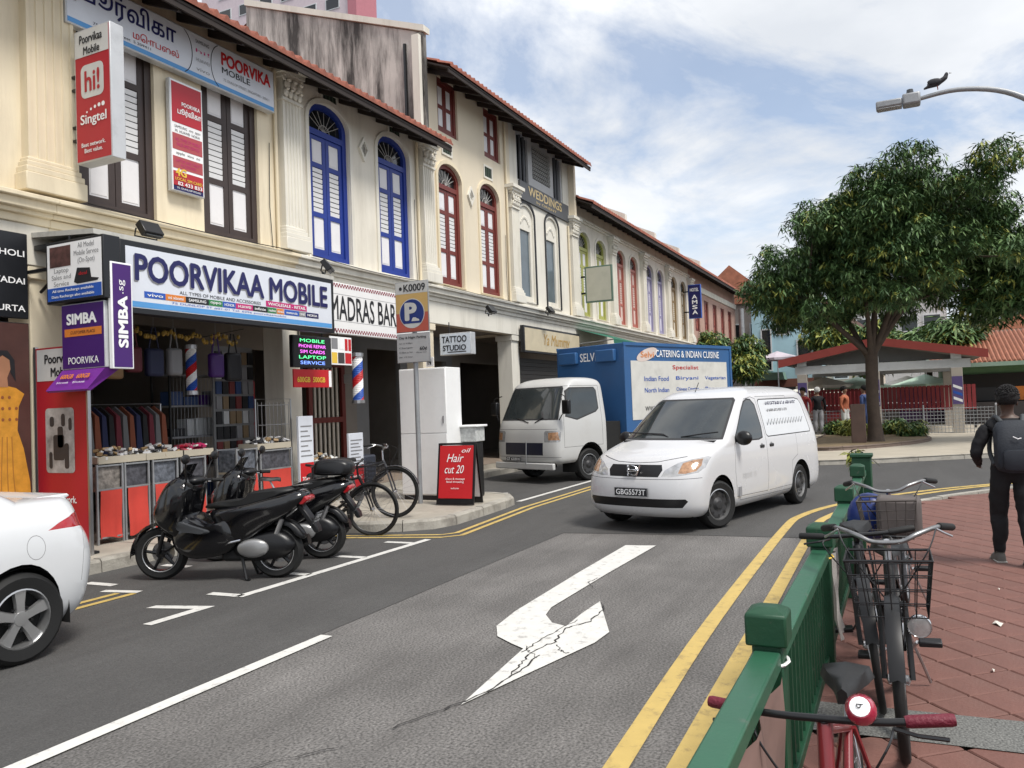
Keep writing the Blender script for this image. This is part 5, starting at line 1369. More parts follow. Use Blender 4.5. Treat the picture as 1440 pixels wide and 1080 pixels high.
def plate(root, x, z, w, h, chars, rz, y=0, tilt=0, two=None):
    t = MB().box((0, 0, 0), (w, .012, h)).build('number_plate', INKK, root, loc=(x, y, z), rot=(tilt, 0, rz), bevel=.004)
    if two:
        text(t, chars, 0, h * .2, w * .75, h * .34, INKW, y=-.008, bold=.02); text(t, two, 0, -h * .22, w * .8, h * .34, INKW, y=-.008, bold=.02)
    else: text(t, chars, 0, 0, w * .88, h * .62, INKW, y=-.008, bold=.02)
    e = MB(); sheet(e, [(-w / 2, -h / 2), (w / 2, -h / 2), (w / 2, h / 2), (-w / 2, h / 2)], [[(-w / 2 + .006, -h / 2 + .006), (w / 2 - .006, -h / 2 + .006), (w / 2 - .006, h / 2 - .006), (-w / 2 + .006, h / 2 - .006)]], -.0075)
    e.build('plate_rim', LBOX, t)

# --- white panel van -----------------------------------------------------------------
van = thing('panel_van', 'white panel van turning in the road with black number plate', 'van', (12.09, 2.645, 0.004), radians(165.3))
bm = slice_body([(.20, 2.06, -2.10, .74, .36, .10), (.25, 2.14, -2.15, .80, .40, .12), (.33, 2.185, -2.18, .835, .42, .12), (.45, 2.20, -2.20, .846, .43, .12), (.58, 2.19, -2.20, .849, .43, .12),
                 (.70, 2.16, -2.20, .849, .44, .12), (.80, 2.11, -2.195, .847, .46, .12), (.90, 2.03, -2.19, .843, .50, .12), (.97, 1.92, -2.18, .838, .52, .12), (1.03, 1.72, -2.17, .832, .5, .12), (1.08, 1.50, -2.16, .826, .46, .12),
                 (1.13, 1.30, -2.15, .815, .40, .12), (1.20, 1.17, -2.14, .80, .36, .12), (1.35, .94, -2.11, .765, .32, .12), (1.50, .71, -2.07, .727, .28, .13), (1.64, .49, -2.03, .688, .25, .14), (1.72, .34, -1.98, .655, .24, .16),
                 (1.78, .15, -1.90, .60, .24, .2), (1.82, -.08, -1.75, .50, .2, .2), (1.845, -.35, -1.5, .36, .15, .15), (1.855, -.6, -1.25, .2, .1, .1)])
def mir(poly): return [(-a, b) for a, b in poly][::-1]
ws_o = [(-.755, 1.135), (.755, 1.135), (.74, 1.2), (.655, 1.52), (.615, 1.655), (.57, 1.69), (-.57, 1.69), (-.615, 1.655), (-.655, 1.52), (-.74, 1.2)]
ws_i = [(-.725, 1.16), (.725, 1.16), (.71, 1.21), (.63, 1.51), (.592, 1.635), (.56, 1.665), (-.56, 1.665), (-.592, 1.635), (-.63, 1.51), (-.71, 1.21)]
cut(bm, ws_o, 'x', 1, 1, .2, lim=0); cut(bm, ws_i, 'x', 1, 2, .2, lim=0)
for s in (1, -1):
    fw_o = [(.87, 1.085), (.85, 1.15), (.46, 1.50), (.28, 1.635), (.15, 1.67), (.03, 1.66), (-.06, 1.58), (-.075, 1.25), (-.04, 1.10), (.1, 1.075)]
    fw_i = [(.84, 1.105), (.825, 1.15), (.44, 1.49), (.26, 1.62), (.15, 1.65), (.045, 1.64), (-.035, 1.57), (-.05, 1.25), (-.02, 1.12), (.1, 1.095)]
    cut(bm, fw_o, 'y', s, 1, .4); cut(bm, fw_i, 'y', s, 3, .4)
    cw_o = [(-.22, 1.10), (-1.86, 1.10), (-1.88, 1.14), (-1.80, 1.55), (-1.74, 1.63), (-1.6, 1.655), (-.24, 1.655), (-.18, 1.62), (-.17, 1.14)]
    cw_i = [(-.235, 1.115), (-1.85, 1.115), (-1.862, 1.145), (-1.785, 1.545), (-1.73, 1.617), (-1.59, 1.64), (-.245, 1.64), (-.195, 1.61), (-.185, 1.145)]
    cut(bm, cw_o, 'y', s, 1, .4); cut(bm, cw_i, 'y', s, 4, .4)
    cut(bm, circle(1.36, .33, .365), 'y', s, 9, .1); cut(bm, circle(-1.36, .33, .365), 'y', s, 9, .1)
    groove(bm, [(.90, .36), (.94, .70), (.90, 1.08)], 'y', s, 8); groove(bm, [(.90, .36), (-.1, .34), (-.13, .6), (-.125, 1.66), (.0, 1.69), (.25, 1.66)], 'y', s, 8)
    groove(bm, [(-.16, .34), (-1.0, .34), (-1.02, .7), (-1.25, .78), (-1.25, 1.69), (-.16, 1.69)], 'y', s, 8, w=.006)
    groove(bm, [(.8, .30), (-1.0, .28)], 'y', s, 8, w=.006)
    hl = [(.40, .725), (.43, .80), (.56, .885), (.72, .935), (.812, .955), (.832, .94), (.834, .82), (.80, .765), (.66, .735), (.5, .715)]
    cut(bm, hl if s > 0 else mir(hl), 'x', 1, 5, .06, lim=.5)
    am = [(.60, .76), (.62, .885), (.72, .92), (.79, .93), (.805, .85), (.78, .785), (.68, .757)]
    cut(bm, am if s > 0 else mir(am), 'x', 1, 6, .06, lim=.5)
ug = [(-.36, .715), (.36, .715), (.40, .80), (.37, .865), (-.37, .865), (-.40, .80)]
cut(bm, ug, 'x', 1, 7, .2, lim=.5)
lg = [(-.66, .335), (.66, .335), (.725, .415), (.70, .445), (-.70, .445), (-.725, .415)]
cut(bm, lg, 'x', 1, 7, .2, lim=.5)
groove(bm, [(-.83, .70), (-.6, .69), (0, .685), (.6, .69), (.83, .70)], 'x', 1, 8, w=.006, lim=.5)
groove(bm, [(-.62, .96), (-.3, .90), (0, .885), (.3, .90), (.62, .96)], 'x', 1, 8, w=.008, lim=.5)
bm.verts.index_update()
split(bm, van, {0: ('body', VANW, None), 1: ('window_seal', GAPM, None), 2: ('windscreen', WGLASS, None), 3: ('side_window', WGLASS, None), 4: ('cargo_panel', M('vinyl_white', (.6, .62, .64), .35, var=.04), None), 5: ('headlight', LAMPC, None), 6: ('indicator', AMBER, 5), 7: ('grille', BLACK, None), 8: ('panel_gap', GAPM, None)})
bm.free()
for s in (1, -1):
    for x_, st_a in ((1.36, -.3), (-1.36, 0)):
        wheel(van, x_, s * .735, .31, .19, 'cap', s, st_a); arch_liner(van, x_, .36, s * .5, s * .835)
    # mirror
    mb = MB().ball((0, 0, 0), (.075, .12, .10), 12, 8); mb.build('mirror', BLACK, van, loc=(.82, s * .93, 1.14), smooth=60)
    MB().tube([(.8, s * .80, 1.10), (.82, s * .88, 1.12)], .025, 6).build('mirror_arm', BLACK, van)
    for x_ in (.03, -.3): MB().box((0, 0, 0), (.14, .03, .045)).build('door_handle', BLACK, van, loc=(x_, s * .835, .98), bevel=.012); 
    for x_ in (.03, -.3): MB().ball((x_, s * .822, .98), (.075, .02, .055), 12, 6).build('handle_cup', M('cup_grey', (.2, .2, .2), .5), van)
    MB().box((0, 0, 0), (.09, .01, .13)).build('sticker', INKGREY, van, loc=(.83, s * .85, .42))
MB().box2(-1.95, -.70, .19, 1.9, .70, .24).build('underbody', DIRTYK, van)
plate(van, 2.215, .525, .5, .115, 'GBG5573T', pi / 2)
em = MB().box((0, 0, 0), (.02, .13, .035)); em.build('badge', CHROME, van, loc=(2.165, 0, .795), bevel=.01)
MB().tube([(2.165, .075 * cos(a), .795 + .06 * sin(a)) for a in np.linspace(0, 2 * pi, 17)[:-1]], .011, 6, closed=True).build('badge_ring', CHROME, van)
for s in (1, -1):
    MB().tube([(2.12, s * .09, .86), (2.17, s * .06, .73)], .012, 6).build('grille_bar', CHROME, van)
    MB().tube([(1.21, s * .1 + .1, 1.175), (1.17, s * .3 + .2, 1.215), (1.1, s * .5 + .2 * s, 1.235)], .009, 5).build('wiper', BLACK, van)
MB().tube([(.18, -.1, 1.79), (.06, -.1, 1.93)], .006, 5).build('antenna', BLACK, van)
# lettering on the cargo panel, laid against the leaning side
def side_text(body, x, z, w, h, mat, s=1, bold=.01):
    yy = np.interp(z, [1.13, 1.2, 1.35, 1.5, 1.64], [.815, .80, .765, .727, .688]) + .006
    o = text(van, body, 0, 0, w, h, mat, y=0, bold=bold); o.location = (x, s * yy, z); o.rotation_euler = (radians(-14.5) if s > 0 else radians(14.5), 0, pi if s > 0 else 0)
    if s > 0: o.rotation_euler = (radians(14.5), 0, pi)
side_text('VEGETABLE & FRUITS', -.98, 1.575, 1.15, .075, INKN); side_text('SUPPLIES PTE LTD', -.78, 1.475, .75, .06, INKGREY)
side_text('I I I I I I I I I I I I I', -.95, 1.28, 1.3, .16, M('ink_pale', (.42, .44, .46), .5))
o_ = text(van, 'REUSE 15', 0, 0, .42, .07, M('ink_palegrey', (.5, .5, .5), .5), y=0); o_.location = (.5, .852, .62); o_.rotation_euler = (0, 0, pi)
patch(van, 0, 0, 0, 0, INKGREY, poly=[(0, 0)] * 3) if False else None
dash = MB().box2(.95, -.7, 1.08, 1.25, .7, 1.13).build('dashboard', DIRTYK, van)

# --- box truck --------------------------------------------------------------------------
trk = thing('box_truck', 'white cab truck with a blue cargo box parked by the shophouses', 'truck', (18.29, 6.49, .004), radians(159))
bm = slice_body([(.42, 2.62, 1.06, .86, .2, .06), (.48, 2.69, 1.02, .93, .24, .06), (.62, 2.72, 1.02, .96, .26, .06), (.85, 2.71, 1.02, .965, .26, .06), (1.05, 2.69, 1.02, .965, .26, .06), (1.2, 2.65, 1.02, .96, .26, .06),
                 (1.32, 2.59, 1.02, .95, .26, .06), (1.6, 2.45, 1.02, .915, .26, .07), (1.9, 2.30, 1.03, .875, .26, .08), (2.02, 2.22, 1.04, .85, .26, .1), (2.10, 2.08, 1.08, .79, .26, .14), (2.15, 1.9, 1.2, .66, .22, .2), (2.17, 1.7, 1.35, .4, .12, .12)], ns=14, er=3.5, ef=3.2)
wso = [(-.87, 1.30), (.87, 1.30), (.865, 1.36), (.775, 1.93), (.74, 1.98), (-.74, 1.98), (-.775, 1.93), (-.865, 1.36)]
wsi = [(-.84, 1.33), (.84, 1.33), (.835, 1.37), (.75, 1.915), (.72, 1.95), (-.72, 1.95), (-.75, 1.915), (-.835, 1.37)]
cut(bm, wso, 'x', 1, 1, .2, lim=1.5); cut(bm, wsi, 'x', 1, 2, .2, lim=1.5)
for s in (1, -1):
    so = [(2.36, 1.36), (2.22, 1.88), (2.12, 1.95), (1.34, 1.95), (1.27, 1.88), (1.26, 1.5), (1.36, 1.43), (2.0, 1.28)]
    si = [(2.325, 1.375), (2.2, 1.865), (2.11, 1.925), (1.35, 1.925), (1.295, 1.87), (1.285, 1.515), (1.37, 1.455), (2.0, 1.31)]
    cut(bm, so, 'y', s, 1, .4); cut(bm, si, 'y', s, 3, .4)
    groove(bm, [(2.43, .75), (2.42, 1.25), (2.3, 1.75), (2.2, 1.98), (1.2, 1.98), (1.19, .75), (2.43, .75)], 'y', s, 8)
    hl = [(.62, .86), (.60, 1.06), (.64, 1.09), (.93, 1.09), (.955, 1.06), (.955, .88), (.93, .86)]
    cut(bm, hl if s > 0 else mir(hl), 'x', 1, 5, .05, lim=1.8)
    am = [(.72, .90), (.71, 1.05), (.92, 1.06), (.945, .90)]
    cut(bm, am if s > 0 else mir(am), 'x', 1, 6, .05, lim=1.8)
    cut(bm, circle(1.6, .38, .44), 'y', s, 9, .1)
cut(bm, [(-.58, .60), (.58, .60), (.58, .85), (-.58, .85)], 'x', 1, 7, .2, lim=1.5)
groove(bm, [(-.9, 1.12), (.9, 1.12)], 'x', 1, 8, lim=1.5); groove(bm, [(-.95, .56), (.95, .56)], 'x', 1, 8, lim=1.5)
for v in bm.verts:
    if v.co.z > .5: v.co.z = .5 + (v.co.z - .5) * 1.06
bm.verts.index_update()
split(bm, trk, {0: ('cab', TRKW, None), 1: ('window_seal', GAPM, None), 2: ('windscreen', WGLASS, None), 3: ('side_window', WGLASS, None), 5: ('headlight', LAMPC, None), 6: ('indicator', AMBER, 5), 7: ('grille', M('grille_navy', (.01, .012, .03), .4), None), 8: ('panel_gap', GAPM, None)})
bm.free()
BLUEB = M('box_blue', (0.03, 0.105, 0.26), .45, var=.08, vscale=1.2, dirt=.25, dscale=1.5, dirtcol=(.05, .08, .13))
MB().box2(-4.03, -1.03, .95, .45, 1.03, 3.03).build('cargo_box', BLUEB, trk, bevel=.015)
for s in (1, -1):
    MB().box2(-4.04, s * 1.03, 2.97, .46, s * 1.055, 3.045).build('top_rail', BLUEB, trk); MB().box2(-4.04, s * 1.03, .94, .46, s * 1.055, 1.02).build('bottom_rail', BLUEB, trk)
    for x_ in (.41, -4.0): MB().box2(x_ - .04, s * 1.03, 1.02, x_ + .04, s * 1.05, 2.97).build('corner_post', BLUEB, trk)
for y_ in (.55, -.62): MB().box2(.45, y_ - .28, 2.62, .56, y_ + .28, 2.9).build('vent_box', BLUEB, trk, bevel=.02)
o_ = text(trk, 'SELVI', 0, 0, .5, .2, INKW, y=0, bold=.01); o_.location = (.462, -.03, 2.76); o_.rotation_euler = (0, 0, pi / 2)
pn = MB().box2(-3.8, 1.031, 1.25, .2, 1.04, 2.62).build('advert_panel', M('advert_white', (.58, .57, .53), .5, dirt=.2, dscale=2), trk)
def box_text(body, x, z, w, h, mat, y=1.045, bold=.005):
    o = text(trk, body, 0, 0, w, h, mat, y=0, bold=bold); o.location = (x, y, z); o.rotation_euler = (0, 0, pi)
box_text('CATERING & INDIAN CUISINE', -2.1, 2.8, 2.7, .17, INKW); box_text('Selvi', -.42, 2.77, .5, .14, INKO, y=1.047)
mb = MB(); mb.face([(-.42 + .4 * cos(a), 1.043, 2.77 + .14 * sin(a) + .1 * -cos(a)) for a in np.linspace(0, 2 * pi, 20)[:-1]]); mb.build('oval_logo', M('logo_pale', (.6, .5, .45), .5), trk)
box_text('Specialist', -1.95, 2.46, 1.1, .13, INKR)
for r_, (z_, rows) in enumerate(((2.2, ('Indian Food', 'Biryani', 'Vegetarian')), (1.93, ('North Indian', 'Chinese Catering', 'Banquet')), (1.5, ('WWW.SELVIS', 'TEL 6297', '')))):
    for k, s_ in enumerate(rows):
        if s_: box_text(s_, -.75 - k * 1.25, z_, .95, .11, INKB if r_ < 2 else INKK)
MB().box2(-3.95, -.4, .62, 2.3, .4, .8).build('chassis', DIRTYK, trk)
MB().box2(.5, -.9, .5, 1.0, .9, 1.25).build('engine_cover', DIRTYK, trk)
for s in (1, -1):
    wheel(trk, 1.6, s * .83, .35, .2, 'steel', s, -.1); arch_liner(trk, 1.6, .43, s * .5, s * .94)
    wheel(trk, -2.3, s * .80, .35, .26, 'steel', s)
    MB().box((0, 0, 0), (.1, .2, .3)).build('mirror', BLACK, trk, loc=(2.5, s * 1.12, 1.62), bevel=.03); MB().tube([(2.45, s * .92, 1.9), (2.52, s * 1.1, 1.85), (2.5, s * 1.12, 1.62), (2.55, s * .95, 1.35)], .012, 5).build('mirror_arm', BLACKM, trk)
    MB().tube([(2.63, s * .1 + .2, 1.3), (2.58, s * .4 + .1, 1.4)], .01, 5).build('wiper', BLACK, trk)
MB().box2(2.66, -.9, .30, 2.74, .9, .44).build('bumper', TRKW, trk, bevel=.02)
MB().tube([(2.72, .1, .9), (2.75, .1, .4)], .012, 6).build('tow_strap', GALV, trk)
plate(trk, 2.745, .52, .46, .1, 'GT 6318 H', pi / 2, -.3)

# --- white saloon car at the left edge -----------------------------------------------------
car = thing('parked_car', 'white saloon car parked at the left edge with red tail lamp', 'car', (2.24, 6.52, .004), pi)
bm = slice_body([(.20, 2.1, -2.03, .76, .5, .34), (.26, 2.17, -2.12, .82, .52, .38), (.34, 2.22, -2.18, .86, .55, .4), (.46, 2.25, -2.22, .885, .58, .42), (.60, 2.22, -2.25, .892, .6, .43), (.72, 2.14, -2.25, .888, .62, .43), (.82, 1.98, -2.22, .878, .62, .43),
                 (.90, 1.55, -2.18, .862, .6, .44), (.96, 1.1, -2.17, .84, .5, .45), (1.01, .85, -2.165, .81, .4, .45), (1.05, .7, -2.16, .775, .35, .44), (1.085, .55, -2.15, .73, .3, .42), (1.11, .4, -2.12, .66, .25, .36), (1.12, .3, -2.02, .56, .2, .3)], ns=26, er=2.6)
for s in (1, -1):
    for x_ in (1.35, -1.33): cut(bm, circle(x_, .33, .37), 'y', s, 9, .05)
    tl = [(-1.60, .905), (-1.72, .95), (-1.9, .995), (-2.06, 1.015), (-2.2, 1.02), (-2.26, .98), (-2.26, .87), (-2.15, .865), (-1.95, .90), (-1.75, .905)]
    cut(bm, tl, 'y', s, 5, .02, lim=.45)
    groove(bm, circle(-1.47, .80, .085, 18) + [(-1.385, .80)], 'y', s, 8, w=.005)
    groove(bm, [(-1.9, .5), (-1.93, .7), (-1.98, .90)], 'y', s, 8, w=.005)
    groove(bm, [(-.55, .3), (-.6, .95)], 'y', s, 8); groove(bm, [(.6, .3), (.65, .95)], 'y', s, 8); groove(bm, [(-1.0, .55), (-.75, .8), (-.72, 1.0)], 'y', s, 8)
groove(bm, [(-.56, .62), (-.56, .98), (-.52, 1.06)], 'x', -1, 8, lim=1); groove(bm, [(.56, .62), (.56, .98), (.52, 1.06)], 'x', -1, 8, lim=1); groove(bm, [(-.56, .62), (.56, .62)], 'x', -1, 8, lim=1)
for v in bm.verts:
    if v.co.x < -1.33: v.co.x = -1.33 + (v.co.x + 1.33) * .8
bm.verts.index_update()
split(bm, car, {0: ('body', CARW, None), 5: ('tail_lamp', REDL, None), 8: ('panel_gap', M('panel_gap_grey', (.2, .2, .2), .7), None)})
bm.free()
bm = slice_body([(.98, 1.1, -1.72, .77, .5, .4), (1.08, .92, -1.60, .74, .45, .36), (1.2, .66, -1.40, .69, .38, .32), (1.32, .36, -1.1, .63, .3, .3), (1.40, .12, -.85, .56, .25, .25), (1.44, -.1, -.6, .42, .2, .2), (1.455, -.25, -.45, .2, .08, .08)], ns=16)
cut(bm, [(-.66, 1.06), (.66, 1.06), (.52, 1.36), (-.52, 1.36)], 'x', 1, 2, .2); cut(bm, [(-.62, 1.09), (.62, 1.09), (.48, 1.36), (-.48, 1.36)], 'x', -1, 2, .2)
for s in (1, -1): cut(bm, [(.5, 1.05), (.2, 1.32), (-.3, 1.37), (-.8, 1.33), (-1.15, 1.12), (-1.0, 1.05)], 'y', s, 2, .3)
bm.verts.index_update()
split(bm, car, {0: ('roof', CARW, None), 2: ('window', WGLASS, None)}); bm.free()
MB().prism([(-1.65, 1.10), (-1.93, 1.09), (-1.965, 1.11), (-1.94, 1.128), (-1.7, 1.122)], -.52, .52, 'y').build('boot_lip', CARW, car, bevel=.015)
for s in (1, -1):
    for x_ in (1.35, -1.33): wheel(car, x_, s * .79, .32, .205, 'alloy5', s); arch_liner(car, x_, .365, s * .52, s * .87)
MB().box2(-1.55, -.7, .19, 1.9, .7, .24).build('underbody', DIRTYK, car)
plate(car, -2.075, .70, .46, .1, 'SGX 4127 B', -pi / 2)

# ================================================================== motorcycles and bicycles
GLOSSK = M('gloss_black', (0.004, 0.004, 0.005), .16, var=.1, coat=.6)
SEATK = M('seat_vinyl', (0.008, 0.008, 0.008), .5, var=.1, bump=.1, bscale=150)
GREYP2 = M('plastic_grey', (0.05, 0.053, 0.058), .35, var=.1)
SILV = M('engine_silver', (0.34, 0.34, 0.34), .38, metal=.7, var=.1)

def puff(prof, hw, name, mat, root, bev=.045, taper=None):
    """a body panel: side profile with rounded flanks"""
    n = len(prof); cx = sum(p[0] for p in prof) / n; cz = sum(p[1] for p in prof) / n
    lv = [(-hw, .72), (-hw * .82, .93), (-hw * .45, 1.0), (hw * .45, 1.0), (hw * .82, .93), (hw, .72)]
    mb = MB(); vs = []; fs = []
    for y, k in lv: vs += [(cx + (p[0] - cx) * k, y, cz + (p[1] - cz) * k) for p in prof]
    for i in range(len(lv) - 1):
        for j in range(n): fs.append((i * n + j, i * n + (j + 1) % n, (i + 1) * n + (j + 1) % n, (i + 1) * n + j))
    fs += [tuple(range(n))[::-1], tuple(range((len(lv) - 1) * n, len(lv) * n))]
    return mb.add(vs, fs).build(name, mat, root, smooth=50)
def sm2(pts, n=4):
    """closed smooth profile"""
    P = [np.array(p, float) for p in pts]; m = len(P); out = []
    for i in range(m):
        p0, p1, p2, p3 = P[i - 1], P[i], P[(i + 1) % m], P[(i + 2) % m]
        for k in range(n):
            t = k / n
            out.append(tuple(.5 * ((2 * p1) + (p2 - p0) * t + (2 * p0 - 5 * p1 + 4 * p2 - p3) * t * t + (3 * p1 - p0 - 3 * p2 + p3) * t ** 3)))
    return out
def moto_wheel(root, x, r, w, steer=0):
    t = MB().lathe([(r * .7, -w / 2 + .01), (r - .03, -w / 2), (r, -w / 5), (r, w / 5), (r - .03, w / 2), (r * .7, w / 2 - .01), (r * .7, -w / 2 + .01)], axis='y', seg=32).build('wheel', RUBBER, root, loc=(x, 0, r), rot=(0, 0, steer), smooth=40)
    MB().lathe([(r * .7, -w / 2 + .012), (r * .64, -w / 3), (r * .64, w / 3), (r * .7, w / 2 - .012)], axis='y', seg=32).build('rim', BLACKM, t, smooth=40)
    MB().tube([(r * .69 * cos(2 * pi * k / 30), w / 2 - .01, r * .69 * sin(2 * pi * k / 30)) for k in range(30)], .005, 5, closed=True).build('rim_edge', ALLOY, t)
    for k in range(5):
        a = 2 * pi * k / 5
        MB().tube([(.03 * cos(a), 0, .03 * sin(a)), (r * .66 * cos(a + .15), 0, r * .66 * sin(a + .15))], [.022, .014], 6).build('spoke', BLACKM, t)
    MB().lathe([(.04, -.04), (.12, -.04), (.12, -.036), (.04, -.036)], axis='y', seg=20).build('brake_disc', STEEL, t)
    MB().lathe([(0, -.06), (.045, -.05), (.045, .05), (0, .06)], axis='y', seg=14).build('hub', BLACKM, t)
def scooter(label, loc, rz, topbox=False, plate_txt=('FBM', '2849J'), lean=0):
    t = thing('scooter', label, 'scooter', loc, 0, rot=(lean, 0, rz))
    moto_wheel(t, .64, .275, .10, .1); moto_wheel(t, -.62, .27, .125)
    # front fender and forks
    mb = MB()
    for (w_, r_) in ((.07, .315),):
        pts = [(.64 + r_ * cos(a), .275 + r_ * sin(a)) for a in np.linspace(-.1, 2.5, 12)]
        for a, b in zip(pts[:-1], pts[1:]): mb.add([(a[0], -w_, a[1] - .02), (a[0], -w_ * .6, a[1] + .012), (a[0], w_ * .6, a[1] + .012), (a[0], w_, a[1] - .02), (b[0], -w_, b[1] - .02), (b[0], -w_ * .6, b[1] + .012), (b[0], w_ * .6, b[1] + .012), (b[0], w_, b[1] - .02)], [(0, 1, 5, 4), (1, 2, 6, 5), (2, 3, 7, 6)])
    mb.build('front_fender', GLOSSK, t, smooth=40)
    for s in (-1, 1): MB().tube([(.64, s * .085, .275), (.50, s * .085, .72)], .022, 8).build('fork', BLACKM, t)
    puff(sm2([(.50, .50), (.60, .60), (.62, .72), (.55, .90), (.45, 1.04), (.34, 1.08), (.22, 1.0), (.24, .84), (.28, .66), (.36, .46)]), .25, 'front_fairing', GLOSSK, t)
    puff(sm2([(.60, .66), (.645, .76), (.57, .88), (.50, .80)]), .165, 'headlight', M('lamp_smoke', (.05, .052, .055), .06, coat=.8), t)
    puff(sm2([(.40, .30), (.46, .46), (.42, .66), (.30, .70), (.12, .62), (-.02, .60), (-.2, .64), (-.28, .44), (-.15, .28), (.2, .22)]), .21, 'floor_body', GLOSSK, t)
    puff(sm2([(.34, .52), (.44, .60), (.40, .66), (.15, .58), (-.02, .52), (.05, .48), (.2, .50)]), .24, 'side_cover', GREYP2, t)
    puff(sm2([(.02, .60), (.04, .72), (-.3, .78), (-.55, .84), (-.88, .90), (-.98, .86), (-.93, .78), (-.78, .66), (-.55, .52), (-.3, .38), (-.1, .40)]), .19, 'tail_body', GLOSSK, t)
    puff(sm2([(.10, .74), (.06, .79), (-.2, .81), (-.32, .84), (-.4, .90), (-.7, .93), (-.82, .93), (-.83, .89), (-.5, .80), (-.2, .74)]), .15, 'seat', SEATK, t)
    puff(sm2([(-.86, .80), (-.97, .85), (-1.0, .80), (-.92, .75)]), .13, 'tail_lamp', REDL, t)
    MB().tube([(-.78, 0, .93), (-.95, .09, .95), (-1.0, 0, .955), (-.95, -.09, .95), (-.78, 0, .93)], .014, 6).build('grab_rail', BLACKM, t)
    # rear fender with plate
    MB().prism([(-.85, .74), (-.9, .76), (-1.07, .52), (-1.08, .46), (-1.04, .46)], -.07, .07, 'y').build('rear_fender', BLACK, t, bevel=.012)
    plate(t, -1.045, .60, .2, .16, plate_txt[0], -pi / 2, 0, radians(28), plate_txt[1])
    # engine, transmission cover, exhaust, stand
    MB().box((-.3, .0, .32), (.5, .22, .26)).build('engine', DIRTYK, t, bevel=.04)
    puff(sm2([(-.25, .42), (-.2, .26), (-.62, .2), (-.82, .3), (-.8, .42), (-.62, .5)]), .15, 'transmission_case', BLACK, t)
    puff(sm2([(-.42, .58), (-.5, .62), (-.66, .62), (-.82, .56), (-.92, .44), (-.9, .4), (-.8, .52), (-.62, .57)]), .075, 'inner_fender', BLACK, t)
    ec = MB(); ec.lathe([(0, .19), (.07, .188), (.095, .17), (.1, .13)], axis='y', seg=24)
    ec.v = [(p[0] * 1.7 - .42, p[1], p[2] + .33) for p in ec.v]; ec.build('transmission_cover', SILV, t, smooth=50)
    
    MB().tube([(-.05, -.12, .26), (-.4, -.16, .27), (-.9, -.17, .36)], [.025, .05, .06], 10).build('exhaust', BLACKM, t, smooth=40)
    MB().tube([(-.6, .11, .34), (-.72, .12, .62)], .025, 8).build('shock_absorber', STEEL, t)
    for s in (-1, 1): MB().tube([(-.28, s * .1, .22), (-.34, s * .15, .012), (-.38, s * .17, .012)], .016, 6).build('centre_stand', BLACKM, t)
    # bars, mirrors, screen
    MB().tube([(.14, .33, 1.0), (.26, .2, 1.02), (.3, 0, 1.0), (.26, -.2, 1.02), (.14, -.33, 1.0)], .013, 8).build('handlebar', BLACKM, t)
    for s in (-1, 1):
        MB().tube([(.20, s * .26, 1.01), (.12, s * .36, 1.0)], .02, 8).build('grip', RUBBER, t)
        MB().tube([(.26, s * .3, .99), (.18, s * .4, .985)], .007, 5).build('brake_lever', STEEL, t)
        MB().tube([(.25, s * .2, 1.02), (.22, s * .27, 1.18), (.2, s * .3, 1.24)], .008, 6).build('mirror_stalk', BLACKM, t)
        MB().ball((.19, s * .32, 1.27), (.025, .085, .05), 12, 8).build('mirror', BLACK, t, smooth=60)
    MB().ball((.24, 0, 1.03), (.09, .14, .05), 12, 8).build('instrument_pod', BLACK, t, smooth=60)
    sc = MB()
    for k in range(6):
        a0, a1 = -.9 + k * .3, -.6 + k * .3
        sc.face([(.36 + .05 * cos(a0), .19 * sin(a0), 1.03), (.36 + .05 * cos(a1), .19 * sin(a1), 1.03), (.26 + .04 * cos(a1), .16 * sin(a1), 1.2), (.26 + .04 * cos(a0), .16 * sin(a0), 1.2)])
    sc.build('windscreen', M('smoked_screen', (.01, .01, .011), .08), t, smooth=60)
    MB().tube([(.6, .17, .8), (.5, .195, .78), (.42, .2, .88)], .008, 5).build('trim_strip', CHROME, t); MB().tube([(-.05, .185, .36), (-.2, .188, .40), (-.3, .18, .42)], .01, 5).build('trim_strip', CHROME, t)
    if topbox:
        puff(sm2([(-.6, .97), (-.56, 1.02), (-.6, 1.13), (-.8, 1.15), (-.98, 1.11), (-1.0, .99), (-.9, .96)]), .17, 'top_box', BLACK, t)
    return t
scooter('black scooter parked end-on to the kerb behind the white car', (6.22, 6.5, .004), radians(111))
scooter('black motorcycle with top box just behind the black scooter', (7.2, 6.72, .004), radians(113), True, ('FBK', '6131P'))

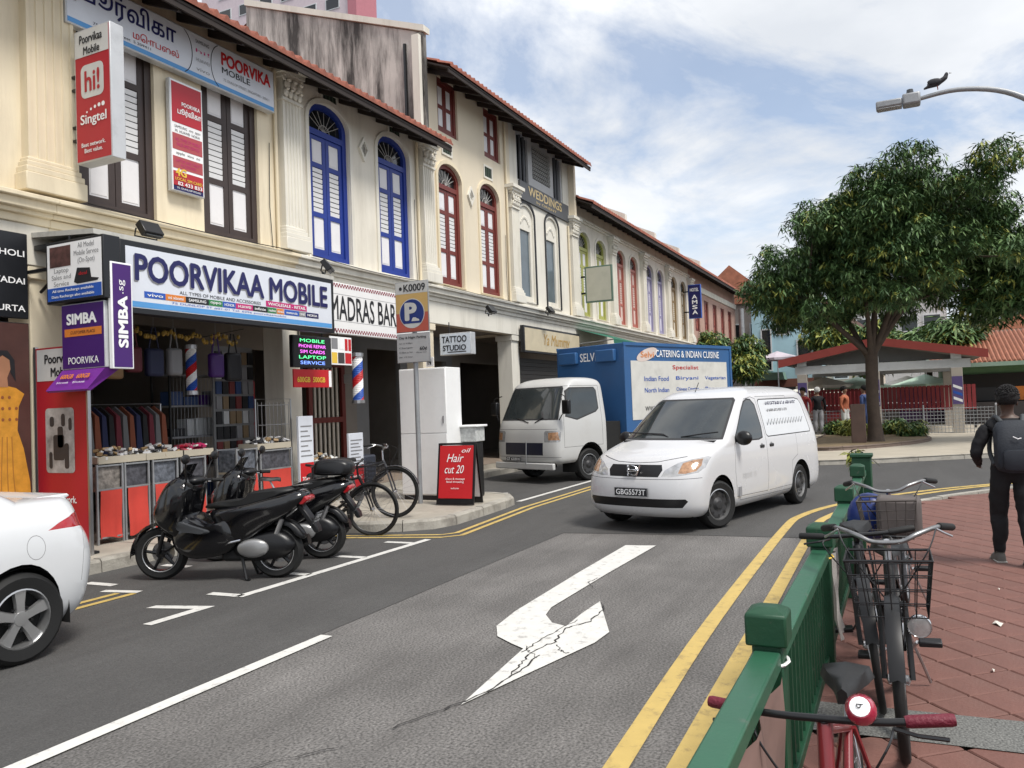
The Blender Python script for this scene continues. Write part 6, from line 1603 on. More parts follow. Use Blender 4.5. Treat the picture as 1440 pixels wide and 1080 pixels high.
def bicycle(label, loc, rz, frame, wr=.33, wb=1.02, bar='swept', basket=None, grip=RUBBER, lean=0.0, steer=0.0, saddle_h=.86, bar_h=1.0, fender=False, bell=False, lamp=False, rackb=False, bag=None, group=None, bar_w=.56, tyre=.018, saddle_x=-.2, rimm=None, barm=None):
    t = thing('bicycle', label, 'bicycle', loc, 0, group, rot=(lean, 0, rz))
    xf, xr = wb * .54, -wb * .46
    hx = xf - .16
    head_b, head_t = Vector((xf - .10, 0, wr + .30)), Vector((hx - .02, 0, max(wr + .46, bar_h - .2)))
    bb = Vector((-.04, 0, wr * .82 + .02)); st_t = Vector((saddle_x + .06, 0, saddle_h - .16)); ax = Vector((xr, 0, wr))
    fm = MB(); fm.tube([head_b, bb], .019, 8); fm.tube([head_t - Vector((0, 0, .03)), st_t], .017, 8); fm.tube([bb, st_t], .017, 8); fm.tube([head_b, head_t], .022, 8)
    for s in (-1, 1): fm.tube([bb + Vector((0, s * .03, 0)), ax + Vector((0, s * .06, 0))], .011, 6); fm.tube([st_t + Vector((0, s * .02, 0)), ax + Vector((0, s * .06, 0))], .009, 6)
    fm.build('frame', frame, t, smooth=60, weld=False)
    fk = MB()
    for s in (-1, 1): fk.tube([head_b + Vector((0, s * .05, 0)), (xf - .03, s * .055, wr + .1), (xf, s * .055, wr)], .012, 6)
    fk.tube([head_b + Vector((0, -.055, 0)), head_b + Vector((0, .055, 0))], .016, 6)
    fk.build('fork', frame, t, smooth=60, weld=False)
    for nm, x in (('wheel', xf), ('wheel', xr)):
        n = 40
        w = MB().tube([(wr * .96 * cos(2 * pi * k / n), 0, wr * .96 * sin(2 * pi * k / n)) for k in range(n)], tyre, 8, closed=True).build(nm, RUBBER, t, loc=(x, 0, wr), rot=(0, 0, steer if x > 0 else 0), smooth=60)
        MB().tube([(wr * .89 * cos(2 * pi * k / n), 0, wr * .89 * sin(2 * pi * k / n)) for k in range(n)], .011, 6, closed=True).build('rim', rimm or STEEL, w, smooth=60)
        sp = MB()
        for k in range(20):
            a = 2 * pi * k / 20; s = 1 if k % 2 else -1
            sp.tube([(.02 * cos(a + .8), s * .025, .02 * sin(a + .8)), (wr * .88 * cos(a), 0, wr * .88 * sin(a))], .0018, 3)
        tag(sp.build('spokes', STEEL, w, weld=False), kind='stuff')
        MB().lathe([(0, -.05), (.022, -.04), (.016, 0), (.022, .04), (0, .05)], axis='y', seg=10).build('hub', STEEL, w)
        if fender:
            a0, a1 = (.3, 3.0) if x > 0 else (.1, 2.9)
            pts = [(x + (wr + .03) * cos(a), wr + (wr + .03) * sin(a)) for a in np.linspace(a0, a1, 14)]
            fb = MB()
            for a, b in zip(pts[:-1], pts[1:]): fb.add([(a[0], -.03, a[1] - .012), (a[0], 0, a[1]), (a[0], .03, a[1] - .012), (b[0], -.03, b[1] - .012), (b[0], 0, b[1]), (b[0], .03, b[1] - .012)], [(0, 1, 4, 3), (1, 2, 5, 4)])
            fb.build('fender', frame, t, smooth=60)
    # stem, bar
    bc = Vector((hx - .0, 0, bar_h))
    MB().tube([head_t, (hx - .03, 0, bar_h - .04), bc], .015, 8).build('stem', STEEL if bar == 'swept' else BLACKM, t)
    h = bar_w / 2
    if bar == 'swept': pts = [(hx - .2, h, bar_h + .03), (hx - .1, h * .8, bar_h + .05), (hx + .0, h * .45, bar_h + .03), (hx + .02, h * .2, bar_h), (hx + .02, -h * .2, bar_h), (hx, -h * .45, bar_h + .03), (hx - .1, -h * .8, bar_h + .05), (hx - .2, -h, bar_h + .03)]
    else: pts = [(hx - .04, h, bar_h + .01), (hx - .01, h * .5, bar_h), (hx, 0, bar_h), (hx - .01, -h * .5, bar_h), (hx - .04, -h, bar_h + .01)]
    MB().tube(smooth_path(pts, 4), .0115, 8).build('handlebar', barm or (M('worn_bar', (.26, .26, .26), .35, metal=.9, var=.2, vscale=20) if bar == 'swept' else BLACKM), t, smooth=60)
    for s in (-1, 1):
        e = Vector(pts[0] if s > 0 else pts[-1]); q = Vector(pts[1] if s > 0 else pts[-2]); d = (e - q).normalized()
        ln = .125
        MB().tube([e - d * ln, e - d * ln * .9, e - d * .01, e], [.015, .0175, .0175, .015], 10).build('grip', grip, t, smooth=40)
        MB().tube([e - d * (ln + .03) + Vector((.02, 0, -.01)), e - d * (ln - .03) + Vector((.05, 0, -.02)), e - d * .02 + Vector((.045, 0, -.035))], .006, 6).build('brake_lever', STEEL if bar == 'swept' else BLACKM, t)
        MB().tube(smooth_path([tuple(e - d * (ln + .03) + Vector((.02, 0, -.01))), (hx + .14, s * .16, bar_h - .02), (hx + .1, s * .05, bar_h - .2), tuple(head_b + Vector((.03, 0, 0)))], 6), .0035, 5).build('cable', BLACKM, t)
    # saddle
    sd = MB(); L = [(-.13, .085, .0), (-.10, .095, .012), (-.04, .075, .005), (.03, .04, -.003), (.10, .026, .0), (.14, .018, -.01)]
    vs = []
    for (x, w, z) in L: vs += [(x, -w, z - .045), (x, -w * .85, z - .005), (x, 0, z + .008), (x, w * .85, z - .005), (x, w, z - .045)]
    fs = [(i * 5 + j, (i + 1) * 5 + j, (i + 1) * 5 + j + 1, i * 5 + j + 1) for i in range(5) for j in range(4)] + [(0, 1, 2, 3, 4), (29, 28, 27, 26, 25)] + [(i * 5, i * 5 + 4, i * 5 + 9, i * 5 + 5) for i in range(5)]
    sd = sd.add(vs, fs).build('saddle', SEATK, t, loc=(saddle_x, 0, saddle_h), smooth=60)
    MB().tube([st_t, (saddle_x + .0, 0, saddle_h - .04)], .013, 8).build('seat_post', STEEL, t)
    # drive
    MB().lathe([(0, .04), (.09, .04), (.09, .046), (0, .046)], tuple(bb), 'y', 24).build('chainring', STEEL, t)
    for s in (-1, 1):
        a = .5 if s > 0 else .5 + pi; e = bb + Vector((.165 * cos(a), s * .09, .165 * sin(a)))
        MB().tube([bb + Vector((0, s * .06, 0)), e], .009, 6).build('crank', STEEL, t)
        MB().box(tuple(e + Vector((0, s * .055, 0))), (.085, .1, .025)).build('pedal', BLACK, t, bevel=.006)
    ch = MB(); ch.tube([bb + Vector((0, .043, .085)), ax + Vector((0, .043, .035))], .005, 4); ch.tube([bb + Vector((0, .043, -.085)), ax + Vector((0, .043, -.035))], .005, 4)
    ch.build('chain', BLACKM, t, weld=False)
    MB().tube([(xr + .2, .05, wr), (xr + .05, .14, .012)], .008, 6).build('kickstand', STEEL, t)
    if rackb:
        rk = MB()
        for y in (-.06, 0, .06): rk.tube([(saddle_x + .02, y, saddle_h - .2), (xr - .15, y, saddle_h - .2)], .006, 5)
        for s in (-1, 1): rk.tube([(xr - .05, s * .06, saddle_h - .2), (xr, s * .07, wr)], .006, 5)
        rk.build('carrier', BLACKM, t, weld=False)
    if basket:
        bk = MB(); bx0, bx1, bz0, bz1, bw = hx + .05, hx + .32, bar_h - .27, bar_h - .03, .17
        n = 7
        for k in range(n):
            u = k / (n - 1)
            for s in (-1, 1): bk.tube([(bx0 + (bx1 - bx0) * u, s * bw, bz1), (bx0 + .03 + (bx1 - bx0 - .06) * u, s * bw * .8, bz0)], .0025, 4)
            y = -bw + 2 * bw * u
            bk.tube([(bx1, y, bz1), (bx1 - .03, y * .8, bz0), (bx0 + .03, y * .8, bz0), (bx0, y, bz1)], .0025, 4)
        for z, k in ((bz1, 1.0), ((bz0 + bz1) / 2, .9), (bz0, .8), (bz1 - .06, .95), (bz0 + .06, .85)):
            e = .03 * (1 - k) / .2
            bk.tube([(bx0 + e, -bw * k, z), (bx1 - e, -bw * k, z), (bx1 - e, bw * k, z), (bx0 + e, bw * k, z)], .003 if z < bz1 else .006, 4, closed=True)
        bko = tag(bk.build('basket', basket, t, weld=False))
    if lamp:
        MB().lathe([(0, -.07), (.025, -.06), (.045, -.01), (.05, .02), (.046, .03)], (0, 0, 0), 'x', 18).build('lamp_body', CHROME, t, loc=(hx + .17, .1, bar_h - .33), smooth=40)
        MB().lathe([(0, .034), (.046, .026)], (0, 0, 0), 'x', 18).build('lamp_lens', LAMPC, t, loc=(hx + .17, .1, bar_h - .33), smooth=60)
    if bell:
        b_ = MB().lathe([(0, .03), (.03, .026), (.041, .008), (.041, -.012), (0, -.02)], seg=18).build('bell', M('bell_red', (.35, .02, .05), .2, coat=.7), t, loc=(hx + .005, .1, bar_h + .035), rot=(0, radians(55), 0), smooth=40)
        MB().lathe([(0, .0325), (.027, .0285)], seg=16).build('bell_disc', INKW, b_); text(b_, 'b', 0, 0, .012, .018, INKK, y=0).rotation_euler = (radians(-90), 0, 0)
        b_.children[-1].location = (0, 0, .034)
    if bag:
        puff(sm2([(saddle_x - .12, saddle_h - .03), (saddle_x - .2, saddle_h - .06), (saddle_x - .22, saddle_h - .22), (saddle_x - .08, saddle_h - .25), (saddle_x - .03, saddle_h - .1)]), .09, 'saddle_bag', bag, t)
    return t
BKRED = M('bike_frame_red', (.16, .012, .016), .3, coat=.4); BKBLK = M('bike_frame_black', (.007, .007, .008), .45); BKGRY = M('bike_frame_grey', (.035, .035, .04), .45)
# by the shop kerb
bicycle('black bicycle leaning by the kerb behind the motorcycles, nearest the road', (8.78, 7.05, .004), radians(-72), BKBLK, wr=.36, lean=.06, bar='flat', rackb=True, group='bicycles parked at the kerb', rimm=BLACKM, tyre=.024, basket=BLACKM)
bicycle('black bicycle beside the white cabinet, behind the nearer kerb bicycle', (9.55, 7.2, .15), radians(-78), BKGRY, wr=.36, lean=-.05, bar='swept', basket=None, group='bicycles parked at the kerb', rimm=BLACKM, tyre=.024, fender=True)
bicycle('dark bicycle half hidden between the motorcycle and the kerb bicycles', (8.15, 7.35, .004), radians(-64), BKBLK, wr=.34, lean=-.06, bar='flat', group='bicycles parked at the kerb', rimm=BLACKM, fender=True)
# by the railing on the right, heading towards the viewer
bicycle('red bicycle with red grips and round bell nearest the viewer at the railing', (2.74, .21, .12), radians(180), BKRED, wr=.2, wb=.88, bar='flat', grip=M('grip_red', (.13, .008, .022), .55, bump=.6, bscale=90), lean=.05, saddle_h=.56, bar_h=.665, bell=True, bar_w=.66, saddle_x=-.40, group='bicycles chained to the green railing')
bicycle('black bicycle with chrome swept bars, front basket and lamp at the railing', (4.42, .07, .12), radians(181), BKBLK, wr=.33, basket=BLACKM, lean=.04, bar_h=.90, saddle_h=.78, fender=True, lamp=True, group='bicycles chained to the green railing', bar_w=.56, tyre=.022)
bicycle('black bicycle squeezed between the chrome bar bicycle and the railing', (4.95, .2, .12), radians(184), BKBLK, wr=.32, lean=.1, bar='flat', bar_h=.84, saddle_h=.8, fender=True, rackb=True, group='bicycles chained to the green railing', rimm=BLACKM)
bicycle('dark bicycle with a brown basket and blue bag, farthest along the railing', (6.2, .06, .12), radians(178), BKGRY, wr=.33, basket=M('basket_brown', (.06, .05, .045), .6), lean=.05, bar_h=.93, saddle_h=.8, bag=INKB, group='bicycles chained to the green railing')
tag(MB().box((0, 0, .12), (.22, .26, .24)).build('bag', M('basket_liner', (.10, .085, .08), .7, var=.3), None, loc=(5.66, .06, .79), bevel=.03), 'brown liner bag filling the basket of the farthest railing bicycle', 'bag')
tag(MB().ball((0, 0, .15), (.12, .14, .16), 14, 10).build('helmet_bag', M('bag_blue', (.01, .03, .16), .35), None, loc=(5.85, .24, .72), smooth=60), 'blue bag hanging between the railing and the farthest bicycle', 'bag')

# ================================================================== street furniture
# --- parking sign on its pole
pk_ = thing('parking_sign', 'orange and blue P parking sign plate K0009 on a grey pole', 'sign', (11.12, 7.5, 0), R90)
MB().tube([(.30, .06, .146), (.30, .06, 3.75)], .04, 12).build('pole', GALV, pk_, smooth=60)
MB().box2(-.02, .0, 2.96, .62, .025, 3.8).build('upper_plate', GALV, pk_, bevel=.006)
patch(pk_, -.01, 3.6, .61, 3.79, M('plate_grey_white', (.5, .5, .48), .5)); text(pk_, 'K0009', .36, 3.695, .42, .12, INKK, y=-.006, bold=.02); patch(pk_, 0, 0, 0, 0, INKK, y=-.006, poly=circle(.09, 3.69, .03, 10))
patch(pk_, -.01, 3.28, .61, 3.598, M('plate_ochre', (.5, .33, .12), .5)); patch(pk_, -.01, 2.97, .61, 3.278, M('plate_red', (.42, .09, .06), .5))
patch(pk_, 0, 0, 0, 0, MATS['plate_grey_white'], y=-.005, poly=circle(.30, 3.27, .245, 32)); patch(pk_, 0, 0, 0, 0, M('plate_navy', (.012, .03, .16), .4), y=-.007, poly=[p for p in circle(.30, 3.27, .232, 40) if p[1] > 3.10])
text(pk_, 'P', .28, 3.30, .24, .3, MATS['plate_grey_white'], y=-.010, bold=.06)
patch(pk_, 0, 0, 0, 0, MATS['plate_grey_white'], y=-.010, poly=[(.29, 3.14), (.44, 3.14), (.44, 3.165), (.40, 3.18), (.37, 3.2), (.32, 3.2), (.30, 3.17)])
MB().box2(-.02, .0, 2.46, .62, .025, 2.945).build('lower_plate', GALV, pk_, bevel=.006); patch(pk_, -.01, 2.47, .61, 2.935, M('plate_dull', (.38, .38, .38), .5))
text(pk_, 'Day & Night Parking', .3, 2.87, .52, .05, INKK, y=-.006, bold=.01)
for k, s_ in enumerate(('7am to 10.30pm', 'Charges', '10.30pm to 7am', 'per 1/2 hour')): text(pk_, s_, .16, 2.78 - k * .075, .26, .032, INKK, y=-.006)
text(pk_, '60¢', .5, 2.68, .14, .07, INKK, y=-.006, bold=.02); text(pk_, '60¢ per hour', .46, 2.62, .2, .025, INKK, y=-.006)
# --- white cabinet
cb = thing('utility_cabinet', 'tall white utility cabinet behind the parking sign pole', 'cabinet', (11.6, 7.82, .146), R90)
MB().box2(0, 0, .08, .93, .5, 2.24).build('carcass', WHITE, cb, bevel=.01); MB().box2(.02, .02, 0, .91, .48, .08).build('plinth', SIGNK, cb)
for a, b in ((.008, .375), (.385, .922)): MB().box2(a, -.014, .1, b, -.002, 1.12).build('door', WHITE, cb, bevel=.004); MB().box2(a, -.014, 1.135, b, -.002, 2.22).build('door', WHITE, cb, bevel=.004)
MB().box2(.86, -.03, 1.3, .88, -.015, 1.42).build('handle', STEEL, cb); nbx = panel(cb, 'notice', .55, 2.26, .7, 2.42, .01, INKW, y=.01); text(nbx, 'N', .62, 2.34, .07, .1, INKK, y=.005, bold=.03)
# --- A-frame board
af = thing('sandwich_board', 'red A-frame board with white handwriting on the kerb corner', 'sandwich board', (11.0, 6.78, .146), R90 + .06)
for s, nm in ((0, 'front_board'), (1, 'rear_board')):
    sg_ = -1 if s == 0 else 1
    p = MB(); p.box((.33, .0, .52), (.6, .02, .84)); 
    o = p.build(nm, INKR if s == 0 else WHITE, af, loc=(0, 0 if s == 0 else .34, .012), rot=(radians(9) * (-1 if s == 0 else 1), 0, 0))
    fr = MB(); sheet(fr, [(0, 0), (.66, 0), (.66, .98), (0, .98)], [[(.03, .09), (.63, .09), (.63, .95), (.03, .95)]], -.015, .03)
    fr.build('board_frame', BLACKM, o)
    if s == 0:
        text(o, 'oil', .5, .86, .16, .07, INKW, y=-.016, shear=.3); text(o, 'Hair', .31, .74, .3, .13, INKW, y=-.016, shear=.3); text(o, 'cut 20', .3, .56, .34, .13, INKW, y=-.016, shear=.3); text(o, 'shave & massage\nfacial threading', .32, .38, .34, .09, INKW, y=-.016); text(o, 'welcome', .32, .26, .14, .03, INKW, y=-.016)
bn = thing('litter_bin', 'black post with white notice box behind the red A-frame board', 'bin', (12.2, 6.75, .146))
MB().box2(-.14, -.14, 0, .14, .14, .95).build('body', BLACK, bn, bevel=.03); MB().box2(-.16, -.16, .952, .16, .16, 1.2).build('notice_box', M('notice_pale', (.45, .46, .45), .5, var=.3, vscale=20), bn, bevel=.01); MB().box2(-.2, -.2, 1.203, .2, .2, 1.24).build('lid', WHITE, bn, bevel=.01)

# --- green railing
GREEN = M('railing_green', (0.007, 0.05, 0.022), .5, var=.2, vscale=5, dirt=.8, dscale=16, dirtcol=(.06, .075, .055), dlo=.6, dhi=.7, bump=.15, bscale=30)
GREENL = M('railing_green_sky_sheen', (0.022, 0.095, 0.052), .42, var=.15, vscale=4, dirt=.8, dscale=14, dirtcol=(.09, .11, .085), dlo=.6, dhi=.72, bump=.12, bscale=30)  # lighter copy of the railing green: sky reflection put into the colour
rl = thing('railing', 'green metal pedestrian railing along the footpath edge', 'railing', (0, .45, 0))
PX = [-3.0, -1.0, .95, 2.85, 4.75, 6.75, 8.75, 9.7]
for x_ in PX:
    mb = MB().box2(x_ - .05, -.05, .118, x_ + .05, .05, .86)
    p_ = mb.build('post', GREEN, rl, bevel=.006)
    big = x_ == PX[-1]
    if big:
        MB().box2(x_ - .1, -.1, .118, x_ + .1, .1, .98).build('end_box', GREEN, p_, bevel=.012); MB().box2(x_ - .115, -.115, .983, x_ + .115, .115, 1.02).build('end_lid', GREEN, p_, bevel=.008); continue
    MB().add([(x_ - .068, -.068, .86), (x_ + .068, -.068, .86), (x_ + .068, .068, .86), (x_ - .068, .068, .86), (x_ - .068, -.068, .965), (x_ + .068, -.068, .965), (x_ + .068, .068, .965), (x_ - .068, .068, .965), (x_ - .03, -.03, .985), (x_ + .03, -.03, .985), (x_ + .03, .03, .985), (x_ - .03, .03, .985)],
            [(0, 3, 2, 1), (0, 1, 5, 4), (1, 2, 6, 5), (2, 3, 7, 6), (3, 0, 4, 7), (4, 5, 9, 8), (5, 6, 10, 9), (6, 7, 11, 10), (7, 4, 8, 11), (8, 9, 10, 11)]).build('post_cap', GREEN, p_, bevel=.008)
for a, b in zip(PX[:-1], PX[1:]):
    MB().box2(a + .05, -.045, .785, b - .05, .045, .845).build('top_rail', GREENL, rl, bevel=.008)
    MB().box2(a + .05, -.025, .22, b - .05, .025, .27).build('bottom_rail', GREEN, rl, bevel=.005)
    n = max(3, int((b - a) / .11))
    for k in range(1, n):
        x_ = a + (b - a) * k / n
        MB().box2(x_ - .012, -.012, .27, x_ + .012, .012, .785).build('baluster', GREEN, rl)
BR = M('poster_brownpaper', (0.2, 0.13, 0.11), .6, var=.4, vscale=3)
for k, (x0, x1, z0, z1, m_, lb) in enumerate(((2.0, 2.75, .2, .78, BR, 'brown paper poster tied to the near railing panel'), (4.9, 5.2, .3, .78, M('paper_grey', (.4, .38, .36), .6, var=.1), 'pale paper notice tied behind the second railing post'))):
    mb = MB(); n = 10
    mb.add([(x0 + (x1 - x0) * i / n, .43 - .02 - .018 * sin(i * 1.1 + j) - (.03 if j == 0 else 0), z0 + (z1 - z0) * j / 4) for j in range(5) for i in range(n + 1)], [(j * (n + 1) + i, j * (n + 1) + i + 1, (j + 1) * (n + 1) + i + 1, (j + 1) * (n + 1) + i) for j in range(4) for i in range(n)])
    tag(mb.build('notice', m_, None, smooth=180), lb, 'notice')
for x_ in (2.85, 4.75):
    tag(MB().tube([(x_ + .08 * cos(a), .45 + .062 * sin(a), .80) for a in np.linspace(0, 2 * pi, 13)[:-1]], .006, 5, closed=True).build('cable_tie', WHITE if x_ < 3 else INKY, None), '%s cord tied round a railing post' % ('white' if x_ < 3 else 'yellow'), 'cord')
# litter
SCRAP = M('paper_scrap', (.6, .56, .5), .7)
for k, (x_, y_, a_) in enumerate(((6.25, -.5, .075), (5.2, -.38, .02), (7.3, -.6, .018))):
    tag(MB().face([(x_ + a_ * r_ * cos(t), y_ + a_ * .6 * r_ * sin(t), .1215 + .012 * (i % 2)) for i, (t, r_) in enumerate(((0, 1), (.9, .5), (1.7, .8), (2.6, .6), (3.3, 1), (4.2, .7), (5.2, .6)))]).build('paper_scrap', SCRAP, None), ['torn white paper scrap lying on the red pavers', 'tiny paper scrap on the pavers near the granite strip', 'tiny paper scrap on the pavers towards the walking person'][k], 'litter')

# ================================================================== people
SKIN = M('skin_dark', (0.07, 0.035, 0.022), .5, var=.1)
SKIN2 = M('skin_mid', (0.26, 0.14, 0.09), .5, var=.1)
def skin_mesh(chains, sub=2):
    """continuous surface from joint chains [(points with radii)] sharing joints by coordinates"""
    me = bpy.data.meshes.new('body'); vs = []; rad = []; es = []; idx = {}
    for ch in chains:
        prev = None
        for (p, r) in ch:
            k = tuple(round(c, 4) for c in p)
            if k not in idx: idx[k] = len(vs); vs.append(p); rad.append(r)
            if prev is not None and prev != idx[k]: es.append((prev, idx[k]))
            prev = idx[k]
    me.from_pydata(vs, es, []); me.update()
    o = bpy.data.objects.new('tmp_body', me); COL.objects.link(o)
    m = o.modifiers.new('skin', 'SKIN'); m.use_smooth_shade = True
    for i, sv in enumerate(me.skin_vertices[0].data):
        r = rad[i]; sv.radius = (r, r) if not isinstance(r, tuple) else r; sv.use_root = (i == 0)
    s = o.modifiers.new('sub', 'SUBSURF'); s.levels = sub; s.render_levels = sub
    dg = bpy.context.evaluated_depsgraph_get()
    out_ = bpy.data.meshes.new_from_object(o.evaluated_get(dg))
    bpy.data.objects.remove(o); bpy.data.meshes.remove(me)
    return out_
def person(label, loc, rz, mats, hair, pose, scale=1.0, cat='person', group=None, shoes=True):
    """local +x is where the person faces; mats = (skin, top, trousers, shoes)"""
    t = thing('person', label, cat, loc, rz, group); t.scale = (scale,) * 3
    ch = pose
    me = skin_mesh(ch)
    for m in mats: me.materials.append(m)
    idx = []
    for p in me.polygons:
        c = p.center; a = 1
        if c.z > 1.455: a = 0
        elif c.z < .10: a = 3
        elif c.z < .93 and abs(c.y) < .25: a = 2
        if abs(c.y) > .25 and c.z < .87 : a = 0
        if c.x > .235 and .85 < c.z < 1.2 : a = 0
        idx.append(a)
    me.polygons.foreach_set('material_index', idx)
    me.polygons.foreach_set('use_smooth', [True] * len(me.polygons))
    b = bpy.data.objects.new('body', me); COL.objects.link(b); b.parent = t
    if shoes:
        sb2 = b.modifiers.new('fine', 'SUBSURF'); sb2.levels = 1; sb2.render_levels = 1
        tx = bpy.data.textures.get('folds') or bpy.data.textures.new('folds', 'CLOUDS'); tx.noise_scale = .11; tx.noise_depth = 2
        vg = b.vertex_groups.new(name='cloth'); vg.add([v.index for v in me.vertices if .12 < v.co.z < 1.44], 1.0, 'REPLACE')
        dm = b.modifiers.new('folds', 'DISPLACE'); dm.texture = tx; dm.strength = .03; dm.vertex_group = 'cloth'; dm.texture_coords = 'LOCAL'
    # face
    for s in (-1, 1):
        MB().ball((.086, s * .033, 1.625), (.012, .014, .009), 8, 6).build('eye', INKW, t, smooth=60); MB().ball((-.005, s * .082, 1.61), (.022, .012, .034), 8, 6).build('ear', mats[0], t, smooth=60)
    MB().ball((.105, 0, 1.60), (.02, .014, .022), 8, 6).build('nose', mats[0], t, smooth=60); MB().ball((.09, 0, 1.555), (.014, .026, .008), 8, 6).build('mouth', M('lip', (.12, .04, .035), .5), t, smooth=60)
    for s, ax_, az_ in ((1, .144, .0), (-1, -.194, .05)):
        if not shoes: break
        sh_ = MB(); L = [(-.085, .03, .055), (-.07, .042, .09), (.0, .045, .085), (.07, .05, .06), (.15, .05, .05), (.19, .035, .04), (.205, .02, .03)]; vs = []
        for (x, w, z) in L: vs += [(x, -w, 0), (x, -w, .022), (x, -w * .8, z), (x, w * .8, z), (x, w, .022), (x, w, 0)]
        fs = [(i * 6 + j, (i + 1) * 6 + j, (i + 1) * 6 + (j + 1) % 6, i * 6 + (j + 1) % 6) for i in range(6) for j in range(6)] + [(0, 1, 2, 3, 4, 5), (41, 40, 39, 38, 37, 36)]
        so_ = sh_.add(vs, fs).build('shoe', mats[3], t, loc=(ax_ - .01, s * .105, az_ - .001), rot=(0, radians(14) if s < 0 else 0, 0), smooth=60)
        MB().box2(-.088, -.05, -.004, .2, .05, .018).build('sole', M('sole_pale', (.35, .33, .3), .7), so_, bevel=.008)
    hb = MB(); rnd = random.Random(3)
    prof = 14
    hb.ball((-.012, 0, 1.675), (.122, .104, .112), 22, 16)
    hb.v = [(p[0], p[1], p[2] if not (p[0] > .045 and p[2] < 1.66) else 1.66) for p in hb.v]
    hb.v = [(p[0] + rnd.uniform(-.009, .009), p[1] + rnd.uniform(-.009, .009), max(1.59 if p[0] < .02 else 1.66, p[2] + rnd.uniform(-.009, .009))) for p in hb.v]
    for k in range(420):
        a_, e_ = rnd.uniform(0, 2 * pi), rnd.uniform(.05, 1.45)
        q = Vector((cos(a_) * cos(e_) * .12 - .012, sin(a_) * cos(e_) * .102, sin(e_) * .108 + 1.68))
        if q.x > .06 and q.z < 1.70: continue
        hb.ball(tuple(q), rnd.uniform(.006, .011), 4, 3)
    hb.build('hair', hair, t, smooth=70, weld=False)
    return t
def fingers(w, d, s):
    """five finger chains from a wrist point w, hanging along d"""
    out = []
    w = Vector(w); d = Vector(d).normalized(); side = Vector((1, 0, 0)); palm = w + d * .085
    out.append([(tuple(w), .026), (tuple(palm), (.034, .018))])
    for k, ln in enumerate((.062, .072, .07, .055)):
        off = side * (.026 - k * .0175)
        a = palm + off * .9 + d * .01; b = palm + off + d * (ln * .55) ; c = palm + off * .95 + d * ln + Vector((0, -s * .022, 0))
        out.append([(tuple(palm), (.034, .018)), (tuple(a), .0095), (tuple(b), .0085), (tuple(c), .0075)])
    th = w + d * .03
    out.append([(tuple(w), .026), (tuple(th + side * .03), .012), (tuple(th + side * .045 + d * .035), .0095), (tuple(th + side * .04 + d * .06), .008)])
    return out
def walker(step=.16, lift=.05):
    pel = (0, 0, .95)
    ch = [[(pel, (.165, .13)), ((.0, 0, 1.1), (.17, .13)), ((.01, 0, 1.28), (.19, .135)), ((0, 0, 1.40), (.145, .1)), ((.01, 0, 1.47), .058), ((.02, 0, 1.53), .058), ((.03, 0, 1.60), (.083, .095)), ((.02, 0, 1.68), (.083, .095)), ((.01, 0, 1.72), .06)]]
    for s, st in ((1, step), (-1, -step)):
        hip = (0, s * .095, .90); knee = (st * .55 + .03, s * .1, .50); ank = (st * .9 - (.05 if st < 0 else 0), s * .1, .09 + (lift if st < 0 else 0)); 
        ch.append([(pel, (.165, .13)), (hip, .105), ((st * .3, s * .1, .7), .102), (knee, .088), ((st * .7 - .02, s * .1, .32), .08), (ank, .055), ((ank[0] + .05, s * .105, ank[2] - .045), .042), ((ank[0] + .16, s * .115, ank[2] - .055), .036)])
        ch[-1].insert(6, ((ank[0] - .035, s * .1, ank[2] - .05), .036)) if False else None
    return ch
DARK = M('cloth_black', (0.008, 0.008, 0.010), .85, var=.25, bump=.3, bscale=30); DARK2 = M('cloth_charcoal', (0.010, 0.010, 0.012), .9, var=.2, bump=.3, bscale=30); SHOE = M('shoe_grey', (.12, .115, .105), .7, var=.3)
pose = walker()
for s in (1, -1):
    sh = (0, s * .19, 1.37)
    if s > 0: el, wr_ = (-.03, s * .31, 1.10), (.20, s * .24, .99)
    else: el, wr_ = (-.06, s * .31, 1.10), (-.0, s * .30, .86)
    pose.append([((0, 0, 1.40), (.145, .1)), (sh, .085), ((-.01, s * .26, 1.24), .07), (el, .06), tuple([tuple((Vector(el) + Vector(wr_)) / 2), .05]), (wr_, .03)])
    pose += [[(wr_, .03), (c[0][0], c[0][1])] if False else c for c in fingers(wr_, Vector(wr_) - Vector(el), s)]
p1 = person('person in black clothes with a backpack walking away on the red pavers', (8.4, -.83, .118), radians(8), (SKIN, DARK, DARK2, SHOE), M('hair_black', (.006, .005, .005), .8, bump=.6, bscale=120), pose, scale=.895)
# white earphone on the visible side
MB().ball((0, .095, 1.60), (.012, .01, .014), 8, 6).build('earphone', INKW, p1)
bp = thing('backpack', 'dark blue-grey backpack on the back of the walking person', 'backpack', (8.4, -.83, .118), radians(8)); bp.scale = (.895,) * 3
BPK = M('backpack_fabric', (0.018, 0.022, 0.03), .75, var=.15, bump=.3, bscale=60); BPK2 = M('backpack_panel', (0.012, 0.015, 0.022), .7)
puff([(-.10, 1.42), (-.17, 1.44), (-.25, 1.38), (-.30, 1.2), (-.31, 1.0), (-.27, .93), (-.12, .93), (-.1, 1.1)], .17, 'main_bag', BPK, bp)
puff([(-.26, 1.17), (-.33, 1.15), (-.355, 1.05), (-.33, .96), (-.26, .95)], .13, 'front_pocket', BPK2, bp)
for s in (-1, 1):
    MB().tube(smooth_path([(-.12, s * .09, 1.42), (-.03, s * .12, 1.475), (.08, s * .13, 1.42), (.12, s * .14, 1.28), (.03, s * .17, 1.12), (-.1, s * .16, 1.0)], 5), .022, 8).build('strap', M('strap_grey', (.05, .055, .06), .7), bp, smooth=60)
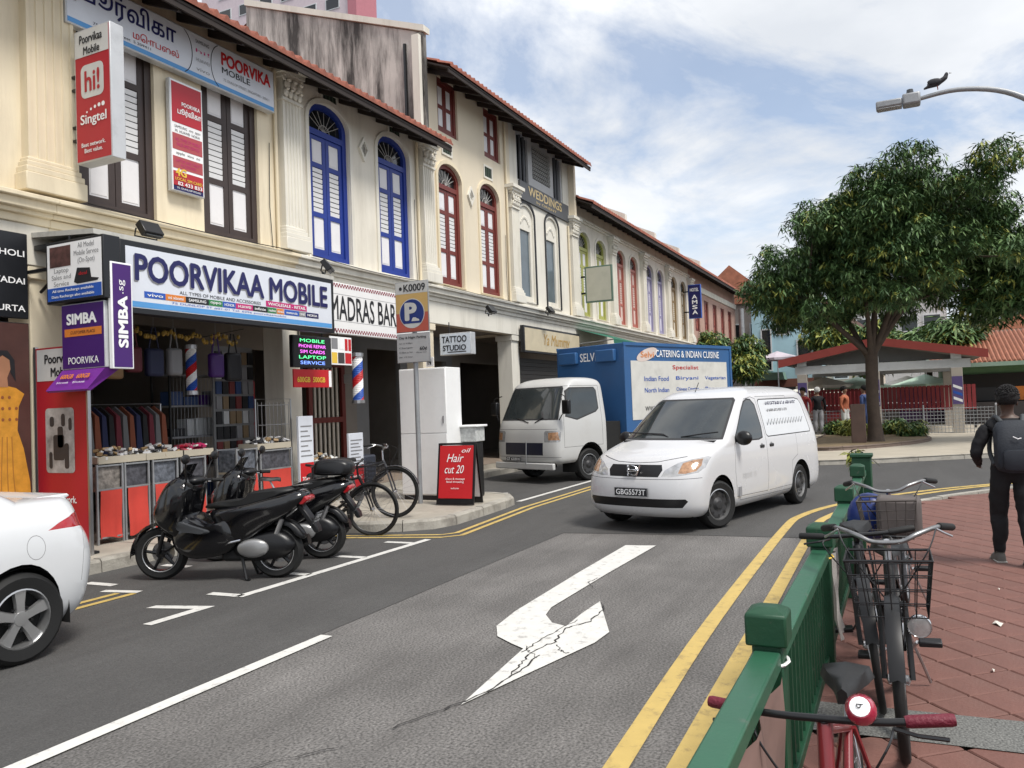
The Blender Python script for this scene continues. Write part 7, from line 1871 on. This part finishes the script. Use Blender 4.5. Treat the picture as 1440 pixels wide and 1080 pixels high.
mb = MB(); mb.tube([(-.307, -.03, 1.27), (-.31, .0, 1.262), (-.303, .04, 1.285)], .005, 5); mb.build('badge', INKW, bp)

# ================================================================== trees
LEAFM = [M('leaf_dark', (0.045, 0.092, 0.033), .55, var=.25, vscale=1.5, spec=.4), M('leaf_mid', (0.08, 0.15, 0.05), .5, var=.25, vscale=1.5, spec=.4), M('leaf_pale', (0.15, 0.235, 0.085), .5, var=.2, vscale=1.5), M('leaf_young', (0.27, 0.29, 0.06), .5, var=.2, vscale=1.5)]
BARK = M('bark', (0.075, 0.055, 0.042), .9, var=.3, vscale=5, bump=.8, bscale=14)
def crown(name, parent, lobes, n, leaf, seed, per=8, droop=.55, young=.05, wide=.24):
    """many drooping leaf rosettes spread through lobes (cx,cy,cz,rx,ry,rz)"""
    rng = np.random.default_rng(seed)
    L = np.array(lobes, float)
    vol = (L[:, 3] * L[:, 4] * L[:, 5]) ** (2 / 3); pick = rng.choice(len(L), n, p=vol / vol.sum())
    d = rng.normal(size=(n, 3)); d /= np.linalg.norm(d, axis=1)[:, None]
    rr = rng.uniform(.55, 1.0, n) ** .6
    rr = np.where(rng.random(n) < .25, rng.uniform(.2, .8, n), rr)
    c = L[pick, :3] + d * rr[:, None] * L[pick, 3:6] * (1 + .08 * rng.normal(size=(n, 1)))
    lobe_y = rng.random(len(L))
    V = []; F = []; MI = []
    mi_c = np.where(rng.random(n) < young * (1 + 2 * (lobe_y[pick] > .75)), 3, rng.choice([0, 0, 1, 1, 2], n))
    a0 = rng.uniform(0, 2 * pi, n)
    k = np.arange(per)
    ang = a0[:, None] + k[None] * 2 * pi / per + rng.normal(size=(n, per)) * .3
    dr = droop + rng.normal(size=(n, per)) * .35
    ln = leaf * rng.uniform(.65, 1.25, (n, per))
    dirv = np.stack([np.cos(ang) * np.cos(dr), np.sin(ang) * np.cos(dr), -np.sin(dr)], -1)
    sd = np.stack([-np.sin(ang), np.cos(ang), np.zeros_like(ang)], -1) + rng.normal(size=(n, per, 3)) * .25
    w = (ln * wide)[..., None]; l3 = ln[..., None]
    b = c[:, None, :] + rng.normal(size=(n, per, 3)) * leaf * .18
    p0 = b; p1 = b + dirv * l3 * .5 + sd * w / 2; p2 = b + dirv * l3 + np.array([0, 0, -1]) * l3 * .12; p3 = b + dirv * l3 * .5 - sd * w / 2
    P = np.stack([p0, p1, p2, p3], 2).reshape(-1, 3)
    nf = n * per
    me = bpy.data.meshes.new(name)
    me.vertices.add(len(P)); me.vertices.foreach_set('co', P.ravel())
    me.loops.add(nf * 4); me.loops.foreach_set('vertex_index', np.arange(nf * 4))
    me.polygons.add(nf); me.polygons.foreach_set('loop_start', np.arange(nf) * 4); me.polygons.foreach_set('loop_total', np.full(nf, 4))
    me.polygons.foreach_set('material_index', np.repeat(mi_c, per))
    me.update(); me.validate()
    for m in LEAFM: me.materials.append(m)
    o = bpy.data.objects.new(name, me); COL.objects.link(o); o.parent = parent
    return tag(o, kind='stuff')
def tree(label, base, h, lobes, n, leaf, seed, trunk_r, fork_z, group=None, cat='tree', name='tree', **kw):
    t = thing(name, label, cat, base, 0, group)
    rnd = random.Random(seed)
    tr = MB(); pts = [(0, 0, -.05), (.03, .0, .35), (.05, .03, fork_z * .5), (.02, .0, fork_z)]
    tr.tube(smooth_path(pts, 4), [trunk_r * (1.35 - .5 * min(1, i / 6)) for i in range(len(smooth_path(pts, 4)))], 12)
    tr.build('trunk', BARK, t, smooth=60)
    prim = rnd.sample(list(lobes), min(8, len(lobes))); ends = []
    def limb(a, e, r0):
        m1 = a.lerp(e, .35) + Vector((rnd.uniform(-.15, .15), rnd.uniform(-.15, .15), rnd.uniform(.05, .3))); m2 = a.lerp(e, .7) + Vector((rnd.uniform(-.2, .2), rnd.uniform(-.2, .2), rnd.uniform(0, .3)))
        pp = smooth_path([tuple(a), tuple(m1), tuple(m2), tuple(e)], 4)
        MB().tube(pp, [r0 * (1 - .75 * i / (len(pp) - 1)) for i in range(len(pp))], 7).build('limb', BARK, t, smooth=60)
        return [Vector(pp[5]), Vector(pp[8])]
    for lb in prim:
        ends += limb(Vector((.02, 0, fork_z * rnd.uniform(.86, 1.0))), Vector(lb[:3]), trunk_r * .5)
    for lb in lobes:
        if lb in prim: continue
        e = Vector(lb[:3]); s_ = min(ends, key=lambda q: (q - e).length + (2 if q.z > e.z else 0))
        limb(s_, e, trunk_r * .2)
    crown('crown', t, lobes, n, leaf, seed, **kw)
    return t
rnd = random.Random(5)
lob = []
for (y, z, r) in ((2.9, 4.4, .85), (2.2, 4.0, .8), (2.7, 5.2, .8), (2.0, 5.3, .8), (1.9, 6.2, .85), (1.0, 6.1, .8), (1.0, 6.9, .8), (.2, 6.2, .75), (.1, 7.4, .85), (-.7, 6.7, .8), (-.9, 7.7, .85), (-1.7, 7.0, .75), (-2.9, 7.5, .85), (-3.0, 6.7, .75), (-2.4, 6.2, .8), (-3.2, 5.6, .8), (-2.5, 5.1, .85), (-3.6, 4.8, .8), (-2.0, 4.3, .8), (-1.2, 5.7, .8), (-1.1, 4.6, .75), (-.3, 4.0, .65), (.4, 5.1, .8), (1.2, 4.9, .75), (1.3, 4.0, .7), (.6, 4.2, .6), (3.2, 4.0, .6), (-3.2, 4.1, .75), (.2, 4.5, .8), (.5, 5.7, .9), (-.4, 5.2, .85), (1.6, 5.5, .8), (-.2, 6.8, .8), (-2.0, 5.6, .8), (-2.3, 7.1, .8), (-3.2, 6.2, .85), (-2.6, 7.7, .7), (2.9, 4.7, .8), (-3.5, 5.2, .8)):
    for dxx in (-1.5, .2, 1.6):
        if rnd.random() < .25: continue
        lob.append((dxx * rnd.uniform(.5, 1.2), y + rnd.uniform(-.3, .3), z + rnd.uniform(-.2, .2) + .2, r * rnd.uniform(.8, 1.1), r * rnd.uniform(.85, 1.15), r * rnd.uniform(.55, .75)))
for k in range(34):
    a_, e_ = rnd.uniform(0, 2 * pi), rnd.uniform(-.5, 1.3); q_ = rnd.uniform(.45, .95)
    lob.append((2.2 * cos(a_) * cos(e_) * q_, 3.0 * sin(a_) * cos(e_) * q_ - .1, 5.7 + 2.1 * sin(e_) * q_, .75, .8, .55))
tree('large rounded mango tree before the pavilion', (26.7, .82, .18), 8.6, [(a, b - .3, c, d, e, f) for a, b, c, d, e, f in lob], 17000, .22, 11, .21, 2.7, 'street trees around the corner', wide=.2, young=.06)
lob2 = [(rnd.uniform(-1.5, 1.5), rnd.uniform(-2.4, 2.2), rnd.uniform(3.6, 6.2), 1.0, 1.0, .7) for k in range(22)]
tree('dark tree at the right edge, its crown half outside the picture', (27.5, -4.5, .11), 7, lob2, 5200, .28, 12, .3, 2.6, 'street trees around the corner')
tree('small leafy tree above the truck box by the lamp', (42.5, 8.4, 0.15), 5, [(rnd.uniform(-.8, .8), rnd.uniform(-1.6, 1.6), rnd.uniform(2.7, 4.6), .8, .8, .65) for k in range(12)], 1500, .34, 13, .12, 2.0, 'street trees around the corner', young=.18)
tree('bushy light green tree behind the pavilion roof', (48, 1.8, 0.1), 6, [(rnd.uniform(-1, 1), rnd.uniform(-2.0, 2.4), rnd.uniform(3.2, 5.0), 1.1, 1.1, .8) for k in range(10)], 1500, .5, 14, .2, 2.4, 'street trees around the corner', young=.2)
tree('palm-like tree right behind the pavilion apex', (44, -1.2, 0.1), 6, [(rnd.uniform(-.8, .8), rnd.uniform(-1.2, 1.2), rnd.uniform(3.8, 4.8), .9, .9, .5) for k in range(7)], 700, .9, 15, .16, 3.2, 'street trees around the corner', young=.1, wide=.12)
# planting in the bed
for k, (x_, y_, s_) in enumerate(((30.5, 1.6, .5), (29.6, -.2, .45), (31.5, 2.2, .5), (31, .3, .45))):
    b_ = thing('shrub', ['low shrub at the left of the planter bed', 'low shrub at the right of the planter bed', 'low shrub at the back left of the planter bed', 'low shrub behind the mango trunk'][k], 'shrub', (x_, y_, .19)); crown('foliage', b_, [(0, 0, .25, s_, s_, .3)], 160, .22, 30 + k, young=.3); MB().tube([(0, 0, 0), (0, 0, .3)], .03, 6).build('stem', BARK, b_)
wd = thing('potted_weed', 'small yellow-green weed growing behind the last railing post', 'plant', (9.92, .5, .118)); crown('foliage', wd, [(0, 0, .85, .08, .08, .1)], 14, .14, 41, young=.5); MB().tube([(0, 0, 0), (0, 0, .85)], .012, 6).build('stem', BARK, wd)
tag(MB().box2(25.95, 1.05, .19, 26.25, 1.45, 1.35).build('utility_box', M('box_brown', (.11, .07, .055), .7, var=.2), None, bevel=.02), 'brown utility box standing at the mango trunk', 'utility box')

# ================================================================== pavilion and what stands behind it
PAVX = 33.0
RFAS = M('fascia_red', (0.30, 0.055, 0.045), .6, var=.1)
PVW = M('pavilion_white', (0.55, 0.57, 0.58), .6, var=.06, dirt=.2)
pv = thing('pavilion', 'open pavilion with red edged gable roof behind the mango tree', 'pavilion', (PAVX, 0, .115))
AP = .85
for sgn, yo, zo in ((1, 4.35, 2.95), (-1, -2.75, 2.95)):
    MB().prism([(AP, 3.62), (yo, zo), (yo, zo - .3), (AP, 3.32)], -.25, -.1, 'x').build('gable_fascia', RFAS, pv)
    MB().prism([(AP, 3.62), (yo, zo), (yo, zo - .1), (AP, 3.5)], -.1, 7, 'x').build('roof', M('pav_tile', (0.34, 0.10, 0.06), .7, var=.3, vscale=3), pv)
    MB().prism([(AP, 3.45), (yo, zo - .13), (yo, zo - .17), (AP, 3.40)], -.08, 6.9, 'x').build('soffit', M('pav_soffit', (.16, .15, .14), .8), pv)
MB().prism([(AP, 3.3), (3.9, 2.68), (-2.3, 2.68)], .0, .06, 'x').build('gable_panel', M('gable_grey', (.12, .12, .115), .7), pv)
for x_ in (0, 6.5):
    MB().box2(x_ - .12, -2.2, 2.35, x_ + .12, 3.75, 2.66).build('beam', PVW, pv)
    for y_ in (3.5, .95, -1.75):
        MB().box2(x_ - .18, y_ - .18, 0, x_ + .18, y_ + .18, 2.345).build('pillar', M('pillar_beige', (.42, .38, .33), .7, dirt=.2), pv, bevel=.01)
        MB().box2(x_ - .17, y_ - .17, 2.665, x_ + .17, y_ + .17, 2.9).build('pillar_head', PVW, pv)
for k, y_ in enumerate((3.5, .95, -1.75)):
    t_ = thing('banner', ['blue striped pole banner on the left pavilion pillar', 'blue striped pole banner on the middle pavilion pillar', 'blue striped pole banner on the right pavilion pillar'][k], 'banner', (PAVX - .2, y_ + .17, 1.15), R90)
    MB().box2(0, 0, 0, .34, .012, 1.0).build('sheet', M('banner_violet', (.10, .07, .2), .5), t_)
    for j in range(3): patch(t_, 0, 0, 0, 0, (INKW, INKB, INKW)[j], poly=[(.03, .62 - j * .22), (.31, .50 - j * .22), (.31, .60 - j * .22), (.03, .72 - j * .22)])
REDF = M('stall_red', (.24, .03, .035), .6, var=.3, vscale=2)
fn = thing('low_fence', 'red slatted low fence under the pavilion', 'fence', (PAVX + 4, 0, .115))
for k in range(42): MB().box2(-.02, -2.6 + k * .16, .75, .02, -2.6 + k * .16 + .13, 1.75).build('slat', REDF, fn)
for zz in (.8, 1.65): MB().box2(.022, -2.6, zz, .05, 4.1, zz + .06).build('rail', REDF, fn)
for y_ in (-2.55, .7, 4.0): MB().box2(.055, y_ - .04, 0, .1, y_ + .04, 1.7).build('post', BLACKM, fn)
gf = thing('wire_fence', 'grey wire mesh fence before the pavilion floor', 'fence', (PAVX - 1.2, 0, .115))
wm = MB()
for k in range(60): wm.tube([(0, -2.8 + k * .11, .05), (0, -2.8 + k * .11, .95)], .008, 4)
for k in range(8): wm.tube([(0, -2.8, .08 + k * .12), (0, 3.8, .08 + k * .12)], .008, 4)
tag(wm.build('mesh', GALV, gf, weld=False), kind='stuff')
for y_ in (-2.8, -.6, 1.6, 3.8): MB().tube([(0, y_, 0), (0, y_, 1.05)], .03, 8).build('post', GALV, gf)
def umbrella(label, x, y, z, r, mat):
    t = thing('parasol', label, 'parasol', (x, y, .115), 0, 'market parasols behind the pavilion')
    MB().tube([(0, 0, 0), (0, 0, z)], .03, 6).build('pole', STEEL, t)
    for k in range(8):
        a0, a1 = 2 * pi * k / 8, 2 * pi * (k + 1) / 8
        MB().add([(0, 0, z), (r * cos(a0), r * sin(a0), z - r * .32), (r * cos(a1), r * sin(a1), z - r * .32), (r * cos(a1), r * sin(a1), z - r * .42), (r * cos(a0), r * sin(a0), z - r * .42)], [(0, 1, 2), (1, 4, 3, 2)]).build('canopy_panel', mat, t)
UW = M('parasol_cream', (.72, .7, .62), .7); UG = M('parasol_green', (.45, .6, .48), .7)
umbrella('cream parasol at the left under the pavilion', 39, 3.2, 2.35, 1.25, UW); umbrella('second cream parasol farther left behind the pavilion', 42, 3.9, 2.15, 1.3, UW); umbrella('pale green parasol in the middle behind the pavilion', 40, 1.9, 2.3, 1.4, UG); umbrella('green parasol right of the mango trunk', 41, -.9, 2.3, 1.4, UG); umbrella('pale parasol right of the trunk, farther back', 44, -.2, 2.3, 1.4, UW)
for k, (x_, y_, m_, nm) in enumerate(((43, 2.8, REDF, 'red stall counter behind the parasols at left'), (43, -.8, M('stall_purple', (.12, .06, .16), .6, var=.4), 'purple draped stall behind the green parasol'), (46, 1.2, M('stall_grey', (.2, .18, .17), .6, var=.3), 'grey stall behind the middle parasol'))):
    st2 = thing('market_stall', nm, 'stall', (x_, y_, .115))
    MB().box2(-.5, -1, 0, .5, 1, .95).build('counter', m_, st2, bevel=.02); MB().box2(.3, -1, 1.0, .5, 1, 1.9).build('back_panel', m_, st2)
    for s in (-1, 1): MB().tube([(.45, s * .95, 0), (.45, s * .95, 2.0)], .03, 6).build('post', GALV, st2)
# green-walled eatery with orange roof
ORT = M('orange_roof_tile', (0.33, 0.13, 0.075), .7, var=.3, vscale=3)
GRW = M('green_wall', (0.10, 0.20, 0.10), .7, var=.15)
et = thing('eatery', 'green eatery with an orange tiled roof at the right behind the pavilion', 'building', (40, 0, .115))
MB().box2(1.5, -9, 0, 8, -1.7, 2.75).build('wall', GRW, et); MB().box2(1.4, -8.5, .9, 1.498, -2.3, 2.2).build('serving_hatch', VOID, et)
for k in range(4): MB().box2(1.36, -8.2 + k * 1.5, 1.0, 1.39, -7.3 + k * 1.5, 1.6).build('menu_board', (INKK, INKG, INKO, INKK)[k], et)
MB().box2(.9, -9, .0, 1.3, -2.0, .95).build('counter', M('counter_dark', (.06, .05, .05), .6), et)
rfm = MB()
n = 46
for k in range(n):
    y0 = -9.5 + k * (8.4 / n); y1 = y0 + 8.4 / n * .72
    rfm.add([(0, y0, 2.72), (0, y1, 2.72), (5, y1, 4.3), (5, y0, 4.3), (0, (y0 + y1) / 2, 2.79), (5, (y0 + y1) / 2, 4.37)], [(0, 4, 5, 3), (4, 1, 2, 5), (0, 1, 4)])
tag(rfm.build('roof_tiles', ORT, et, weld=False), kind='stuff')
MB().add([(0, -9.5, 2.68), (0, -1.1, 2.68), (5, -1.1, 4.26), (5, -9.5, 4.26), (10, -1.1, 2.6), (10, -9.5, 2.6)], [(0, 1, 2, 3), (3, 2, 4, 5)]).build('roof_deck', ORT, et)
MB().prism([(0, 2.45), (5, 4.0), (5, 4.3), (0, 2.74)], -1.1, -.98, 'y').build('gable_board', M('gable_green', (.2, .28, .22), .6), et)
MB().box2(-.05, -9.5, 2.5, .02, -1.1, 2.68).build('gutter', M('gutter_green', (.2, .28, .22), .6), et)

def block(name, label, x0, y0, x1, y1, h, wall, roofm, roof_h, wins, cat='building', win_mat=None, group='buildings far behind'):
    t = thing(name, label, cat, (0, 0, .1), 0, group)
    MB().box2(x0, y0, 0, x1, y1, h).build('wall', wall, t)
    if roof_h: 
        ym = (y0 + y1) / 2
        MB().prism([(y0 - .4, h - .1), (y1 + .4, h - .1), (ym, h + roof_h)], x0 - .4, x1, 'x').build('roof', roofm, t)
    else: MB().box2(x0 - .15, y0 - .15, h, x1, y1 + .15, h + .3).build('parapet', roofm, t)
    for (y, z, w, hh) in wins:
        f = MB(); sheet(f, [(y - .08, z - .08), (y + w + .08, z - .08), (y + w + .08, z + hh + .08), (y - .08, z + hh + .08)], [[(y, z), (y + w, z), (y + w, z + hh), (y, z + hh)]], x0 - .06, .055, axis='x')
        f = f.build('window', PVW, t); MB().box2(x0 - .025, y, z, x0 - .01, y + w, z + hh).build('pane', win_mat or GLASSD, f)
    return t
BLU = M('pale_blue_wall', (0.36, 0.55, 0.62), .7, var=.05); RBR = M('red_brown_wall', (.18, .07, .05), .7, var=.15); WHB = M('pale_building', (.5, .5, .5), .7, var=.08)
bb_ = block('building', 'pale blue building at the end of the street left of the tree', 52, 4.6, 60, 8.4, 7.6, BLU, RFAS, 0, [(4.95, 3.2, .75, 1.7), (7.3, 3.2, .5, 2.5), (6.2, 5.4, .7, 1.2)])
MB().box2(51.9, 4.6, 0, 51.99, 8.4, 2.6).build('base', RBR, bb_); MB().box2(51.85, 5.2, .0, 51.895, 6.6, 2.1).build('shop_opening', VOID, bb_)
MB().prism([(6.4, 2.55), (8.0, 2.55), (7.9, 3.0), (6.5, 3.0)], 50.6, 51.9, 'x').build('entrance_roof', M('porch_green', (.15, .25, .2), .7), bb_)
block('building', 'building with a red tiled roof past the end of the row', 56, 7.6, 66, 13, 8.0, M('grey_pink_wall', (.4, .34, .3), .8), ORT, 2.6, [(8.2, 5.3, .9, 1.2), (9.8, 5.3, .9, 1.2)])
block('building', 'beige shophouses with sloping roofs between the blue building and the pavilion', 58, 1.2, 68, 4.6, 5.0, M('beige_far', (.48, .42, .35), .8), M('roof_grey_red', (.22, .14, .12), .8), 1.6, [(1.8, 2.6, .8, 1.2), (3.3, 2.6, .8, 1.2)])
block('building', 'white block with balcony bands seen over the pavilion roof', 75, -3.5, 90, 4.0, 9.5, WHB, WHB, 0, [(-3 + k * 1.7, z, 1.2, 1.2) for k in range(4) for z in (4.4, 6.6)])
block('building', 'long pale low building behind the eatery', 70, -16, 85, -3.9, 6.0, M('cream_far', (.5, .47, .42), .8), ORT, 1.5, [(-13 + k * 2.2, 3.5, 1.1, 1.3) for k in range(4)])
block('building', 'dark grey building filling the gap at the end of the street', 80, 8, 95, 30, 9.0, M('grey_far', (.3, .3, .3), .8), WHB, 0, [(9 + k * 2.4, 5.5, 1.3, 1.4) for k in range(6)])
tw = thing('tower_block', 'pale pink apartment tower rising far behind the shophouses', 'building', (80, 58.3, 0))
MB().box2(0, 1.2, 0, 4, 26, 68).build('wall', M('tower_pale', (.55, .47, .5), .8), tw); MB().box2(-.3, -.1, 0, 4, 1.198, 68).build('corner_strip', M('tower_pink', (.42, .16, .19), .8), tw)
for z in range(40, 66, 3):
    for k in range(6):
        f = MB().box2(-.08, 2.6 + k * 3.6, z, -.004, 4.8 + k * 3.6, z + 1.5).build('window', PVW, tw); MB().box2(-.1, 2.75 + k * 3.6, z + .12, -.082, 4.65 + k * 3.6, z + 1.38).build('pane', GLASSD, f)

# ================================================================== lamps, poles, bird, distant people
lm = thing('street_lamp', 'tall grey street lamp arching in from the right edge', 'street lamp', (14.8, -2.62, .118))
MB().tube([(0, 0, 0), (0, 0, 4.6)], [.09, .065], 12).build('pole', GALV, lm, smooth=60); MB().lathe([(0, 0), (.16, 0), (.16, .08), (.1, .12), (.09, .5)], seg=14).build('base', GALV, lm, smooth=40)
AR = smooth_path([(0, 0, 4.55), (0, .12, 5.2), (0, .45, 5.85), (0, .95, 6.25), (0, 1.6, 6.42), (0, 2.2, 6.38)], 5)
MB().tube(AR, [.06 - .025 * i / (len(AR) - 1) for i in range(len(AR))], 10).build('arm', GALV, lm, smooth=60)
MB().box2(-.13, 2.15, 6.29, .13, 2.42, 6.48).build('lamp_housing', GALV, lm, bevel=.03); MB().box2(-.12, 2.423, 6.31, .12, 2.82, 6.43).build('lamp_head', GALV, lm, bevel=.025); MB().lathe([(0, .09), (.05, .08), (.06, 0)], (0, 2.3, 6.482), seg=10).build('sensor', GREYP2, lm); MB().box2(-.1, 2.43, 6.3, .1, 2.8, 6.309).build('lens', LAMPC, lm)
bd_ = thing('pigeon', 'dark pigeon perched on the street lamp arm', 'bird', (14.8, -.72, 6.6), 0)
PG = M('pigeon_grey', (.03, .03, .035), .7, var=.3, vscale=20)
pb = skin_mesh([[((0, -.09, .12), .05), ((0, -.02, .12), .07), ((0, .06, .10), .058), ((0, .13, .07), .03), ((0, .2, .045), (.03, .012))], [((0, -.09, .12), .05), ((0, -.13, .19), .034), ((0, -.145, .235), .036), ((0, -.165, .24), .02)]])
pb.materials.append(PG); pb.polygons.foreach_set('use_smooth', [True] * len(pb.polygons)); o = bpy.data.objects.new('body', pb); COL.objects.link(o); o.parent = bd_
MB().tube([(0, -.18, .237), (0, -.215, .228)], [.011, .003], 6).build('beak', INKGREY, bd_)
for s in (-1, 1):
    MB().tube([(s * .025, -.0, .07), (s * .025, -.01, -.0)], .006, 5).build('leg', M('pigeon_leg', (.25, .06, .05), .6), bd_); MB().ball((s * .055, .04, .125), (.02, .11, .05), 10, 6).build('wing', PG, bd_, smooth=60)
gp = thing('utility_pole', 'plain grey pole at the end of the row behind the truck', 'pole', (50.5, 8.75, .11)); MB().tube([(0, 0, 0), (0, 0, 7.0)], .16, 10).build('shaft', GALV, gp, smooth=60); MB().box2(-.3, -.3, 0, .3, .3, .2).build('foot', CONC, gp)
gl2 = thing('globe_lamp', 'black lamp post with a white globe before the blue building', 'street lamp', (46, 7.5, .005)); MB().tube([(0, 0, 0), (0, 0, 4.2)], .07, 8).build('post', BLACKM, gl2); MB().lathe([(0, 0), (.2, 0), (.15, .3), (.07, .5)], seg=12).build('base', BLACKM, gl2)
MB().ball((0, 0, 4.55), .3, 14, 10).build('globe', M('globe_white', (.75, .75, .72), .3), gl2, smooth=60); MB().lathe([(.1, 4.15), (.22, 4.25), (.2, 4.32)], seg=12).build('collar', BLACKM, gl2); MB().lathe([(0, 4.95), (.08, 4.9), (.1, 4.84)], seg=10).build('finial', BLACKM, gl2)
umbrella('lilac parasol by the globe lamp', 49.5, 6.6, 4.2, 1.3, M('parasol_lilac', (.5, .45, .5), .7))

def stand_pose():
    ch = walker(.05, 0)
    for s in (1, -1):
        sh, el, wr_ = (0, s * .19, 1.37), (-.03, s * .27, 1.10), (.06, s * .27, .88)
        ch.append([((0, 0, 1.40), (.145, .1)), (sh, .07), ((-.01, s * .25, 1.24), .058), (el, .05), (wr_, .032), ((.09, s * .27, .79), .03)])
    return ch
HB = MATS['hair_black']
CLR = M('cloth_red', (.3, .03, .03), .8); CLG = M('cloth_grey', (.3, .3, .32), .8); CLB = M('cloth_blue', (.05, .08, .2), .8); CLW = M('cloth_white', (.6, .6, .58), .8)
for k, (x_, y_, rz_, top, tr_, lb, hr) in enumerate(((30.0, 3.2, 2.8, CLR, CLG, 'person in red top by the pavilion left of the trunk', HB), (31.4, 2.85, .4, DARK, CLG, 'person in black top with white cap beside the red top', CLW), (31.6, 1.95, 4.4, M('cloth_orange', (.4, .12, .06), .8), CLW, 'person in orange top and pale trousers by the pavilion', HB), (30.9, 1.25, 1.2, CLB, CLB, 'person in blue standing just left of the mango trunk', HB))):
    person(lb, (x_, y_, .2), rz_, (SKIN2, top, tr_, SHOE), hr, stand_pose(), scale=.98, group='people by the pavilion', shoes=False)
